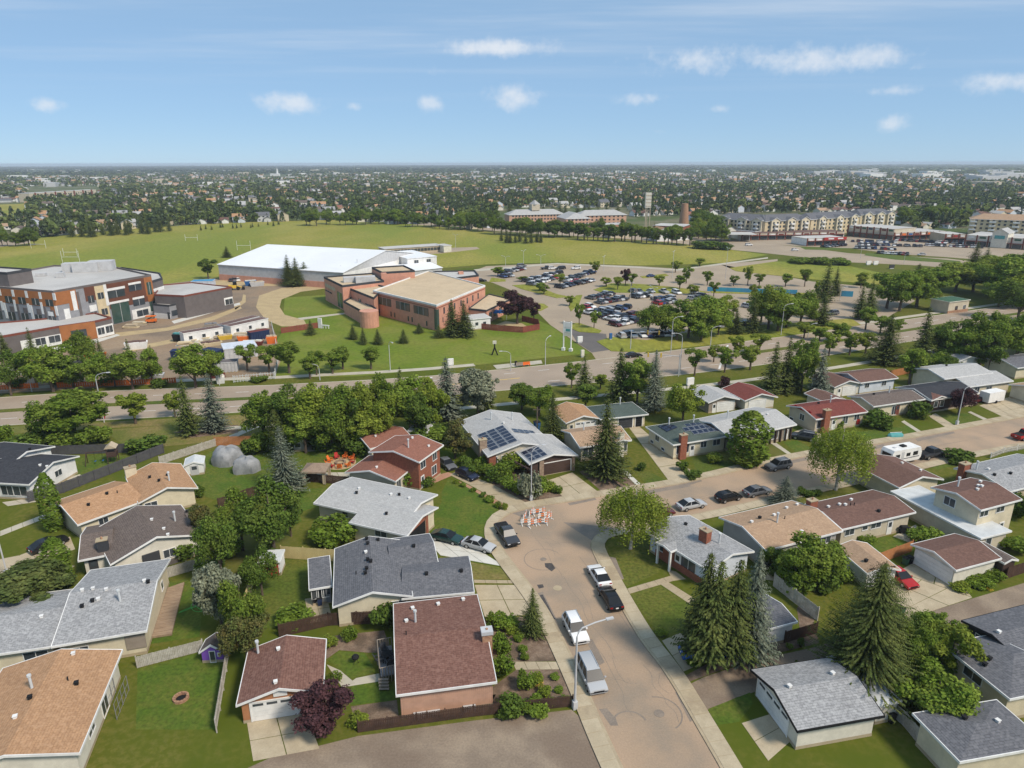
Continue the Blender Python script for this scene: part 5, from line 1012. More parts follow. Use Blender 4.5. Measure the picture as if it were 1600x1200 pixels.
def trunk_mesh(seed, L, h0=2.4, r0=.20, m='bark', top=7.5):
    rng = random.Random(seed); mb = MB(); bend = (rng.uniform(-.3, .3), rng.uniform(-.3, .3))
    mb.tube([(0,0,-.2),(bend[0]*.3,bend[1]*.3,h0),(bend[0],bend[1],(h0+top)/2),(bend[0]*.6,bend[1]*1.3,top)], [r0*1.2,r0*.9,r0*.6,r0*.15], 7)
    for k, l in enumerate(L[::2]):
        z0 = h0*.8+rng.uniform(0, 1.8); mid = (l[0]*.45, l[1]*.45, (z0+l[2])/2+.2); mb.tube([(bend[0]*.4,bend[1]*.4,z0), mid, tuple(l)], [r0*.5,r0*.32,r0*.08], 5)
    return mb.mesh('trunk', m)
PROTO = {}
for k, (nl_, lv, sh, zc_, lr_) in enumerate([(30,10000,(3.6,3.2,4.4),5.3,(.6,1.5)),(24,8600,(3.2,3.8,4.0),5.4,(.55,1.7)),(40,9500,(3.4,3.4,4.8),5.1,(.5,1.2)),(18,7600,(3.9,3.0,4.2),5.5,(.7,1.7)),(34,9000,(3.0,3.6,4.6),5.0,(.5,1.35)),(22,6800,(3.6,3.6,4.0),5.8,(.6,1.4))]):
    V, L = crown_broad(20+k, nl_, lv, .15+.012*(k % 3), sh, zc_, lobr=lr_); PROTO['broad%d' % k] = (quads_mesh('broad_crown', V, 'leaf'), trunk_mesh(k, L, 1.9), 3.6, 10.0)
for k in range(3):
    V, L = crown_broad(40+k, 22, 4200, .20, (2.7,2.7,3.2), 6.2, lobr=(.65,1.15), vase=True); PROTO['small%d' % k] = (quads_mesh('small_crown', V, 'leaf'), trunk_mesh(k+9, L, 3.4, .22), 3.3, 10.0)
for k in range(2):                       # weeping birch: leaf strings hanging from arched limbs
    rng = np.random.default_rng(60+k); nS = 560; th = rng.uniform(0, 6.28, nS); rr = 3.2*np.sqrt(rng.uniform(.02, 1, nS)); zt = 9.4-rr*.75+rng.normal(0, .6, nS); Ls = rng.uniform(1.6, 4.6, nS); C = []
    for a, r, z, l in zip(th, rr, zt, Ls):
        m_ = int(l*7); s = np.linspace(0, 1, m_); C.append(np.stack([np.cos(a)*r*(1+.12*s)+rng.normal(0,.13,m_), np.sin(a)*r*(1+.12*s)+rng.normal(0,.13,m_), z-l*s], 1))
    C = np.concatenate(C); C = C[C[:, 2] > 1.2]; V = leafquads(rng, C, np.stack([C[:,0]*.3, C[:,1]*.3, np.full(len(C), .3)], 1), .125, .8, .6)
    Lb = [(math.cos(a)*1.9, math.sin(a)*1.9, 8.2+.4*math.sin(3*a)) for a in np.linspace(0, 6, 12)]; PROTO['birch%d' % k] = (quads_mesh('birch_crown', V, 'leaf_light'), trunk_mesh(70+k, Lb, 2.5, .17, 'bark_white', 9.6), 3.6, 10.0)
def crown_spruce(seed, layers=38, R0=2.2, z0=.7, top=10.0, droop=.30, dens=1.15, power=.72, fin=1.0):
    rng = np.random.default_rng(seed); Q = []
    for i in range(layers):
        f = (i+rng.uniform(0, .7))/layers; z = z0+(top-z0)*f; r = R0*(1-f)**power*rng.uniform(.82, 1.1)+.10; n = int((7+11*(1-f))*dens)
        for j in range(n):
            a = 2*math.pi*(j+rng.uniform(-.45, .45))/n+i*1.3; rl = r*rng.uniform(.60, 1.18)*(1+.16*math.sin(2*a+seed)+.10*math.sin(3*a+f*5+seed)); ca, sa = math.cos(a), math.sin(a); ns = max(2, int(rl*4.2/fin))
            if rng.random() < .08: continue
            for s in range(ns):
                t = (s+.6)/ns; p = np.array([ca*rl*t, sa*rl*t, z-droop*rl*t+.22*rl*t*t*t]); ln = (.26+.20*(1-t))*(.7+.5*rng.random())*(.55+.45*(1-f))*.78*fin; wd = ln*.60
                d = np.array([ca, sa, -droop*.8]); e = np.array([-sa, ca, rng.normal(0, .35)]); d = d+e*rng.normal(0, .45)
                Q.append([p-d*ln*.5, p+e*wd+np.array([0,0,-.10*ln]), p+d*ln*1.1+np.array([0,0,-.10]), p-e*wd+np.array([0,0,-.10*ln])])
    Q.append([[-.05,0,top-.5],[0,.05,top-.5],[.0,0,top+.35],[.05,-.03,top-.5]]); return np.array(Q)
def spruce_trunk(r=.18, top=9.0):
    mb = MB(); mb.tube([(0,0,-.2),(0,0,top*.5),(0,0,top)], [r*1.2,r*.7,r*.1], 7); return mb.mesh('trunk', 'bark')
ST = spruce_trunk()
for k in range(3): PROTO['spruce%d' % k] = (quads_mesh('spruce_crown', crown_spruce(80+k), 'needle'), ST, 2.2, 10.2)
for k in range(2): PROTO['fat%d' % k] = (quads_mesh('wide_spruce_crown', crown_spruce(90+k, 44, 3.2, .7, 10, .22, 1.5, .75, .8), 'needle'), ST, 3.2, 10.2)
PROTO['huge0'] = (quads_mesh('huge_spruce_crown', crown_spruce(99, 74, 3.6, 1.0, 10, .16, 2.3, .62, .46), 'needle'), ST, 3.6, 10.2)
PROTO['bare0'] = (quads_mesh('raised_spruce_crown', crown_spruce(97, 46, 2.1, 2.2, 10, .30, 1.4, .6, .75), 'needle'), ST, 2.1, 10.2)
def crown_column(seed, R0=.95, n=2600):
    rng = np.random.default_rng(seed); z = rng.uniform(.1, 10, n); a = rng.uniform(0, 6.28, n); prof = R0*np.minimum(1, (10.2-z)/3.0)**.7*np.minimum(1, .55+z/4); lump = 1+.12*np.sin(a*3+z*1.3)+.08*np.sin(a*5-z*2.1)
    r = prof*lump*rng.uniform(.75, 1.04, n); C = np.stack([np.cos(a)*r, np.sin(a)*r, z], 1); return leafquads(rng, C, np.stack([np.cos(a), np.sin(a), np.full(n, .35)], 1), .17, .45, .55)
for k in range(2): PROTO['column%d' % k] = (quads_mesh('column_crown', crown_column(110+k), 'leaf_cedar'), ST, .95, 10.0)
def bush_mesh(seed, n=1500, m='leaf', size=.10):
    """ground-standing shrub, 1 m tall and 1 m across prototype scaled to size"""
    rng = np.random.default_rng(seed); nl = 9; L = np.stack([rng.uniform(-.30,.30,nl), rng.uniform(-.30,.30,nl), rng.uniform(.22,.62,nl)], 1); A = rng.uniform(.18,.34,nl); idx = rng.integers(0, nl, n)
    d = unit(rng.normal(0, 1, (n, 3))); C = L[idx]+d*(A[idx]*rng.uniform(.55, 1.08, n))[:, None]; C = C[C[:, 2] > .02]; V = leafquads(rng, C, (C-np.array([0,0,.3]))+np.array([0,0,.25]), size*.55, .5); return quads_mesh('shrub', V, m)
BUSH = {m: [bush_mesh(130+7*i+k, 1700, m) for k in range(2)] for i, m in enumerate(['leaf','leaf_dark','leaf_light','leaf_purple','leaf_cedar','leaf_grey','leaf_autumn'])}
FLOW = {m: quads_mesh('flower_clump', leafquads(np.random.default_rng(9), np.random.default_rng(8).uniform(-.5,.5,(160,3))*np.array([1,1,.4])+np.array([0,0,.35]), np.tile([0,0,1.0],(160,1)), .05, .5), m) for m in ('flower_mix','flower_yellow','flower_pink')}
for k_ in list(PROTO):                   # true spread and height of each crown
    cr, tk, r_, h_ = PROTO[k_]; co = np.empty(len(cr.vertices)*3, dtype=np.float32); cr.vertices.foreach_get('co', co); co = co.reshape(-1, 3); PROTO[k_] = (cr, tk, float(np.percentile(np.hypot(co[:,0], co[:,1]), 96)), float(np.percentile(co[:,2], 99.7)))
rt = random.Random(21)
NM = dict(broad='leafy_tree', small='young_tree', birch='weeping_birch', spruce='spruce_tree', fat='spruce_tree', bare='spruce_tree', huge='spruce_tree', column='columnar_cedar')
ADJ = dict(leaf='mid-green', leaf_dark='deep green', leaf_light='yellow-green', leaf_purple='purple', leaf_grey='silvery', leaf_autumn='browning')
def setmat(o, m):
    for s in o.material_slots: s.link = 'OBJECT'; s.material = MATS[m]
def tree(kind, bx, by, topy, wpx, label, group=None, m=None, base=None, hgt=None, wid=None):
    b = base if base is not None else G(bx, by); h_ = hgt or HT(b, topy); r = (wid or wpx*MPP(b))/2
    c = [k for k in PROTO if k.startswith(kind)]; cr, tk, r0, h0 = PROTO[rt.choice(c)]
    root = empty(NM[kind], (b.x, b.y, 0), label, 'tree', group, rt.uniform(0, 6.28)); sx = r/r0*1.06; sz = h_/h0
    root.rotation_euler = (rt.uniform(-.025,.025), rt.uniform(-.025,.025), root.rotation_euler[2]); ek = rt.uniform(.9,1.12); o = meshobj('crown', cr, root, (0,0,0), 0, (sx*ek, sx/ek, sz)); t = meshobj('trunk', tk, root, (0,0,0), 0, (max(.6*sx, .75*sz), max(.6*sx, .75*sz), sz) if kind not in ('broad','small','birch') else (sx, sx, sz))
    if m: setmat(o, m)
    if group and m in ADJ: root['label'] = ADJ[m]+' '+label
    return root
def bush(bx, by, wpx, hpx, label, m='leaf', group=None):
    b = G(bx, by); mp_ = MPP(b); o = meshobj('shrub', rt.choice(BUSH[m]), None, (b.x, b.y, 0), rt.uniform(0, 6.28), (wpx*mp_*1.05, wpx*mp_*1.05, max(.4, hpx*mp_*1.1))); return tag(o, (ADJ.get(m, 'green')+' '+label) if group else label, 'shrub', group)
def flowers(bx, by, wpx, m, label, group=None, h_=.6):
    b = G(bx, by); w_ = wpx*MPP(b); return tag(meshobj('flower_clump', FLOW[m], None, (b.x, b.y, 0), rt.uniform(0, 6.28), (w_, w_, h_)), label, 'flowers', group)
# --- spruces and other marked trees
tree('spruce', 296,679,588,36, 'dark green spruce beside the blue-green one on the roadside verge'); tree('spruce', 336,674,584,42, 'blue-green spruce on the roadside verge near the footpath', m='needle_blue')
tree('fat', 447,765,668,58, 'blue-grey spruce between the tarpaulin mounds and the gazebo', m='needle_blue')
tree('column', 436,716,640,24, 'tall grey-green columnar juniper behind the blue-grey spruce', m='needle'); tree('column', 603,686,607,24, 'tall dark columnar juniper beside the rust brown roofs', m='needle')
tree('spruce', 699,655,561,52, 'large blue spruce behind the carport', m='needle_blue'); tree('spruce', 627,648,574,34, 'dark spruce rising behind the leafy grove'); tree('broad', 748,650,578,56, 'silvery grey-leaved tree beside the large blue spruce', m='leaf_grey'); tree('spruce', 762,648,590,30, 'dark spruce half hidden by the silvery tree')
tree('fat', 863,692,616,44, 'dense green spruce between solar house and tan garage'); tree('fat', 945,742,628,72, 'tall open pine in a stone-edged bed before the tan roofed house')
tree('spruce', 912,620,556,34, 'dark spruce beside the arterial opposite the lot entrance'); tree('small', 915,640,600,32, 'dense green tree below the roadside spruce', m='leaf_dark'); tree('spruce', 968,628,545,50, 'dark spruce among leafy trees beside the blue spruce'); tree('fat', 1022,640,549,46, 'dense blue spruce at the intersection corner', m='needle_blue')
tree('broad', 995,632,560,44, 'leafy tree squeezed between the two corner spruces'); tree('broad', 1066,662,600,54, 'bright leafy tree behind the green solar roof', m='leaf_light')
for x, y, t, w_, k, lb, m in [(1204,615,535,36,'spruce','dark spruce at the west end of the boulevard spruce row',None),(1226,613,528,34,'spruce','slender dark spruce inside the boulevard spruce row','needle'),(1252,612,530,44,'broad','loose leafy tree standing inside the boulevard spruce row','leaf'),(1278,620,545,38,'spruce','blue-tinged spruce at the east end of the boulevard spruce row','needle_blue'),(1240,610,540,30,'spruce','short dark spruce behind the leafy boulevard tree',None)]: tree(k, x, y, t, w_, lb, m=m)
tree('fat', 1382,568,493,54, 'broad green spruce beside the orange fence'); tree('spruce', 1436,572,482,40, 'tall dark spruce above the round roadside trees')
for x, y, t in [(1149,522,482),(1176,520,465)]: tree('spruce', x, y, t, 26, 'dark spruce at the edge of the large car park', 'car park edge spruces')
for x, y, t, w_ in [(1287,472,410,30),(1284,508,455,28),(1268,498,458,20),(1304,462,418,20),(1343,499,443,24),(1358,488,438,28)]: tree('spruce', x, y, t, w_, 'dark spruce in the group beside the right-hand grass field', 'grass field spruces')
for x, y, t in [(1092,1041,868),(1107,1048,880),(1136,1038,876)]: tree('bare', x, y, t, 72, 'tall green spruce with bare lower trunk beside the blue truck', 'spruces beside the blue truck')
tree('fat', 1172,1025,862,84, 'bluish spruce standing against the white alley garage', m='needle_blue'); tree('huge', 1350,1060,888,142, 'huge spreading spruce between the alley and the play yard', m='needle')
tree('fat', 831,991,921,38, 'small dense spruce beside the cracked driveway'); tree('fat', 1224,787,745,42, 'small blue spruce in front of the light tan roof', m='needle_blue')
for x, y, t in [(707,525,468),(726,526,470)]: tree('spruce', x, y, t, 32, 'dark spruce against the brick community centre', 'spruces at the brick centre')
for x, y, t in [(552,530,508),(568,537,512),(591,538,514),(631,536,514),(486,523,500),(686,528,508),(655,520,505)]: tree('spruce', x, y, t, 17, 'young spruce on the community centre lawn', 'young lawn spruces')
tree('fat', 452,446,399,26, 'tallest dark pine in the clump before the white arena'); tree('fat', 464,447,404,30, 'broad dark pine in the clump before the white arena'); tree('fat', 477,446,410,28, 'low rounded dark pine beside the broad one at the arena', m='needle')
tree('small', 326,436,405,26, 'leafy tree at the corner of the white arena', m='leaf_dark'); tree('spruce', 355,402,385,16, 'dark spruce behind the arena corner')
# --- large leafy trees
tree('broad', 118,690,613,80, 'big round-headed tree beside the arterial verge'); tree('broad', 84,692,624,62, 'lower half of the big roadside tree clump', m='leaf'); tree('small', 212,662,615,46, 'young vase-shaped tree on the roadside verge', m='leaf_light'); tree('small', 274,652,613,32, 'thin young tree next to the roadside spruces', m='leaf_light')
for x, y, t, w_ in [(415,690,612,62),(452,694,606,66),(492,696,600,74),(530,692,597,74),(566,688,600,70),(606,682,590,60),(642,678,592,58),(520,706,632,58),(575,702,640,56),(658,690,618,46),(478,708,642,52),(676,676,600,44),(545,700,615,60),(590,694,612,60)]: tree('broad', x, y, t, w_, 'full green tree in the dense grove behind the rust brown roofs', 'grove trees', m=rt.choice(['leaf','leaf','leaf_dark','leaf_light']))
tree('broad', 711,716,658,44, 'tree with yellowing leaves beside the solar house', m='leaf_autumn'); tree('broad', 842,650,603,48, 'leafy tree rising behind the solar house roof'); tree('broad', 815,640,598,40, 'green tree between the solar house and the arterial', m='leaf_dark')
tree('birch', 985,858,766,92, 'white-barked weeping birch on the corner lawn of the bend'); tree('birch', 1306,766,672,86, 'weeping birch at the kerb beside the travel trailer')
tree('column', 1166,724,642,62, 'tall oval cedar beside the streetlamp and grey porch', m='leaf'); tree('broad', 1497,648,603,46, 'purple-leaved tree before the dark brown house', m='leaf_purple'); tree('broad', 808,506,455,48, 'purple-leaved tree beside the play yard', m='leaf_purple'); tree('small', 834,502,472,22, 'small purple-leaved tree at the red fence', m='leaf_purple')
tree('column', 86,828,738,30, 'bright green columnar cedar beside the walk to the tan house'); tree('column', 95,908,840,38, 'pair-like green cedar in front of the grey-brown roof'); tree('broad', 510,1134,1072,84, 'dark purple shrub-tree beside the garage with white door', m='leaf_purple')
for x, y, t, w_, lb, m in [(430,872,757,92,'dense grey-green tree behind the yellow fence','leaf_dark'),(380,860,770,62,'olive tree in the thicket beside the yellow fence','leaf'),(348,905,800,62,'dark tree in the thicket above the red shed','leaf_dark'),(348,985,880,60,'silvery tree in the thicket above the purple playhouse','leaf_grey'),(385,1010,905,64,'leafy thicket tree beside the leaning yellow rail','leaf'),(388,1036,955,66,'tree with brown seed clusters beside the garage','leaf_autumn'),(410,930,860,50,'bushy tree behind the red shed','leaf_dark'),(322,852,790,34,'thin browning tree at the grey-brown roof','leaf_autumn'),(455,838,772,38,'dark reddish tree beside the yellow fence','leaf_dark')]: tree('broad', x, y, t, w_, lb, m=m)
for x, y, t, w_, lb, m in [(1272,914,840,80,'bushy tree behind the weathered picket fence','leaf'),(1238,925,858,54,'leafy tree next to the picket fence corner','leaf'),(1450,1012,958,64,'round leafy tree beside the alley pad','leaf'),(1482,1060,985,70,'yellow-green tree beside the charcoal hip roof','leaf_light'),(1458,1130,1055,104,'round dense tree in front of the charcoal roofs','leaf'),(1410,1065,970,60,'leafy tree behind the huge spruce','leaf'),(1208,892,852,40,'slim leafy tree beside the taupe wall','leaf_dark')]: tree('broad', x, y, t, w_, lb, m=m)
tree('broad', 35,955,895,130, 'wide dark mugo pine in front of the big grey roof', m='needle'); tree('broad', 80,952,905,70, 'second low mugo pine beside the cedars', m='needle')
# --- street and boulevard rows
for x, y, t, w_ in [(18,618,552,50),(-30,625,556,56),(84,612,542,62),(58,602,545,42),(152,608,550,52),(130,572,520,42),(208,609,552,52),(240,601,546,34),(306,606,542,60),(330,602,548,40),(115,606,556,40),(180,604,556,36)]: tree('broad', x, y, t, w_, 'leafy boulevard tree in front of the school site', 'school boulevard trees', m=rt.choice(['leaf','leaf_dark','leaf']))
for x, y, t in [(55,565,512),(160,568,530),(207,580,530),(240,585,540),(10,560,520)]: tree('spruce', x, y, t, 20, 'young spruce in front of the school site', 'school site spruces')
for x, y, t, w_ in [(387,579,540,32),(421,582,540,36),(452,583,536,38),(485,592,556,28),(495,586,548,24),(520,584,552,30),(536,577,543,30),(580,577,541,26)]: tree('small', x, y, t, w_, 'round-headed young tree along the community centre lawn', 'community lawn trees')
for x, y, t, w_ in [(665,624,588,26),(893,606,568,26),(1085,587,545,30),(1132,582,543,30),(1172,578,541,30),(1115,566,540,20),(1150,560,525,26),(1186,552,522,26),(1295,556,520,28),(1327,555,518,30),(1352,552,520,26),(1310,535,505,34),(1280,533,512,24),(1420,600,545,36),(1256,528,505,26),(1375,520,495,28),(1395,524,498,30),(1352,515,480,24),(938,608,585,20)]: tree('small', x, y, t, w_, 'young leafy tree along the arterial boulevard', 'arterial boulevard trees', m=rt.choice(['leaf','leaf_light']))
for x, y, t in [(905,508,475),(928,513,486),(947,448,433),(965,453,433),(987,447,427),(1030,447,430),(1062,452,430),(1072,443,417),(1055,426,408),(1093,416,403),(1105,446,423),(1083,461,445),(1115,463,441),(1146,447,431),(1168,446,416),(1186,447,428),(1177,468,445),(1227,448,427),(1257,448,421),(1277,466,440),(778,432,417),(817,440,432),(845,455,442),(875,445,428),(850,460,446),(930,428,408),(1345,450,425),(890,478,462)]: tree('small', x, y, t, 17, 'small pruned tree in a car park island', 'car park island trees', m=rt.choice(['leaf','leaf_light']))
tree('small', 977,447,420,16, 'small purple tree in the car park island', m='leaf_purple')
for x, y, t, w_ in [(1012,525,474,52),(1040,522,478,44),(1075,528,470,54),(1106,526,464,56),(1130,505,462,36),(1058,532,490,40),(1095,532,488,44),(1122,524,480,40),(1200,515,445,58),(1228,512,450,58),(1250,510,456,50),(1215,518,468,54),(1188,505,462,40)]: tree('broad', x, y, t, w_, 'spreading leafy tree between the car park and the arterial', 'car park border trees', m=rt.choice(['leaf','leaf_light','leaf']))
for x, y, t, w_ in [(1385,482,428,54),(1405,486,425,48),(1432,480,422,60),(1458,462,418,54),(1492,456,412,60),(1520,456,412,60),(1556,466,412,60),(1578,472,405,68),(1598,455,395,60),(1540,440,400,60),(1575,436,398,60),(1560,480,440,50),(1590,500,440,60),(1620,470,400,70),(1600,480,430,60)]: tree('broad', x, y, t, w_, 'full leafy tree in the wood beside the utility building', 'utility wood trees', m=rt.choice(['leaf','leaf_dark','leaf_light','leaf']))
for x, y, t in [(1520,420,378),(1538,422,388),(1565,460,425),(1432,440,412),(1448,438,418),(1590,440,410)]: tree('spruce', x, y, t, 26, 'dark spruce in the wood beside the plaza', 'plaza wood spruces')
for x, y, t, w_ in [(1470,568,505,60),(1500,572,512,50),(1530,572,488,58),(1560,566,490,64),(1588,560,492,60),(1620,555,480,70),(1545,580,520,50),(1450,585,548,40),(1478,592,556,30)]: tree('broad', x, y, t, w_, 'round roadside tree behind the white garage', 'trees behind the white garage', m=rt.choice(['leaf','leaf_dark','leaf']))
for k in range(26):
    t = k/25; bush(395+290*t+rt.uniform(-6,6), 704-14*t+rt.uniform(-8,8), rt.uniform(26,46), rt.uniform(18,32), 'dark undergrowth shrub beneath the dense grove', rt.choice(['leaf_dark','leaf_dark','leaf']), 'grove undergrowth')
for x, y, w_ in [(70,693,40),(100,697,44),(135,695,40),(160,692,26)]: bush(x, y, w_, 30, 'leafy undergrowth at the foot of the big verge trees', 'leaf', 'verge undergrowth')
for x, y, w_ in [(345,930,44),(365,970,46),(392,960,40),(330,900,40),(400,900,44),(372,1000,44),(356,868,40),(420,880,40),(350,1010,36)]: bush(x, y, w_, w_*.7, 'tangled shrub in the thicket between the yards', rt.choice(['leaf','leaf_dark']), 'thicket shrubs')
for x, y, w_ in [(1225,900,50),(1250,925,56),(1290,920,50),(1310,905,40),(1430,1040,50),(1460,1050,50),(1425,1105,50)]: bush(x, y, w_, w_*.7, 'full green shrub under the back yard trees', rt.choice(['leaf','leaf_dark']), 'back yard shrubs')
# --- shrubs and beds
for a in [(232,706,52,26,'rounded dark shrub at the end of the dark fence','leaf_dark'),(45,704,56,28,'dark shrub beside the black roofed house','leaf_dark'),(4,690,30,28,'green shrub against the black roofed house','leaf'),(558,712,44,30,'dark shrub on the rear lawn edge','leaf_dark'),(520,848,62,40,'large green bush before the cream wall','leaf'),(636,755,36,34,'green cedar bush beside the rust brown gable','leaf_cedar'),(664,760,30,16,'low dark shrub at the paver path','leaf_dark'),(600,980,42,40,'round bush beside the dark brown roof','leaf_dark'),(461,976,50,26,'low shrub on the brown fence','leaf'),(310,775,24,20,'round blue-green bush at the tan house','leaf_dark'),(295,868,44,30,'dark bush beside the grey-brown house','leaf_dark'),
          (780,1020,30,36,'clipped round hedge ball nearer the small spruce','leaf_cedar'),(787,1055,34,40,'clipped round hedge ball beside the corner chimney','leaf_cedar'),(800,1115,50,30,'spreading shrub at the corner fence','leaf_dark'),(838,1112,44,22,'low shrub beside the lamp base','leaf'),(790,978,40,22,'leafy perennials beside the driveway edge','leaf'),(1078,748,20,14,'green clipped hedge at the driveway of the green roof','leaf_dark'),(1065,735,18,16,'rounded hedge end by the green roofed porch','leaf_dark'),(1087,745,16,12,'small hedge end near the kerb','leaf_dark'),(1115,722,24,16,'bright small shrub on the lawn of the solar bungalow','leaf_light'),(1002,735,16,14,'small round shrub in a stone ring','leaf_dark'),
          (1372,667,46,30,'big round bush in front of the grey-brown bungalow','leaf_dark'),(1436,653,38,28,'round bush beside the dark brown house','leaf_dark'),(1310,670,12,16,'small green shrub at the red bungalow door','leaf'),(1345,664,16,8,'low shrub by the red shutter','leaf'),(1500,722,48,20,'flat-topped hedge near the black pickup','leaf_dark'),(1250,775,16,16,'dark round shrub by the small blue spruce','leaf_dark'),(1262,776,18,12,'dark low shrub in front of the brown roof','leaf_dark'),(1275,775,18,12,'dark low hedge shrub under the birch','leaf_dark'),(1440,845,44,26,'long hedge beside the grey wing','leaf'),(1455,853,20,16,'hedge end beside the patio set','leaf'),(1490,812,8,8,'tiny shrub','leaf'),(1595,810,40,40,'shrub beside the two-storey house','leaf_dark'),(1585,858,44,24,'vegetable plants beside the two-storey house','leaf'),(1352,848,30,14,'shrub border before the beige house','leaf'),
          (1500,920,30,10,'low flowering ground cover beside the garage wall','leaf_light'),(1528,915,36,14,'green bed plants beside the white garage','leaf'),(1550,905,30,16,'tall bed plants beside the white garage','leaf'),(1098,620,22,18,'round purple shrub by the roadside path','leaf_purple'),(1130,604,20,18,'purple barberry mound by the white cabinet','leaf_purple'),(1455,592,46,26,'rounded shrub at the orange fence','leaf_dark'),(1465,595,20,12,'bright shrub near the pale house','leaf_light'),(1330,862,10,8,'small shrub','leaf'),(560,1130,28,16,'bright green shrub in the bare bed','leaf_light'),(518,1010,20,20,'yellow-green shrub at the brown fence','leaf_light'),(548,1000,24,24,'grey-green shrub at the brown fence','leaf'),(520,1068,24,18,'low shrub beside the garage walk','leaf'),(1245,1045,12,14,'small planter shrub by the alley','leaf_dark'),(1233,1014,10,12,'small yucca by the alley fence','leaf'),(1250,1010,12,16,'dark potted shrub by the alley fence','leaf_dark'),(1034,992,16,10,'small shrub beside the spruces','leaf_light'),(1085,1040,24,12,'low weeds under the spruces','leaf_dark'),(1400,700,12,5,'dark flat ground shrub on the lawn','leaf_dark'),(1346,689,14,6,'flat dark shrub on the red bungalow lawn','leaf_dark')]:
    if a[4] not in ('tiny shrub','small shrub'): bush(a[0],a[1],a[2],a[3],a[4],a[5])
for x, y, w_, h_, m in [(760,742,24,22,'leaf'),(775,752,30,26,'leaf_dark'),(790,748,34,34,'leaf'),(782,742,20,18,'leaf_purple'),(800,765,30,24,'leaf'),(812,770,26,20,'leaf_light'),(828,778,30,50,'leaf_grey'),(840,772,26,20,'leaf'),(858,765,22,14,'leaf_light'),(870,770,18,12,'leaf'),(735,742,26,20,'leaf_dark'),(750,730,22,20,'leaf'),(845,755,18,12,'leaf'),(805,735,40,30,'leaf_light'),(728,728,24,16,'leaf_dark')]: bush(x, y, w_, h_, 'lush mixed shrub in the solar house front garden', m, 'solar house garden shrubs')
for x, y, w_, h_, m in [(800,990,22,16,'leaf_light'),(810,1000,18,12,'leaf'),(816,1018,16,10,'leaf'),(822,1075,30,34,'leaf'),(838,1068,20,20,'leaf_light'),(850,1085,20,16,'leaf_light'),(868,1060,14,8,'leaf'),(872,1080,16,8,'leaf'),(885,1095,16,10,'leaf'),(860,1100,18,10,'leaf'),(820,1030,14,12,'leaf'),(770,975,20,22,'leaf'),(762,990,16,18,'leaf_dark')]: bush(x, y, w_, h_, 'leafy garden plant in the corner house front beds', m, 'corner garden plants')
for x, y, w_, h_, m in [(712,755,8,6,'leaf_light'),(724,760,10,7,'leaf'),(740,768,10,7,'leaf'),(755,776,11,8,'leaf_dark'),(766,784,14,10,'leaf'),(778,793,10,10,'leaf'),(788,796,10,12,'leaf_light')]: bush(x, y, w_, h_, 'small border shrub along the paver edging', m, 'paver edging shrubs')
for x, y, w_, m, lb in [(779,789,8,'flower_pink','magenta flowers at the end of the paver edging'),(843,1072,12,'flower_yellow','yellow flowers in the corner garden bed'),(818,1025,12,'flower_mix','white flowers in the corner garden bed'),(665,748,12,'flower_mix','white hydrangea beside the brick house door'),(250,877,14,'flower_mix','white flowering shrub beside the porch'),(1545,922,10,'flower_yellow','yellow flowers beside the white garage')]: flowers(x, y, w_, m, lb)
for x, y, w_, h_ in [(405,596,26,10),(170,600,40,12),(250,604,30,12),(95,600,30,14),(30,606,30,16),(1345,445,22,6),(1250,411,40,9),(1285,413,36,12),(1315,414,30,12),(1110,389,40,13),(1090,388,26,12),(1132,390,30,12)]: bush(x, y, w_, h_, 'low roadside shrub mass along the open ground', rt.choice(['leaf','leaf_dark']), 'roadside shrub masses')
# ---------------------------------------------------------------- vehicles
def ring_loft(mb, rings, mi=0, caps=True):
    i0 = len(mb.v); n = len(rings[0])
    for r in rings: mb.v += [tuple(p) for p in r]
    for k in range(len(rings)-1):
        for j in range(n):
            a = i0+k*n+j; b = i0+k*n+(j+1) % n; mb.f.append((a, b, b+n, a+n)); mb.m.append(mi); mb.uv.append([(0,0)]*4)
    if caps:
        for k in (0, len(rings)-1): mb.f.append(tuple(i0+k*n+j for j in range(n))); mb.m.append(mi); mb.uv.append([(0,0)]*n)
CARS = {  # length, half width, lower body stations (x, hood/belt height), cabin (x0 base, x0 top, x1 top, x1 base, roof height), wheel radius
 'sedan': dict(L=4.7, w=.90, st=[(-2.35,.62),(-2.28,.86),(-1.75,.95),(-.9,.95),(.75,.93),(1.0,.90),(1.95,.76),(2.3,.62),(2.35,.50)], cab=(-1.95,-1.05,.25,1.10,1.44), wr=.33, wx=(-1.42,1.42)),
 'suv':   dict(L=4.6, w=.93, st=[(-2.3,.70),(-2.26,1.0),(-1.9,1.06),(-.9,1.06),(.75,1.04),(1.0,1.02),(1.95,.92),(2.26,.76),(2.3,.58)], cab=(-2.22,-1.85,.35,1.12,1.72), wr=.37, wx=(-1.38,1.40)),
 'hatch': dict(L=4.2, w=.89, st=[(-2.1,.64),(-2.06,.92),(-1.6,.98),(-.8,.98),(.7,.95),(.95,.92),(1.75,.80),(2.05,.65),(2.1,.52)], cab=(-2.02,-1.5,.25,1.08,1.52), wr=.33, wx=(-1.28,1.28)),
 'van':   dict(L=5.0, w=.98, st=[(-2.5,.72),(-2.46,1.02),(-2.0,1.08),(-.9,1.08),(1.05,1.04),(1.3,1.0),(2.1,.88),(2.46,.72),(2.5,.56)], cab=(-2.42,-2.1,.75,1.55,1.76), wr=.35, wx=(-1.5,1.55)),
 'truck': dict(L=5.7, w=.98, st=[(-2.85,.75),(-2.83,1.10),(-1.2,1.12),(-.6,1.12),(.95,1.12),(1.2,1.10),(2.4,1.04),(2.8,.86),(2.85,.62)], cab=(-.75,-.55,.75,1.35,1.84), wr=.40, wx=(-1.75,1.85))}
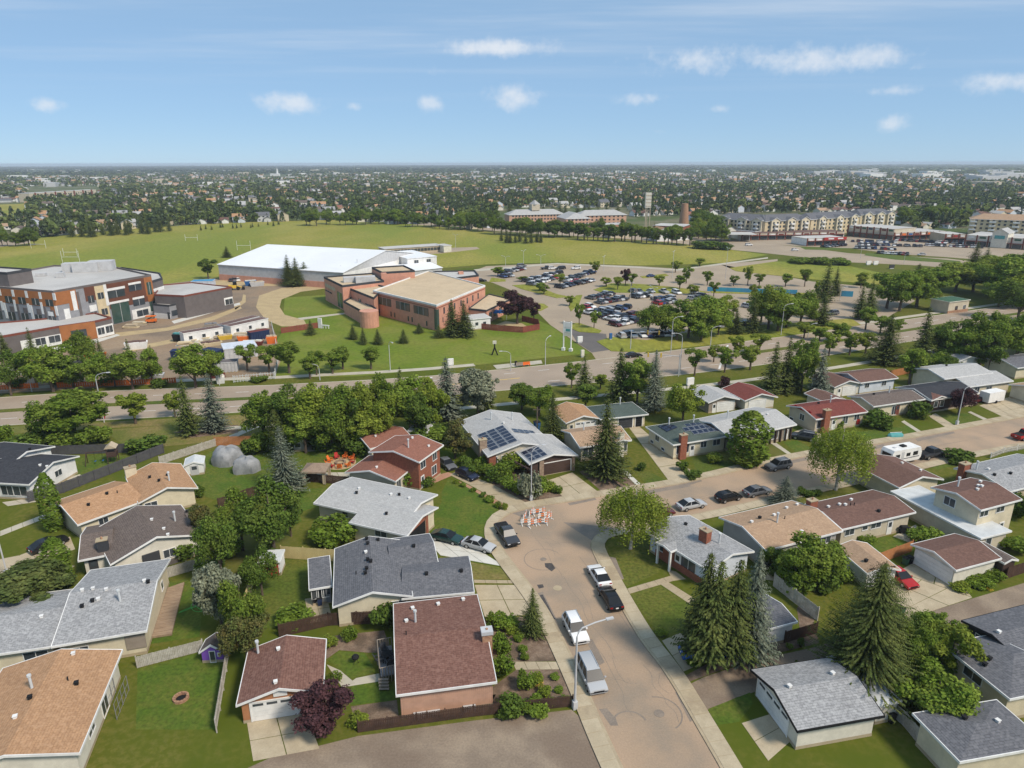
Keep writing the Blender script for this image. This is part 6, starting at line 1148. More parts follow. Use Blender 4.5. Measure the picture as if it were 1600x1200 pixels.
def car_meshes(kind):
    c = CARS[kind]; w = c['w']; L = c['L']; zb = .26 if kind != 'truck' else .42
    body = MB(); rings = []
    for k, (x, z) in enumerate(c['st']):
        e = .90 if k in (0, len(c['st'])-1) else 1.0; zz = zb+(.10 if k in (0, len(c['st'])-1) else 0)
        rings.append([(x,-w*.86*e,zz),(x,-w*e,zz+.18),(x,-w*e,z-.16),(x,-w*.95*e,z-.03),(x,-w*.55*e,z+.015),(x,w*.55*e,z+.015),(x,w*.95*e,z-.03),(x,w*e,z-.16),(x,w*e,zz+.18),(x,w*.86*e,zz)])
    ring_loft(body, rings)
    x0, x1, x2, x3, zr = c['cab']; bz = dict(sedan=.94, suv=1.05, hatch=.97, van=1.07, truck=1.11)[kind]; wt = w*.74; wb = w*.93; glass = MB()
    body.hexa([(x1-.02,-wt,zr-.07),(x2+.02,-wt,zr-.07),(x2+.02,wt,zr-.07),(x1-.02,wt,zr-.07)], [(x1+.10,-wt*.90,zr),(x2-.14,-wt*.90,zr),(x2-.14,wt*.90,zr),(x1+.10,wt*.90,zr)])
    def lerp3(a, b, t): return tuple(a[i]+(b[i]-a[i])*t for i in range(3))
    gb = [(x0,-wb,bz),(x3,-wb,bz),(x3,wb,bz),(x0,wb,bz)]; gt = [(x1,-wt,zr-.05),(x2,-wt,zr-.05),(x2,wt,zr-.05),(x1,wt,zr-.05)]
    glass.hexa(gb, gt)
    for s in (-1, 1):                                   # pillars, painted
        for t in ((0,.03),(.40,.45),(.93,1.0)) if kind in ('sedan','hatch') else ((0,.06),(.33,.37),(.62,.66),(.95,1.0)):
            b0 = lerp3((x0,s*wb,bz),(x3,s*wb,bz),t[0]); b1 = lerp3((x0,s*wb,bz),(x3,s*wb,bz),t[1]); t0 = lerp3((x1,s*wt,zr-.05),(x2,s*wt,zr-.05),t[0]); t1 = lerp3((x1,s*wt,zr-.05),(x2,s*wt,zr-.05),t[1])
            o = (0, s*.012, 0); q = [tuple(np.add(p, o)) for p in (b0, b1, t1, t0)]; body.face(q if s < 0 else q[::-1])
    if kind == 'truck':
        body2 = MB(); body2.face([(-2.75,-w*.84,1.135),(-.85,-w*.84,1.135),(-.85,w*.84,1.135),(-2.75,w*.84,1.135)])
    lights = MB(); tails = MB(); z0 = c['st'][-2][1]-.10
    tyres = []
    for wx in c['wx']:
        for s in (-1, 1):
            y = s*(w-.10); m1 = MB(); m1.tube([(wx,y-.11,c['wr']),(wx,y+.11,c['wr'])], c['wr'], 14); m2 = MB(); m2.tube([(wx,y+s*.09,c['wr']),(wx,y+s*.125,c['wr'])], c['wr']*.62, 10); tyres.append((m1, m2))
    hl = []
    for s in (-1, 1): m = MB(); m.box((L/2-.14, s*w*.70, z0-.02), (.24,.36,.13)); hl.append(m)
    tl = []
    for s in (-1, 1): m = MB(); m.box((-L/2+.10, s*w*.74, c['st'][1][1]-.10), (.16,.32,.16)); tl.append(m)
    ex = []
    g = MB(); g.box((L/2-.06, 0, zb+.28), (.14, w*1.1, .16)); ex.append(('grille', g, 'black'))
    for s in (-1, 1): g = MB(); g.box((x3-.28, s*(w+.08), bz+.03), (.12,.18,.13)); ex.append(('mirror', g, 'car_paint'))
    g = MB(); g.box((-L/2+.02, 0, zb+.42), (.06,.34,.13)); ex.append(('number_plate', g, 'white'))
    if kind in ('suv','van'):
        for s in (-1, 1): g = MB(); g.tube([(x1+.1,s*wt*.86,zr+.05),(x2-.25,s*wt*.86,zr+.05)], .028, 5); ex.append(('roof_rail', g, 'silver'))
    if kind == 'truck': ex.append(('bed_floor', body2, 'tyre'))
    return body.mesh('body','car_paint'), glass.mesh('windows','car_glass'), [(a.mesh('tyre','tyre'), b.mesh('rim','rim')) for a, b in tyres], [m.mesh('headlight','headlight') for m in hl], [m.mesh('taillight','taillight') for m in tl], [(n, g.mesh(n, m), m) for n, g, m in ex]
CM_ = {k: car_meshes(k) for k in CARS}
def smoothsh(me):
    me.polygons.foreach_set('use_smooth', [True]*len(me.polygons)); me.set_sharp_from_angle(angle=R(38)) if hasattr(me, 'set_sharp_from_angle') else None
for k in CM_: smoothsh(CM_[k][0])
PAINT = dict(white=(.78,.78,.77), silver=(.42,.43,.44), grey=(.13,.135,.145), dark=(.045,.048,.055), black=(.012,.012,.014), red=(.38,.02,.018), maroon=(.10,.018,.02), blue=(.03,.06,.17), navy=(.018,.024,.05), green=(.015,.045,.042), tan=(.32,.26,.17), brightblue=(.02,.10,.36))
def car(kind, x, y, head, paint, label, group=None, full=True, loc=None, sub='car', cat='car'):
    b = loc if loc is not None else G(x, y, .35); root = empty(sub, (b.x, b.y, .012), label, cat, group, head); bd, gl, ty, hl, tl, ex = CM_[kind]; col = (*PAINT[paint], 1)
    o = meshobj('body', bd, root); o.color = col; meshobj('windows', gl, root)
    for a, r_ in ty: t = meshobj('tyre', a, root); meshobj('rim', r_, t)
    for m in hl: meshobj('headlight', m, root)
    for m in tl: meshobj('taillight', m, root)
    for n_, m, mm in ex: q = meshobj(n_, m, root); q.color = col
    return root
def hd(p, q): a = G(*p); b = G(*q); return math.atan2(b.y-a.y, b.x-a.x)
sd_ = hd((1000,800),(1250,748)); lf = hd((866,967),(942,1132))
car('truck',792,838,hd((780,822),(800,850)),'dark','blue-grey pickup truck parked at the kerb of the bend', sub='pickup_truck', cat='truck')
car('sedan',698,841,hd((675,835),(722,846)),'green','dark green sedan on the pale concrete driveway'); car('sedan',748,853,hd((725,845),(772,858)),'silver','silver coupe at the end of the pale concrete driveway')
car('sedan',936,901,lf+math.pi,'white','white car with black glass roof parked before the black sedan'); car('sedan',953,936,lf+math.pi,'black','black sedan parked behind the white car')
car('suv',899,985,lf,'white','white SUV with roof rails parked at the left kerb', sub='suv'); car('van',923,1056,lf,'silver','silver minivan parked below the lamp post', sub='minivan')
car('sedan',1030,803,sd_,'maroon','maroon car half hidden by the weeping birch'); car('sedan',1080,790,sd_,'silver','grey-silver sedan at the near kerb beside the maroon car'); car('hatch',1138,778,sd_,'black','black SUV parked between two grey sedans', sub='suv'); car('sedan',1183,769,sd_,'grey','dark grey sedan parked near the small blue spruce')
car('suv',1216,729,sd_+math.pi,'grey','grey SUV parked at the far kerb by the lamp post', sub='suv'); car('suv',1256,684,hd((1240,676),(1275,682))+math.pi,'dark','dark SUV on the driveway of the grey porch house', sub='suv')
car('truck',1455,711,sd_,'dark','dark pickup truck hitched to the travel trailer', sub='pickup_truck', cat='truck'); car('truck',1602,682,sd_,'red','red pickup truck at the far end of the street', sub='pickup_truck', cat='truck')
car('hatch',730,743,hd((718,738),(745,750)),'navy','navy SUV on the drive beside the solar house', sub='suv'); car('sedan',698,726,hd((690,722),(706,734)),'grey','dark sedan parked at the brick house'); car('sedan',76,852,hd((50,862),(100,842)),'black','black car on the drive of the tan house'); car('sedan',1405,903,hd((1392,892),(1420,912)),'red','red sports car beside the tan garage')
car('truck',1104,1022,hd((1080,1018),(1130,1016)),'brightblue','blue pickup truck under the tall spruces', sub='pickup_truck', cat='truck'); car('hatch',1525,626,sd_,'maroon','dark maroon car beside the white cargo trailer')
car('sedan',990,556,0.3,'black','black car waiting at the lot border trees')
# travel trailer and cargo trailer
p = G(1405,722); r_ = empty('travel_trailer', (p.x,p.y,.012), 'white travel trailer with dark windows parked at the kerb', 'trailer', None, sd_)
mb = MB(); prof = [(-3.4,.55),(3.1,.55),(3.5,1.0),(3.55,1.9),(3.1,2.9),(-3.1,3.0),(-3.45,2.5)]
i0 = len(mb.v); ring_loft(mb, [[(x,-1.2,z) for x, z in prof], [(x,1.2,z) for x, z in prof]]); mb.build('body','white',r_)
for x, w_, z, h_ in [(-2.2,1.0,1.9,.6),(.3,.9,1.9,.6),(2.0,1.1,1.9,.7)]: mb = MB(); mb.box((x,-1.21,z),(w_,.05,h_)); mb.build('window','car_glass',r_)
mb = MB(); mb.box((-1.0,-1.21,1.6),(.65,.04,1.8)); mb.build('door','lightgrey',r_); mb = MB(); mb.box((-3.46,0,1.95),(.06,1.7,.9)); mb.build('rear_window','car_glass',r_); mb = MB(); mb.box((-3.4,0,.5),(.2,2.3,.25)); mb.build('bumper','black',r_)
for x, w_ in ((.4,3.0),(2.2,1.6)): mb = MB(); mb.box((x,-1.215,1.25),(w_,.03,.16)); mb.build('stripe','midgrey',r_)
mb = MB(); mb.box((.2,0,3.08),(.9,.8,.22)); mb.build('air_conditioner','black',r_)
mb = MB(); mb.box((-1.8,0,3.03),(.5,.5,.1)); mb.build('roof_vent','lightgrey',r_); mb = MB(); mb.tube([(3.4,0,.5),(4.6,0,.45)], .07, 5); mb.build('hitch','black',r_)
for x in (-.6,.2):
    for s in (-1,1): mb = MB(); mb.tube([(x,s*1.0,.36),(x,s*1.2,.36)], .36, 12); mb.build('tyre','tyre',r_)
p = G(1548,628); r_ = empty('cargo_trailer', (p.x,p.y,0), 'white box cargo trailer beside the maroon car', 'trailer', None, sd_); mb = MB(); mb.box((0,0,1.5),(5,2.2,2.2)); mb.build('box','white',r_); mb = MB(); mb.box((2.51,0,1.5),(.04,1.9,1.9)); mb.build('rear_door','lightgrey',r_)
for s in (-1,1): mb = MB(); mb.tube([(0,s*1.0,.35),(0,s*1.2,.35)], .35, 12); mb.build('tyre','tyre',r_)
# parked cars in the big lots: one mesh each, paint by object
def whole_car(kind):
    c = CARS[kind]; bd, gl, ty, hl, tl, ex = CM_[kind]; mb = MB(); L = []
    def add(me, mi):
        i0 = len(mb.v); mb.v += [tuple(v.co) for v in me.vertices]
        for p_ in me.polygons: mb.f.append(tuple(i0+i for i in p_.vertices)); mb.m.append(mi); mb.uv.append([(0,0)]*len(p_.vertices))
    add(bd, 0); add(gl, 1); [add(a, 2) for a, b in ty]; [add(b, 3) for a, b in ty]; [add(m, 4) for m in hl]; [add(m, 5) for m in tl]
    return mb.mesh('parked_car', ['car_paint','car_glass','tyre','rim','headlight','taillight'])
WC = {k: whole_car(k) for k in CARS}; rp = random.Random(4)
COLW = ['white']*6+['silver']*5+['grey']*5+['dark']*5+['black']*4+['red']*2+['maroon']+['navy']*2+['blue']
def parked(x, y, head, where, group, paint=None, kind=None):
    k = kind or rp.choice(['sedan','suv','suv','hatch','suv','van','truck']); pn = paint or rp.choice(COLW); b = G(x, y); o = meshobj('parked_car', WC[k], None, (b.x, b.y, .032), head+rp.uniform(-.03,.03)+(math.pi if rp.random() < .5 else 0)); o.color = (*PAINT[pn], 1)
    kd = dict(sedan='sedan', suv='SUV', hatch='hatchback', van='minivan', truck='pickup truck')[k]
    return tag(o, '%s %s parked %s' % (dict(navy='navy blue', dark='charcoal').get(pn, pn), kd, where), 'car', group)
def carrow(p0, p1, n, where, group, turn=None, skip=.06):
    a = G(*p0); b = G(*p1); ang = math.atan2(b.y-a.y, b.x-a.x)+(math.pi/2 if turn is None else turn)
    for i in range(n):
        if rp.random() < skip: continue
        t = (i+.5)/n; x = p0[0]+(p1[0]-p0[0])*t; y = p0[1]+(p1[1]-p0[1])*t; parked(x, y, ang, where, group)
W1 = 'in the block of cars nearest the community centre'; W2 = 'in the middle rows of the large car park'; W3 = 'in the rows behind the border trees'; W4 = 'along the far kerb of the large car park'
for r0, r1, n in [((783,428),(818,421),8),((783,434),(800,432),4)]: carrow(r0, r1, n, W1, 'cars nearest the community centre')
for r0, r1, n in [((817,443),(866,429),12),((828,447),(872,434),10),((880,441),(925,426),10),((872,451),(926,439),9)]: carrow(r0, r1, n, 'between the two tree islands before the field', 'cars between tree islands')
for r0, r1, n in [((920,468),(955,460),8),((934,475),(975,468),8),((912,483),(928,480),4),((918,492),(960,484),9),((932,498),(988,478),8),((952,502),(990,492),7),((958,510),(995,502),6)]: carrow(r0, r1, n, W2, 'cars in the middle rows')
for r0, r1, n in [((990,466),(1012,463),5),((1022,470),(1050,467),6),((1024,476),(1054,472),6),((1080,470),(1100,464),4),((1165,482),(1190,476),4)]: carrow(r0, r1, n, W3, 'cars behind the border trees')
for x, y in [(989,457),(999,457),(1017,457),(1037,458),(1057,459),(1087,460)]: parked(x, y, 1.9, 'along the strip beside the young trees', 'cars along the tree strip')
for x, y in [(854,421),(863,421),(876,421),(900,421),(1018,433),(752,440),(872,428),(898,442),(1300,492),(815,417)]: parked(x, y, .3, 'on its own in the open part of the car park', 'lone parked cars')
for r0, r1, n in [((958,528),(992,526),4),((1000,526),(1060,524),7),((1110,512),(1165,508),7)]: carrow(r0, r1, n, 'under the border trees of the car park', 'cars under the border trees')
for r0, r1, n in [((358,440),(398,437),7)]: carrow(r0, r1, n, 'against the brick base of the arena', 'cars at the arena')
for r0, r1, n in [((1330,378),(1400,380),16),((1340,383),(1440,386),22),((1400,376),(1480,381),18),((1440,384),(1535,388),20),((1330,388),(1400,391),14),((1370,396),(1420,399),9),((1480,380),(1560,384),14)]: carrow(r0, r1, n, 'in the shopping plaza car park', 'plaza cars', None, .12)
for r0, r1, n in [((1285,387),(1320,384),7),((1110,362),(1160,366),8)]: carrow(r0, r1, n, 'beside the restaurant and service station', 'restaurant cars')
for x, y in [(1242,392),(1440,399),(960,366),(830,361),(1170,384),(33,379)]: parked(x, y, .2, 'on the cross road by the shops', 'cars on the cross road')
# ---------------------------------------------------------------- street furniture and yard things
def lamp(bx, by, topy, side, label, group=None, arm=2.4, rad=.10, double=False, boxb=True):
    b = G(bx, by); h_ = HT(b, topy); ang = side if isinstance(side, float) else 0; root = empty('street_lamp', (b.x,b.y,0), label, 'street lamp', group, ang)
    mb = MB(); mb.tube([(0,0,0),(0,0,h_-1.2)], [rad,rad*.7], 8); mb.build('pole','lightgrey',root)
    for s in ((1,-1) if double else (1,)):
        mb = MB(); mb.tube([(0,0,h_-1.25),(.12*s,0,h_-.75),(.5*s,0,h_-.35),(arm*.6*s,0,h_-.08),(arm*s,0,h_)], rad*.55, 6); mb.build('arm','lightgrey',root)
        mb = MB(); mb.box(((arm+.3)*s,0,h_),(.75,.28,.14)); mb.build('lamp_head','silver',root)
    if boxb: mb = MB(); mb.box((0,0,.45),(.45,.45,.9)); mb.build('base_box','lightgrey',root)
lamp(898,1107,978,R(19),'grey street lamp arching over the silver minivan',None,3.0,.13); lamp(830,782,698,R(20),'street lamp in the solar house garden',None,1.8); lamp(1187,726,665,R(-120),'street lamp beside the oval cedar',None,1.8); lamp(1495,664,603,R(15),'street lamp at the dark brown house',None,2.6); lamp(12,900,770,R(160),'street lamp at the left court',None,2.2)
for x, y, t, a in [(163,660,583,10.),(610,580,532,-60.),(798,580,548,190.),(852,571,528,60.),(50,612,585,190.),(343,602,553,200.),(500,594,568,190.),(1048,552,495,10.),(1062,586,520,190.),(1220,524,475,10.),(1262,528,506,20.),(1312,470,449,20.),(1387,482,462,20.),(1110,540,510,10.),(1530,405,395,10.)]: lamp(x, y, t, R(a), 'tall street lamp beside the arterial road', 'arterial street lamps', 2.2, .11, boxb=False)
for x, y, t in [(790,419,400),(818,414,391),(845,413,398),(943,423,400),(1050,435,392),(1133,438,387),(1020,470,448),(712,390,366),(985,466,440),(1344,404,382),(1412,412,396)]: lamp(x, y, t, R(rp.uniform(0,360)), 'tall twin-headed lamp in the community car park', 'car park lamps', 1.8, .10, True, False)
# traffic signals with mast arms
for (x, y, t, a, lb) in [(985,546,516,-8.,'traffic signal mast on the car park corner'),(1060,588,553,172.,'traffic signal mast on the house side of the intersection')]:
    b = G(x, y); h_ = HT(b, t); root = empty('traffic_signal', (b.x,b.y,0), lb, 'traffic signal', None, R(a)); mb = MB(); mb.tube([(0,0,0),(0,0,h_)], .12, 8); mb.build('pole','lightgrey',root); mb = MB(); mb.tube([(0,0,h_-.6),(8,0,h_-.2)], [.1,.06], 6); mb.build('mast_arm','lightgrey',root)
    for xx in (4.5,7.6): mb = MB(); mb.box((xx,0,h_-.5),(.35,.3,1.1)); q = mb.build('signal_head','yellow',root); mb = MB(); [mb.tube([(xx,-.15,h_-.85+.35*k),(xx,-.2,h_-.85+.35*k)], .11, 8) for k in range(3)]; mb.build('lens','black',q)
# community centre pylon sign
b = G(886,548); h_ = HT(b, 502); root = empty('pylon_sign', (b.x,b.y,0), 'tall white pylon sign on two posts at the lot entrance', 'sign', None, R(-25))
for s in (-1,1): mb = MB(); mb.tube([(s*1.1,0,0),(s*1.1,0,h_)], .22, 8); mb.build('post','white',root); mb = MB(); mb.box((s*1.1,0,.4),(.9,.9,.8)); mb.build('footing','white',root)
for z0, z1, m in ((.50,.62,'pale'),(.63,.78,'white'),(.79,.97,'white')): mb = MB(); mb.box((0,0,h_*(z0+z1)/2),(2.0,.35,h_*(z1-z0))); mb.build('sign_panel',m,root)
mb = MB(); mb.box((.2,-.19,h_*.71),(1.3,.03,.7)); mb.build('message_board','teal',root)
for x, y, w_, m, lb in [(906,536,1.6,'white','small white notice board on the new asphalt'),(704,572,1.6,'white','white utility cabinet on the lawn edge'),(706,572,.5,'green','green utility box'),(1078,603,1.8,'white','white utility cabinet beside the roadside path'),(954,531,.8,'blue','blue lot direction sign'),(910,558,.9,'pale','small sign at the sidewalk end'),(1357,414,3,'white','white directional board on the field edge'),(1368,414,3,'white','second white directional board on the field edge'),(1393,420,3,'charcoal','dark notice board beside the cross road')]:
    if lb == 'green utility box': continue
    b = G(x, y); root = empty('sign_board' if 'board' in lb or 'sign' in lb else 'utility_cabinet', (b.x,b.y,0), lb, 'sign' if 'board' in lb or 'sign' in lb else 'cabinet', None, .35)
    mb = MB(); mb.box((0,0,1.2),(w_,.5,1.6)); mb.build('panel',m,root); mb = MB(); mb.box((0,0,.2),(w_*.8,.4,.45)); mb.build('base','lightgrey',root)
# bus stop bench with red ends, and bench by the verge
def bench(x, y, a, m, lb):
    b = G(x, y); root = empty('bench', (b.x,b.y,0), lb, 'bench', None, a)
    mb = MB(); mb.box((0,0,.45),(1.9,.45,.08)); mb.build('seat',m,root); mb = MB(); mb.box((0,.22,.8),(1.9,.07,.6)); mb.build('backrest',m,root)
    for s in (-1,1): mb = MB(); mb.box((s*.8,0,.22),(.10,.4,.45)); mb.build('leg',m,root)
bench(157,655,.35,'red','red advertising bench at the arterial kerb'); bench(823,572,.3,'orange','orange-ended bench on the bus pad'); bench(812,573,.3,'taupe','brown bench on the bus pad')
b = G(806,571); mb = MB(); mb.tube([(0,0,0),(0,0,1.1)], .35, 10); o = mb.build('litter_bin','black'); o.location = (b.x,b.y,.05); tag(o,'black litter bin on the bus pad','bin')
for k, (x, y, a) in enumerate([(824,820,.2),(834,822,.5),(846,820,.1),(850,810,.4),(830,806,1.2),(842,804,.3),(856,814,.9),(820,812,1.3)]):
    b = G(x, y); root = empty('road_barricade', (b.x,b.y,.012), 'orange and white road barricade stored at the edge of the bend', 'barricade', 'road barricades', a)
    for z in (.85,.5):
        for j in range(4): mb = MB(); mb.box((-.75+.5*j,0,z),(.5,.05,.16)); mb.build('rail_stripe','orange' if j % 2 else 'white',root)
    for s in (-1,1): mb = MB(); mb.box((s*.8,.0,.6),(.09,.08,1.2)); mb.build('leg','white',root); mb = MB(); mb.box((s*.8,0,.05),(.10,.9,.08)); mb.build('foot','white',root)
# goalposts
for x0, x1, y, t in [(49,72,388,375),(98,125,411,392),(100,121,400,388),(290,309,376,366),(371,392,391,376)]:
    a = G(x0, y); c = G(x1, y); h_ = HT(a, t); m_ = (a+c)/2; L_ = (c-a).length; root = empty('goalposts', (m_.x,m_.y,0), 'white rugby goalposts on the playing field', 'goalposts', 'field goalposts', math.atan2(c.y-a.y,c.x-a.x))
    for s in (-1,1): mb = MB(); mb.tube([(s*L_/2,0,0),(s*L_/2,0,h_)], .09, 6); mb.build('upright','white',root)
    mb = MB(); mb.tube([(-L_/2,0,h_*.5),(L_/2,0,h_*.5)], .09, 6); mb.build('crossbar','white',root)
# fences
def fence(pts, h_, m, label, z=0, boards=.16, gap=.02, post=None, world=False, rail=True, name='fence'):
    P = W(pts); root = empty(name, (P[0].x,P[0].y,0), label, 'fence'); bm = MB(); rm = MB(); rf = random.Random(len(label))
    for a, b in zip(P, P[1:]):
        L_ = (b-a).length; u = (b-a)/L_; n = Vector((-u.y,u.x)); an_ = math.atan2(u.y,u.x); k = max(1, int(L_/2.4))
        for i in range(k+1):
            p = a.lerp(b, i/k)+n*.06; q = MB(); q.box((p.x,p.y,h_/2+.05),(.11,.11,h_+.1),0,an_); q.build('post', post or m, root, root.location)
        if rail:
            for zz in (.3,h_-.25): p = a.lerp(b,.5)+n*.03; rm.box((p.x,p.y,zz),(L_,.05,.1),0,an_)
        nb = int(L_/boards)
        for i in range(nb):
            p = a+u*(L_*(i+.5)/nb); hh = h_*(1+rf.uniform(-.012,.012)); bm.box((p.x+n.x*rf.uniform(-.012,.004),p.y+n.y*rf.uniform(-.012,.004),hh/2+.03),(L_/nb-gap,.022,hh-.02),0,an_)
    tag(bm.build('boards', m, root, root.location), kind='stuff')
    if rail: rm.build('rail', post or m, root, root.location)
    return root
mat('weathered', (.46,.43,.38), (.36,.33,.28), 1.5, .9, fine=.25, fscale=5); mat('brownfence', (.085,.048,.034), (.06,.035,.026), 1.2, .9, fine=.2, fscale=5); mat('orangefence', (.46,.20,.08), (.38,.16,.065), 1, .9, fine=.2, fscale=4); mat('yellowfence', (.62,.50,.24), (.55,.44,.21), 1, .85, fine=.08, fscale=4); mat('greyfence', (.095,.092,.098), (.075,.073,.08), 1, .85); mat('redfence', (.26,.07,.05), (.21,.06,.045), 1, .85, fine=.15, fscale=3)
fence([(60,712),(210,707)],1.8,'greyfence','tall charcoal board fence behind the swing set lawn'); fence([(256,708),(100,770),(45,785)],1.8,'greyfence','long charcoal board fence running down beside the tan house')
fence([(336,697),(427,694)],1.8,'orangefence','orange-brown board fence between lawn and footpath'); fence([(250,726),(338,697)],1.5,'weathered','grey picket fence behind the white shed')
fence([(342,794),(388,778),(470,752),(470,756)][:3],1.6,'brownfence','dark red-brown fence beside the tarpaulin lawn'); fence([(470,752),(545,758)],1.5,'brownfence','dark brown fence behind the gazebo patio'); fence([(462,696),(540,690)],1.5,'brownfence','dark fence along the grove edge')
fence([(440,872),(545,879)],1.8,'yellowfence','pale yellow new board fence behind the red shed'); fence([(404,888),(378,968)],1.7,'yellowfence','pale yellow fence running down the narrow yard'); fence([(437,996),(514,978),(602,974)],1.7,'brownfence','weathered dark brown fence between the yards')
fence([(215,1044),(318,1017)],1.4,'weathered','white weathered picket fence beside the playhouse'); fence([(358,1022),(338,1145)],1.5,'weathered','grey board fence beside the brown garage'); fence([(256,905),(330,883)],1.5,'weathered','white weathered picket fence beside the cream porch')
fence([(560,1145),(740,1120),(895,1104)],1.3,'brownfence','dark brown fence along the corner garden'); fence([(1208,916),(1276,970)],1.8,'weathered','weathered white plank fence beside the alley garage'); fence([(1226,1005),(1276,990)],1.5,'brownfence','red-brown fence panels beside the alley')
fence([(1372,882),(1424,862)],1.7,'orangefence','orange-brown fence behind the small lawn'); fence([(1390,590),(1428,582)],1.8,'orangefence','bright orange-brown fence beside the broad spruce'); fence([(1320,595),(1345,600)],1.7,'brownfence','dark fence beside the small cream garage'); fence([(1572,905),(1610,892)],1.7,'brownfence','brown fence beside the small shed')
fence([(1395,1120),(1412,1135),(1440,1170)],1.6,'weathered','pale fence beside the grey double garage'); fence([(1548,716),(1568,708),(1610,700)],1.0,'weathered','low white railing fence beside the grey roofed house',boards=.3,gap=.15,post='white')
fence([(737,513),(775,517),(817,520),(843,515),(841,508),(816,502)],1.9,'redfence','dark red board fence around the play yard'); fence([(440,521),(500,512)],1.8,'redfence','dark red fence beside the gravel track'); fence([(1105,455),(1180,458),(1245,460)],1.8,'hoarding','blue hoarding along the car park strip',boards=2.4,gap=.05); fence([(1314,463),(1332,464)],2.2,'hoarding','short blue hoarding beside the young spruces',boards=2.4,gap=.05)
fence([(90,606),(200,602),(275,598)],1.3,'orange','orange mesh fence along the school site',boards=.5,gap=.1); fence([(330,592),(352,590)],1.2,'darkred','red banner fence at the construction yard',boards=1.0,gap=.05); fence([(-40,612),(60,606)],1.2,'orange','orange mesh fence at the far end of the site',boards=.5,gap=.1)
fence([(365,598),(430,592),(436,560),(425,510)],1.8,'metal','grey construction mesh fence around the yard',boards=.6,gap=.52)
# sheds and yard things
h = House('white metal garden shed with grey roof by the tarpaulin mounds', 'garden_shed', 'shed'); F = h.blk('G', (287,728), (318,724), 3.2, 2.0, .35, 'metal', 'white', oh=.12); h.win(F,'f',.5,.95,1.3,1.7,'door','lightgrey')
h = House('red-doored white shed with rusty roof behind the yellow fence', 'garden_shed', 'shed'); F = h.blk('F', (403,879), (438,877), 2.6, 2.1, .05, 'metal', 'white', oh=.12); h.box('red_door',F,.25,F['L']-.35,.02,.14,.1,1.8,'red')
h = House('grey shed with white windows at the grove edge', 'garden_shed', 'shed'); F = h.blk('E', (456,689), (475,688), 3.0, 2.2, .3, 'r_dgrey', 'greywall', oh=.2); h.win(F,'f',.4,1.2,1.0,.8)
h = House('purple playhouse with grey shingled roof on the rear lawn', 'playhouse', 'playhouse'); F = h.blk('G', (311,1019), (349,1017), ('c',348,998), 1.5, .7, 'r_gbrown', 'purple', oh=.15); h.win(F,'f',.5,.75,.5,1.3,'patio_door','white'); h.win(F,'f',.82,1.0,.25,.3)
h = House('dark shingled brown garden shed beside the two-storey house', 'garden_shed', 'shed'); F = h.blk('G', (1570,880), (1592,875), 4.5, 2.3, .3, 'r_gbrown', 'darkbrown', oh=.2, hd=19)
h = House('small white greenhouse beside the black house', 'greenhouse', 'shed'); F = h.blk('G', (1480,1000), (1503,994), 3.0, 1.9, .3, 'membrane', 'lightgrey', oh=.1)
h = House('fabric-roofed gazebo with pale curtains on the patio', 'gazebo', 'gazebo'); F = h.blk('E', (470,738), (508,738), 3.6, 2.3, .45, 'shade_cloth', None, hip=(1.6,1.6), fascia='shade_cloth'); [h.box('post',F,x-.06,x+.06,d-.06,d+.06,0,2.3,'taupe') for x in (.2,F['L']-.2) for d in (.2,F['D']-.2)]; [h.box('curtain',F,x-.25,x+.25,d-.05,d+.05,.1,2.2,'tanwall') for x in (.35,F['L']-.35) for d in (.2,F['D']-.2)]
def mound(x, y, w_, h_, lb, seed):
    b = G(x, y); rng = np.random.default_rng(seed); mb = MB(); n, m = 22, 10; ph = rng.uniform(0, 6, 6); V = []
    for i in range(m+1):
        for j in range(n):
            a = 2*math.pi*j/n; t = i/m*math.pi/2; rr_ = math.cos(t)**.55; bu = 1+.10*math.sin(3*a+ph[0])+.07*math.sin(5*a+ph[1]+2*t)+.05*math.sin(9*a+ph[2]+4*t); z = math.sin(t)**.8*(1+.06*math.sin(4*a+ph[3]))
            V.append((w_/2*rr_*bu*math.cos(a), w_*.42*rr_*bu*math.sin(a), h_*z-.02))
    mb.v = V
    for i in range(m):
        for j in range(n): a = i*n+j; c = i*n+(j+1) % n; mb.f.append((a, c, c+n, a+n)); mb.m.append(0); mb.uv.append([(0,0)]*4)
    o = mb.build('tarpaulin_mound','tarp'); o.location = (b.x,b.y,0); tag(o, lb, 'tarpaulin'); smoothsh(o.data)
mound(356,722,5.4,2.9,'taller grey tarpaulin-covered mound on the lawn',3); mound(386,735,4.4,2.5,'lower grey tarpaulin-covered mound on the lawn',8)
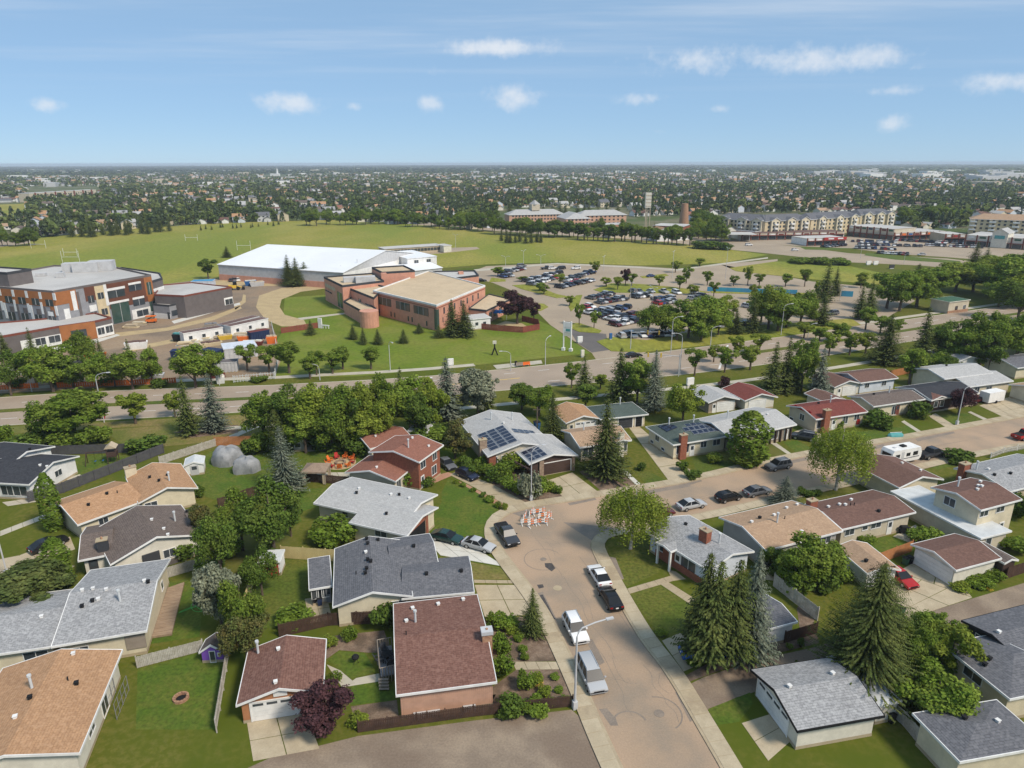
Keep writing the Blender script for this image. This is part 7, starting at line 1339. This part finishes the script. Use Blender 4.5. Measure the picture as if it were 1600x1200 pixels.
# fire pit with ring of red chairs
b = G(532,724); root = empty('fire_pit', (b.x,b.y,0), 'round stone fire pit circle on the rear lawn', 'fire pit'); disc(Vector((0,0)), 2.7, .0, .035, 22).build('stone_circle','gravel',root)
for k in range(10): mb = MB(); a = 6.28*k/10; mb.box((.8*math.cos(a),.8*math.sin(a),.2),(.42,.25,.4),0,a+1.57); mb.build('stone','stone',root)
def adirondack(x, y, z, a, m, lb, g):
    r2 = empty('garden_chair', (x,y,z), lb, 'chair', g, a); q = MB(); q.hexa([(-.3,-.35,.36),(.3,-.35,.36),(.3,.3,.22),(-.3,.3,.22)],[(-.3,-.35,.42),(.3,-.35,.42),(.3,.3,.28),(-.3,.3,.28)]); q.build('seat',m,r2)
    q = MB(); q.hexa([(-.32,.25,.25),(.32,.25,.25),(.32,.31,.25),(-.32,.31,.25)],[(-.28,.55,1.05),(.28,.55,1.05),(.28,.61,1.05),(-.28,.61,1.05)]); q.build('backrest',m,r2)
    for s in (-1,1):
        q = MB(); q.box((s*.38,0,.58),(.13,.75,.04)); q.build('armrest',m,r2)
        for yy in (-.32,.3): q = MB(); q.box((s*.36,yy,.28),(.07,.07,.58)); q.build('leg',m,r2)
for k in range(9): a = 6.28*k/9; adirondack(b.x+2.1*math.cos(a), b.y+2.1*math.sin(a), .04, a-math.pi/2, 'orange' if k % 3 else 'red', 'red-orange garden chair in the ring around the fire pit', 'fire pit chairs')
for x, y, a in [(1436,838,.4),(1446,836,1.9),(1440,843,3.2),(1428,845,5)]: p = G(x, y); adirondack(p.x,p.y,.03,a,'red' if x == 1428 else 'white',('red garden chair on the patio of the beige house' if x == 1428 else 'white patio chair beside the long hedge'),None if x == 1428 else 'white patio chairs')
# patio set on the raised deck
p = G(605,1030,.9); root = empty('patio_table', (p.x,p.y,.9), 'dark round patio table on the raised deck', 'table'); disc(Vector((0,0)),.6,.68,.72).build('table_top','black',root); mb = MB(); mb.tube([(0,0,0),(0,0,.7)],.06,6); mb.build('pedestal','black',root); mb = MB(); mb.tube([(0,0,.0),(0,0,.05)],.3,8); mb.build('foot','black',root)
for k in range(4):
    a = 1.57*k+.5; adirondack(p.x+.85*math.cos(a), p.y+.85*math.sin(a), .9, a-math.pi/2, 'charcoal', 'dark chair at the round table on the raised deck', 'deck chairs')
def bbq(x, y, lb, m='black', s=1.0):
    p = G(x, y); root = empty('barbecue', (p.x,p.y,.02), lb, 'barbecue'); mb = MB(); mb.box((0,0,.55),(1.2*s,.6*s,.75)); mb.build('cabinet',m,root); mb = MB(); mb.tube([(-.45*s,0,.95),(.45*s,0,.95)],.3*s,10); mb.build('lid',m,root)
    for q in (-1,1): mb = MB(); mb.box((q*.8*s,0,.85),(.4*s,.5*s,.05)); mb.build('side_shelf',m,root); mb = MB(); mb.box((q*.5*s,0,.09),(.08,.5*s,.18)); mb.build('leg',m,root)
bbq(1411,833,'covered black barbecue beside the white back door'); bbq(1208,892,'black barbecue behind the taupe house'); 
p = G(556,1036); root = empty('kettle_grill', (p.x,p.y,.012), 'black kettle barbecue on the small hexagonal lawn', 'barbecue'); mb = MB(); mb.tube([(0,0,.45),(0,0,.62),(0,0,.8),(0,0,.95),(0,0,1.02)],[.18,.36,.4,.28,.05],12); mb.build('bowl','black',root)
for k in range(3): a = 2.1*k; mb = MB(); mb.tube([(.15*math.cos(a),.15*math.sin(a),.5),(.32*math.cos(a),.32*math.sin(a),0)],.02,5); mb.build('leg','black',root)
p = G(283,1092); root = empty('fire_ring', (p.x,p.y,0), 'round brick fire ring on the playhouse lawn', 'fire ring')
for k in range(12): a = 6.28*k/12; mb = MB(); mb.box((.62*math.cos(a),.62*math.sin(a),.14),(.36,.24,.28),0,a+1.57); mb.build('brick','brick_tan',root)
disc(Vector((0,0)),.55,.0,.04).build('ash_bed','black',root)
# swing set tower
p = G(178,722); root = empty('swing_set', (p.x,p.y,0), 'wooden play tower with swings beside the charcoal fence', 'play set', None, .3)
for x in (-.7,.7):
    for y in (-.7,.7): mb = MB(); mb.box((x,y,1.5),(.12,.12,3.0)); mb.build('post','darkbrown',root)
mb = MB(); mb.box((0,0,1.3),(1.5,1.5,.1)); mb.build('platform','darkbrown',root); mb = MB(); mb.box((0,0,1.75),(1.55,1.55,.7)); mb.build('panel','darkbrown',root)
mb = MB(); mb.hexa([(-.95,-.95,2.9),(.95,-.95,2.9),(.95,.95,2.9),(-.95,.95,2.9)],[(-.05,-.95,3.6),(.05,-.95,3.6),(.05,.95,3.6),(-.05,.95,3.6)]); mb.build('roof','tanwall',root); mb = MB(); mb.tube([(-.7,0,2.3),(-4.0,0,2.3)],.08,6); mb.build('swing_beam','darkbrown',root)
for y in (-.8,.8): mb = MB(); mb.tube([(-4.0,0,2.35),(-4.2,y,0)],.07,6); mb.build('leg','darkbrown',root)
for x in (-1.6,-2.8):
    for y in (-.2,.2): mb = MB(); mb.tube([(x,y,2.3),(x,y,.6)],.015,4); mb.build('chain','black',root)
    mb = MB(); mb.box((x,0,.58),(.25,.5,.04)); mb.build('swing_seat','blue',root)
# yellow slide ladder in the play yard
p = G(1398,1078); root = empty('play_ladder', (p.x,p.y,0), 'yellow arched ladder climber under the trees', 'play set', None, 1.2)
for y in (-.3,.3): mb = MB(); mb.tube([(-1.6,y,0),(-.9,y,1.4),(0,y,1.9),(.9,y,1.4),(1.6,y,0)],.05,6); mb.build('side_rail','yellow',root)
for k in range(9): t = -1.4+2.8*k/8; mb = MB(); mb.tube([(t,-.3,1.9-.75*t*t),(t,.3,1.9-.75*t*t)],.035,5); mb.build('rung','yellow',root)
# wheelie bins and small items
def bin_(x, y, m, lb, g=None, s=1.0):
    p = G(x, y); root = empty('wheelie_bin', (p.x,p.y,.02), lb, 'bin', g, .4); mb = MB(); mb.hexa([(-.22*s,-.25*s,0),(.22*s,-.25*s,0),(.22*s,.25*s,0),(-.22*s,.25*s,0)],[(-.30*s,-.35*s,.95*s),(.30*s,-.35*s,.95*s),(.30*s,.35*s,.95*s),(-.30*s,.35*s,.95*s)]); mb.build('body',m,root); mb = MB(); mb.box((0,0,.98*s),(.64*s,.74*s,.07)); mb.build('lid','black',root)
    for q in (-1,1): mb = MB(); mb.tube([(q*.22,.3,.1),(q*.3,.3,.1)],.1,8); mb.build('wheel','tyre',root)
bin_(1405,962,'green','green wheelie bin on the edge of the parking pad',None,1.2); bin_(1414,882,'green','green bin beside the orange-brown fence'); bin_(1421,880,'black','black bin beside the white garage'); bin_(1391,1128,'black','black bin beside the grey double garage'); bin_(500,945,'navy','navy bin beside the sunroom'); bin_(493,944,'black','black bin beside the sunroom'); bin_(1141,702,'blue','blue bin at the corner of the green roofed bungalow'); bin_(1546,896,'lightgrey','pale bin beside the white garage wall'); bin_(839,672,'blue','large blue bin behind the solar house',None,1.8)
p = G(1399,682); root = empty('canoe', (p.x,p.y,0), 'pale green upturned boat on the red bungalow lawn', 'boat', None, 0.1); mb = MB(); ring_loft(mb, [[(x,w_*math.cos(a),h_*math.sin(a)) for a in np.linspace(0,math.pi,9)] for x, w_, h_ in ((-1.6,.1,.35),(-1.2,.6,.7),(0,.75,.85),(1.2,.6,.7),(1.6,.1,.35))]); mb.build('hull','teal',root); mb = MB(); mb.box((0,0,.86),(2.4,.08,.06)); mb.build('keel','white',root)
p = G(1371,877); root = empty('folded_tarp', (p.x,p.y,.012), 'crumpled pale blue tarp on the small lawn', 'tarp'); mb = MB(); [mb.box((.5*k-.8,.2*math.sin(k*2),.12+.05*math.sin(k)),(.8,1.1,.2),0,.3*k) for k in range(4)]; mb.build('fold','bluewhite',root)
p = G(839,690); root = empty('utility_pole', (p.x,p.y,0), 'wooden utility pole behind the solar house', 'pole'); mb = MB(); mb.tube([(0,0,0),(0,0,HT(p,636))],[.16,.11],8); mb.build('pole','bark',root); mb = MB(); mb.box((0,0,HT(p,640)),(1.6,.1,.12)); mb.build('crossarm','bark',root)
# play yard at the centre
sheet('play_sand', [(765,511),(790,502),(815,505),(830,514),(800,518)], 'gravel', .03); sheet('play_turf', [(777,511),(788,508),(803,510),(800,516),(782,516)], 'lush_lawn', .04)
p = G(781,499); root = empty('shade_sail', (p.x,p.y,0), 'small blue shade canopy in the play yard', 'canopy'); mb = MB(); mb.hexa([(-2.5,-1.5,2.4),(2.5,-1.5,2.4),(2.5,1.5,2.4),(-2.5,1.5,2.4)],[(-1.5,-.6,3.1),(1.5,-.6,3.1),(1.5,.6,3.1),(-1.5,.6,3.1)]); mb.build('canopy','blue',root)
for x in (-2.3,2.3):
    for y in (-1.3,1.3): mb = MB(); mb.tube([(x,y,0),(x,y,2.4)],.06,6); mb.build('post','lightgrey',root)
p = G(773,555); root = empty('sculpture', (p.x,p.y,0), 'dark angular sculpture with pale top on the centre lawn', 'sculpture'); mb = MB(); mb.tube([(-.8,0,0),(0,0,2.2)],.2,5); mb.build('strut','black',root); mb = MB(); mb.tube([(.8,0,0),(0,0,2.2),(0,0,3.2)],.2,5); mb.build('strut','black',root); mb = MB(); mb.box((0,0,3.6),(1.0,.3,.9)); mb.build('panel','pale',root)
p = G(505,513); root = empty('entry_sign', (p.x,p.y,0), 'white entry sign blocks on the centre lawn', 'sign', None, -.3); mb = MB(); mb.box((-1,0,1.6),(1.3,.4,3.2)); mb.build('panel','white',root); mb = MB(); mb.box((1,0,1.0),(2.4,.3,.3)); mb.build('crossbar','white',root); [(lambda m: (m.box((x,0,.5),(.2,.2,1.0)), m.build('post','white',root)))(MB()) for x in (0,1,2)]
# excavator-like yellow machine and blue tank by the arena
p = G(367,453); root = empty('loader', (p.x,p.y,0), 'yellow wheel loader beside the dark gym wing', 'loader', None, .4); mb = MB(); mb.box((-.8,0,1.5),(3,2,1.2)); mb.build('body','yellow',root); mb = MB(); mb.box((.2,0,2.7),(1.5,1.6,1.5)); mb.build('cab','car_glass',root); mb = MB(); mb.tube([(1,0,1.6),(3,0,.8)],.25,6); mb.build('arm','yellow',root); mb = MB(); mb.box((3.4,0,.6),(1,2.4,1)); mb.build('bucket','black',root)
for x in (-1.5,1.3):
    for s in (-1,1): mb = MB(); mb.tube([(x,s*.9,.75),(x,s*1.3,.75)],.75,12); mb.build('tyre','tyre',root)
p = G(237,504); root = empty('scissor_lift', (p.x,p.y,0), 'orange scissor lift before the school entrance', 'lift', None, .2); mb = MB(); mb.box((0,0,.8),(3,1.6,.8)); mb.build('chassis','orange',root); mb = MB(); mb.box((0,0,2.2),(3,1.6,.2)); mb.build('platform','orange',root)
for s in (-1,1): mb = MB(); mb.tube([(-1.2,s*.6,1.2),(1.2,s*.6,2.2)],.08,5); mb.build('scissor_arm','black',root)
for x in (-1.1,1.1):
    for s in (-1,1): mb = MB(); mb.tube([(x,s*.7,.3),(x,s*.9,.3)],.3,10); mb.build('tyre','tyre',root)

# wire dog run and green hose on the lawns
a = G(161,1128); c = G(181,1082); u = (c-a); L_ = u.length; u = u/L_; n = Vector((u.y,-u.x)); root = empty('dog_run', (a.x,a.y,0), 'grey wire dog run against the tan roofed house', 'dog run')
for i in range(5):
    for s_ in (0,1.2): p = u*(L_*i/4)+n*s_; mb = MB(); mb.tube([(p.x,p.y,0),(p.x,p.y,1.8)],.035,5); mb.build('post','midgrey',root)
for z in (.1,.9,1.8):
    for s_ in (0,1.2): p = n*s_; q = u*L_+n*s_; mb = MB(); mb.tube([(p.x,p.y,z),(q.x,q.y,z)],.02,5); mb.build('rail','midgrey',root)
p = G(299,953); pts = [(1.6*math.cos(t*1.3)*(1-.04*t)+.1*t, .7*math.sin(t*1.9)+.05*t, .04) for t in np.linspace(0,9,60)]; mb = MB(); mb.tube(pts, .035, 5); o = mb.build('garden_hose','brightgreen'); o.location = (p.x,p.y,0); tag(o,'bright green garden hose tangled on the lawn','hose')
# ---------------------------------------------------------------- the town beyond, to the horizon
def inpoly(p, poly):
    c = False; j = len(poly)-1
    for i in range(len(poly)):
        a, b = poly[i], poly[j]
        if (a.y > p[1]) != (b.y > p[1]) and p[0] < (b.x-a.x)*(p[1]-a.y)/(b.y-a.y)+a.x: c = not c
        j = i
    return c
KEEP = [W(P) for P in [[(-300,470),(-40,382),(0,378),(60,373),(200,359),(350,349),(520,344),(640,351),(760,361),(860,366),(960,372),(1060,378),(1120,372),(1240,364),(1330,362),(1420,360),(1510,358),(1620,362),(1700,380),(2000,470),(1700,700),(0,700)],
    [(-100,318),(44,316),(46,340),(-100,348)], [(775,326),(990,324),(995,368),(770,364)], [(1110,336),(1345,332),(1410,330),(1410,362),(1110,368)], [(1510,338),(1660,338),(1660,372),(1510,372)], [(40,293),(155,291),(160,312),(38,314)], [(990,340),(1085,340),(1090,374),(990,374)], [(410,268),(450,268),(450,279),(410,279)], [(0,365),(50,365),(50,388),(0,388)]]]
def free(p): return not any(inpoly(p, k) for k in KEEP)
rf = random.Random(77); nrg = np.random.default_rng(77)
ax = Vector((math.cos(R(21)), math.sin(R(21)))); ay = Vector((-ax.y, ax.x))
def inview(p, m=1.12): return p.y > 150 and abs(p.x) < p.y*.76*m+20
# houses: two rows to a block, streets between
FH = []
for i in range(-60, 240):
    for j in range(0, 90):
        blk_ = j//2; u = i*17.5+rf.uniform(-2, 2); v = blk_*68+(j % 2)*30+rf.uniform(-3, 3)
        if i % 14 == 0: continue
        p = ax*u+ay*v+Vector((-300, 240))
        if p.length > 3300 or not inview(p) or not free(p): continue
        if p.length > 1300 and rf.random() < .66: continue
        FH.append((p.length, p, rf.uniform(-.12, .12)+R(21)+(0 if rf.random() < .7 else math.pi/2)))
FH.sort(key=lambda t: t[0])
RC = ['r_lgrey','r_tan2','r_brown2','r_rust','r_dgrey','r_gbrown','r_tan','r_grey']; WCn = ['cream','pale','white','beige','lightgrey','white','bluewhite']
def far_house(two, wing):
    mb = MB(); L_, D_, e, rz = (13, 9, 3.0, 5.2) if not two else (10.5, 9, 5.6, 8.2)
    def g(cx, cy, L_, D_, e, rz, alongx):
        x, y = L_/2, D_/2; P = (lambda a, b, z: (cx+a, cy+b, z)) if alongx else (lambda a, b, z: (cx-b, cy+a, z))
        for q in ([(-x,-y,0),(x,-y,0),(x,-y,e),(-x,-y,e)],[(x,y,0),(-x,y,0),(-x,y,e),(x,y,e)],[(x,-y,0),(x,y,0),(x,y,e),(x,0,rz-.1),(x,-y,e)],[(-x,y,0),(-x,-y,0),(-x,-y,e),(-x,0,rz-.1),(-x,y,e)]): mb.face([P(*c) for c in q], 0)
        o = .45
        for s in (-1, 1):
            q = [(-x-o,s*(y+o),e-.15),(x+o,s*(y+o),e-.15),(x+o,0,rz),(-x-o,0,rz)]; mb.face([P(*c) for c in q], 1, [(0,0),(L_,0),(L_,D_/2),(0,D_/2)]); mb.face([P(c[0],c[1],c[2]-.2) for c in q], 3)
        for s in (-1, 1):
            for k in range(3):
                for z in ((1.7,) if e < 4 else (1.6,4.3)): xx = -x+L_*(k+.5)/3; mb.face([P(xx-.8,s*(y+.03),z-.55),P(xx+.8,s*(y+.03),z-.55),P(xx+.8,s*(y+.03),z+.55),P(xx-.8,s*(y+.03),z+.55)], 2)
    g(0, 0, L_, D_, e, rz, True)
    if wing: g(L_*.28, -D_*.5, 7, 6, 2.8, 4.4, False)
    return mb
far_meshes = []
for k in range(24):
    far_meshes.append(far_house(k % 3 == 0, k % 2 == 0).mesh('town_house', [WCn[k % len(WCn)], RC[(k*5+k//7) % len(RC)], 'glass', 'white']))
RNAME = dict(r_lgrey='pale grey', r_tan2='light tan', r_brown2='brown', r_rust='rust red', r_dgrey='dark grey', r_gbrown='grey-brown', r_tan='tan', r_grey='grey')
nI = 270
for d, p, a in FH[:nI]:
    k = rf.randrange(24); o = meshobj('town_house', far_meshes[k], None, (p.x, p.y, 0), a, rf.uniform(.9, 1.12))
    tag(o, '%s %s house with %s roof in the town beyond the fields' % (('two-storey' if k % 3 == 0 else 'low'), dict(lightgrey='grey', bluewhite='pale blue').get(WCn[k % len(WCn)], WCn[k % len(WCn)]), RNAME[RC[(k*5+k//7) % len(RC)]]), 'house', 'houses of the town beyond the fields')
for i, (x, y, a) in enumerate([(84,62,19),(100,70,19),(116,78,19),(92,40,19),(110,46,19),(118,100,19),(134,106,19),(128,128,20),(146,134,20),(60,34,19),(76,38,19),(-62,36,15),(-84,52,15),(-100,66,15),(-96,88,40),(-112,104,40),(-6,30,17),(14,26,17),(-28,28,17),(150,112,20),(166,142,20)]):
    k = (i*7) % 24; tag(meshobj('neighbour_house', far_meshes[k], None, (x, y, 0), R(a), 1.0), '%s %s-walled house with %s roof on the neighbouring lots' % (('two-storey' if k % 3 == 0 else 'low'), WCn[k % len(WCn)], RNAME[RC[(k*5+k//7) % len(RC)]]), 'house', 'houses on the neighbouring lots')
for i in range(34):
    x, y = rf.choice([(rf.uniform(78,170), rf.uniform(34,120)), (rf.uniform(-120,-66), rf.uniform(34,110))]); h_ = rf.uniform(5,11); sp = rf.random() < .35
    if abs(x) > .80*y+4: tree('spruce' if sp else 'broad', 0, 0, 0, 0, 'dark spruce on the neighbouring lots' if sp else 'leafy tree on the neighbouring lots', 'trees on the neighbouring lots', m=None if sp else rf.choice(['leaf','leaf_dark']), base=Vector((x, y)), hgt=h_, wid=h_*(.42 if sp else .8))
FV = {}; 
for d, p, a in FH[nI:]:
    k = rf.randrange(24); wk = WCn[k % len(WCn)]; rk_ = RC[(k*5+k//7) % len(RC)]; two = k % 3 == 0; L_, D_, e, rz = (13,9,3.0,5.2) if not two else (10.5,9,5.6,8.2)
    ca, sa = math.cos(a), math.sin(a); P = lambda x, y, z: (p.x+x*ca-y*sa, p.y+x*sa+y*ca, z); x, y = L_/2, D_/2
    for q in ([(-x,-y,0),(x,-y,0),(x,-y,e),(-x,-y,e)],[(x,-y,0),(x,y,0),(x,y,e),(x,0,rz),(x,-y,e)][:3]+[(x,-y,e)],[(-x,y,0),(-x,-y,0),(-x,-y,e),(-x,y,e)]): FV.setdefault(wk, []).append([P(*c) for c in q])
    for s in (-1, 1): FV.setdefault(rk_, []).append([P(-x-.4,s*(y+.4),e-.1),P(x+.4,s*(y+.4),e-.1),P(x+.4,0,rz),P(-x-.4,0,rz)])
mb = MB(); names = list(FV)
for i, k in enumerate(names):
    for q in FV[k]: mb.face(q, i)
mb.hasuv = True
tag(mb.build('distant_houses', names), 'mass of small house roofs of the distant town', 'houses', kind='stuff')
# farther large pale buildings
mb = MB()
for k in range(260):
    a = rf.uniform(-.62, .66); d = rf.uniform(1500, 6500); p = Vector((math.sin(a)*d, math.cos(a)*d))
    if not free(p): continue
    mb.box((p.x, p.y, 4), (rf.uniform(18,60), rf.uniform(14,30), rf.uniform(6,14)), rf.choice([0,0,1,2]), R(21)+rf.choice([0,1.57]))
for k in range(26):
    a = rf.uniform(.40, .64); d = rf.uniform(2200, 4200); p = Vector((math.sin(a)*d, math.cos(a)*d)); mb.box((p.x, p.y, 7), (rf.uniform(40,110), 40, 14), rf.choice([0,2]), R(21))
tag(mb.build('distant_buildings', ['white','beige','lightgrey']), 'pale large buildings scattered over the distant plain', 'buildings', kind='stuff')
# town trees: the nearest as trees of their own, the rest as one mass
PT = []
for k in range(34000):
    a = nrg.uniform(-.70, .70); d = 420*math.exp(nrg.uniform(0, 1)*math.log(4300/420)); p = Vector((math.sin(a)*d, math.cos(a)*d))
    cl_ = math.sin(p.x*.011+1.3)*math.sin(p.y*.009)+math.sin((p.x+p.y)*.02)*.5
    if rf.random() > (.56 if d < 1300 else .66)+.30*cl_ or not free(p): continue
    PT.append((d, p))
PT.sort(key=lambda t: t[0])
# rows named in the photograph: the field edge and cross road
for x0, y0, x1, y1, n, k_, h0, h1, lb in [(620,352,770,362,16,'broad',8,13,'leafy tree along the far edge of the playing field'),(770,366,900,372,16,'broad',8,13,'leafy tree along the cross road behind the field'),(900,374,1080,384,22,'small',8,12,'leafy street tree along the cross road before the shops'),(110,372,270,362,14,'spruce',9,15,'dark spruce at the far corner of the playing field'),(310,359,440,352,14,'spruce',3,5,'young planted spruce along the far field edge'),(780,378,850,380,9,'spruce',7,10,'spruce in the clump at the near side of the cross road'),(790,340,970,342,14,'spruce',12,18,'tall spruce in front of the care home'),(1090,372,1130,380,5,'broad',9,12,'leafy tree beside the service station'),(1340,352,1390,350,7,'spruce',12,18,'spruce beside the apartment block end'),(470,352,620,350,14,'broad',9,14,'leafy tree on the far side of the playing field'),(0,385,60,382,6,'broad',8,12,'leafy tree by the west street'),(1400,352,1510,350,12,'broad',10,16,'tall tree behind the shop rows')]:
    for i in range(n):
        t = (i+rf.uniform(.1,.9))/n; b = G(x0+(x1-x0)*t, y0+(y1-y0)*t+rf.uniform(-1.5,1.5)); h_ = rf.uniform(h0,h1); tree(k_, 0, 0, 0, 0, lb, lb.replace('a ','')+'s row' if False else 'row: '+lb, m=rf.choice(['leaf','leaf_dark','leaf']) if k_ != 'spruce' else None, base=b, hgt=h_, wid=h_*(.75 if k_ != 'spruce' else .42))
nT = 70
for d, p in PT[:nT]:
    sp = rf.random() < .35; h_ = rf.uniform(8, 15); tree('spruce' if sp else 'broad', 0, 0, 0, 0, 'dark spruce among the nearest houses beyond the fields' if sp else 'leafy tree among the nearest houses beyond the fields', 'town spruces' if sp else 'town leafy trees', m=None if sp else rf.choice(['leaf','leaf_dark','leaf_light']), base=p, hgt=h_, wid=h_*(.40 if sp else rf.uniform(.7,.95)))
def tuft(n, seed, conifer):
    rng = np.random.default_rng(seed)
    if conifer: z = rng.uniform(.08, 1, n); r = .21*(1-z)**.8+.02; a = rng.uniform(0, 6.28, n); C = np.stack([np.cos(a)*r, np.sin(a)*r, z], 1); Nn = np.stack([np.cos(a), np.sin(a), np.full(n, .6)], 1); s = .10
    else: d = unit(rng.normal(0, 1, (n, 3))); C = d*np.array([.40,.40,.36])*rng.uniform(.6,1,(n,1))+np.array([0,0,.58]); Nn = d+np.array([0,0,.4]); s = .17
    return leafquads(rng, C, Nn, s*(1.0 if n > 40 else 1.55), .5)
near = [(tuft(64, s, c), c) for s, c in ((1,0),(2,0),(3,1),(4,1))]; farT = [(tuft(16, s, c), c) for s, c in ((5,0),(6,0),(7,1),(8,0))]
acc = {0: [], 1: []}
for d, p in PT[nT:]:
    T, c = (near if d < 1300 else farT)[rf.choices(range(4), (5,5,4,4) if d < 1300 else (6,6,5,6))[0]]; h_ = rf.uniform(5, 12.5)*(1.1 if c else 1.0); w_ = h_*rf.uniform(.8,1.15)*(1.0 if c else .95)
    acc[c].append(T*np.array([w_, w_, h_], dtype=np.float32)+np.array([p.x, p.y, 0], dtype=np.float32))
tag(meshobj('distant_leafy_trees', quads_mesh('distant_leafy_trees', np.concatenate(acc[0]), 'leaf_far')), 'mass of leafy trees covering the distant town', 'trees', kind='stuff')
tag(meshobj('distant_spruces', quads_mesh('distant_spruces', np.concatenate(acc[1]), 'needle_far')), 'dark spruces scattered through the distant town', 'trees', kind='stuff')
# tree belts on the plain beyond the town
B = []
for k in range(520):
    a = nrg.uniform(-.72, .72); d = 3600*math.exp(nrg.uniform(0, 1)*math.log(14500/3600)); p = Vector((math.sin(a)*d, math.cos(a)*d)); n = rf.randint(6, 22); sp = 26*(d/4000)
    for i in range(n): B.append(farT[i % 2][0][:10]*np.array([sp*1.5, sp*1.2, rf.uniform(9, 16)], dtype=np.float32)+np.array([p.x+(i-n/2)*sp, p.y+rf.uniform(-10, 10), 0], dtype=np.float32))
tag(meshobj('distant_shelter_belts', quads_mesh('distant_shelter_belts', np.concatenate(B), 'leaf_far')), 'dark tree belts across the farmland at the horizon', 'trees', kind='stuff')
# ---------------------------------------------------------------- the air: thin even haze round everything
hm = bpy.data.materials.new('haze_air'); hm.use_nodes = True; t = hm.node_tree; t.nodes.clear(); o = N(t, 'ShaderNodeOutputMaterial'); pv = N(t, 'ShaderNodeVolumePrincipled')
pv.inputs['Color'].default_value = (.80,.90,1.0,1); pv.inputs['Density'].default_value = 0.00011; pv.inputs['Anisotropy'].default_value = 0.0; t.links.new(pv.outputs[0], o.inputs['Volume']); MATS['haze_air'] = hm
mb = MB(); mb.box((0, 0, 25.5), (2*R0+400, 2*R0+400, 53)); tag(mb.build('haze', 'haze_air'), 'thin pale haze over the town and plain', 'haze', kind='stuff')
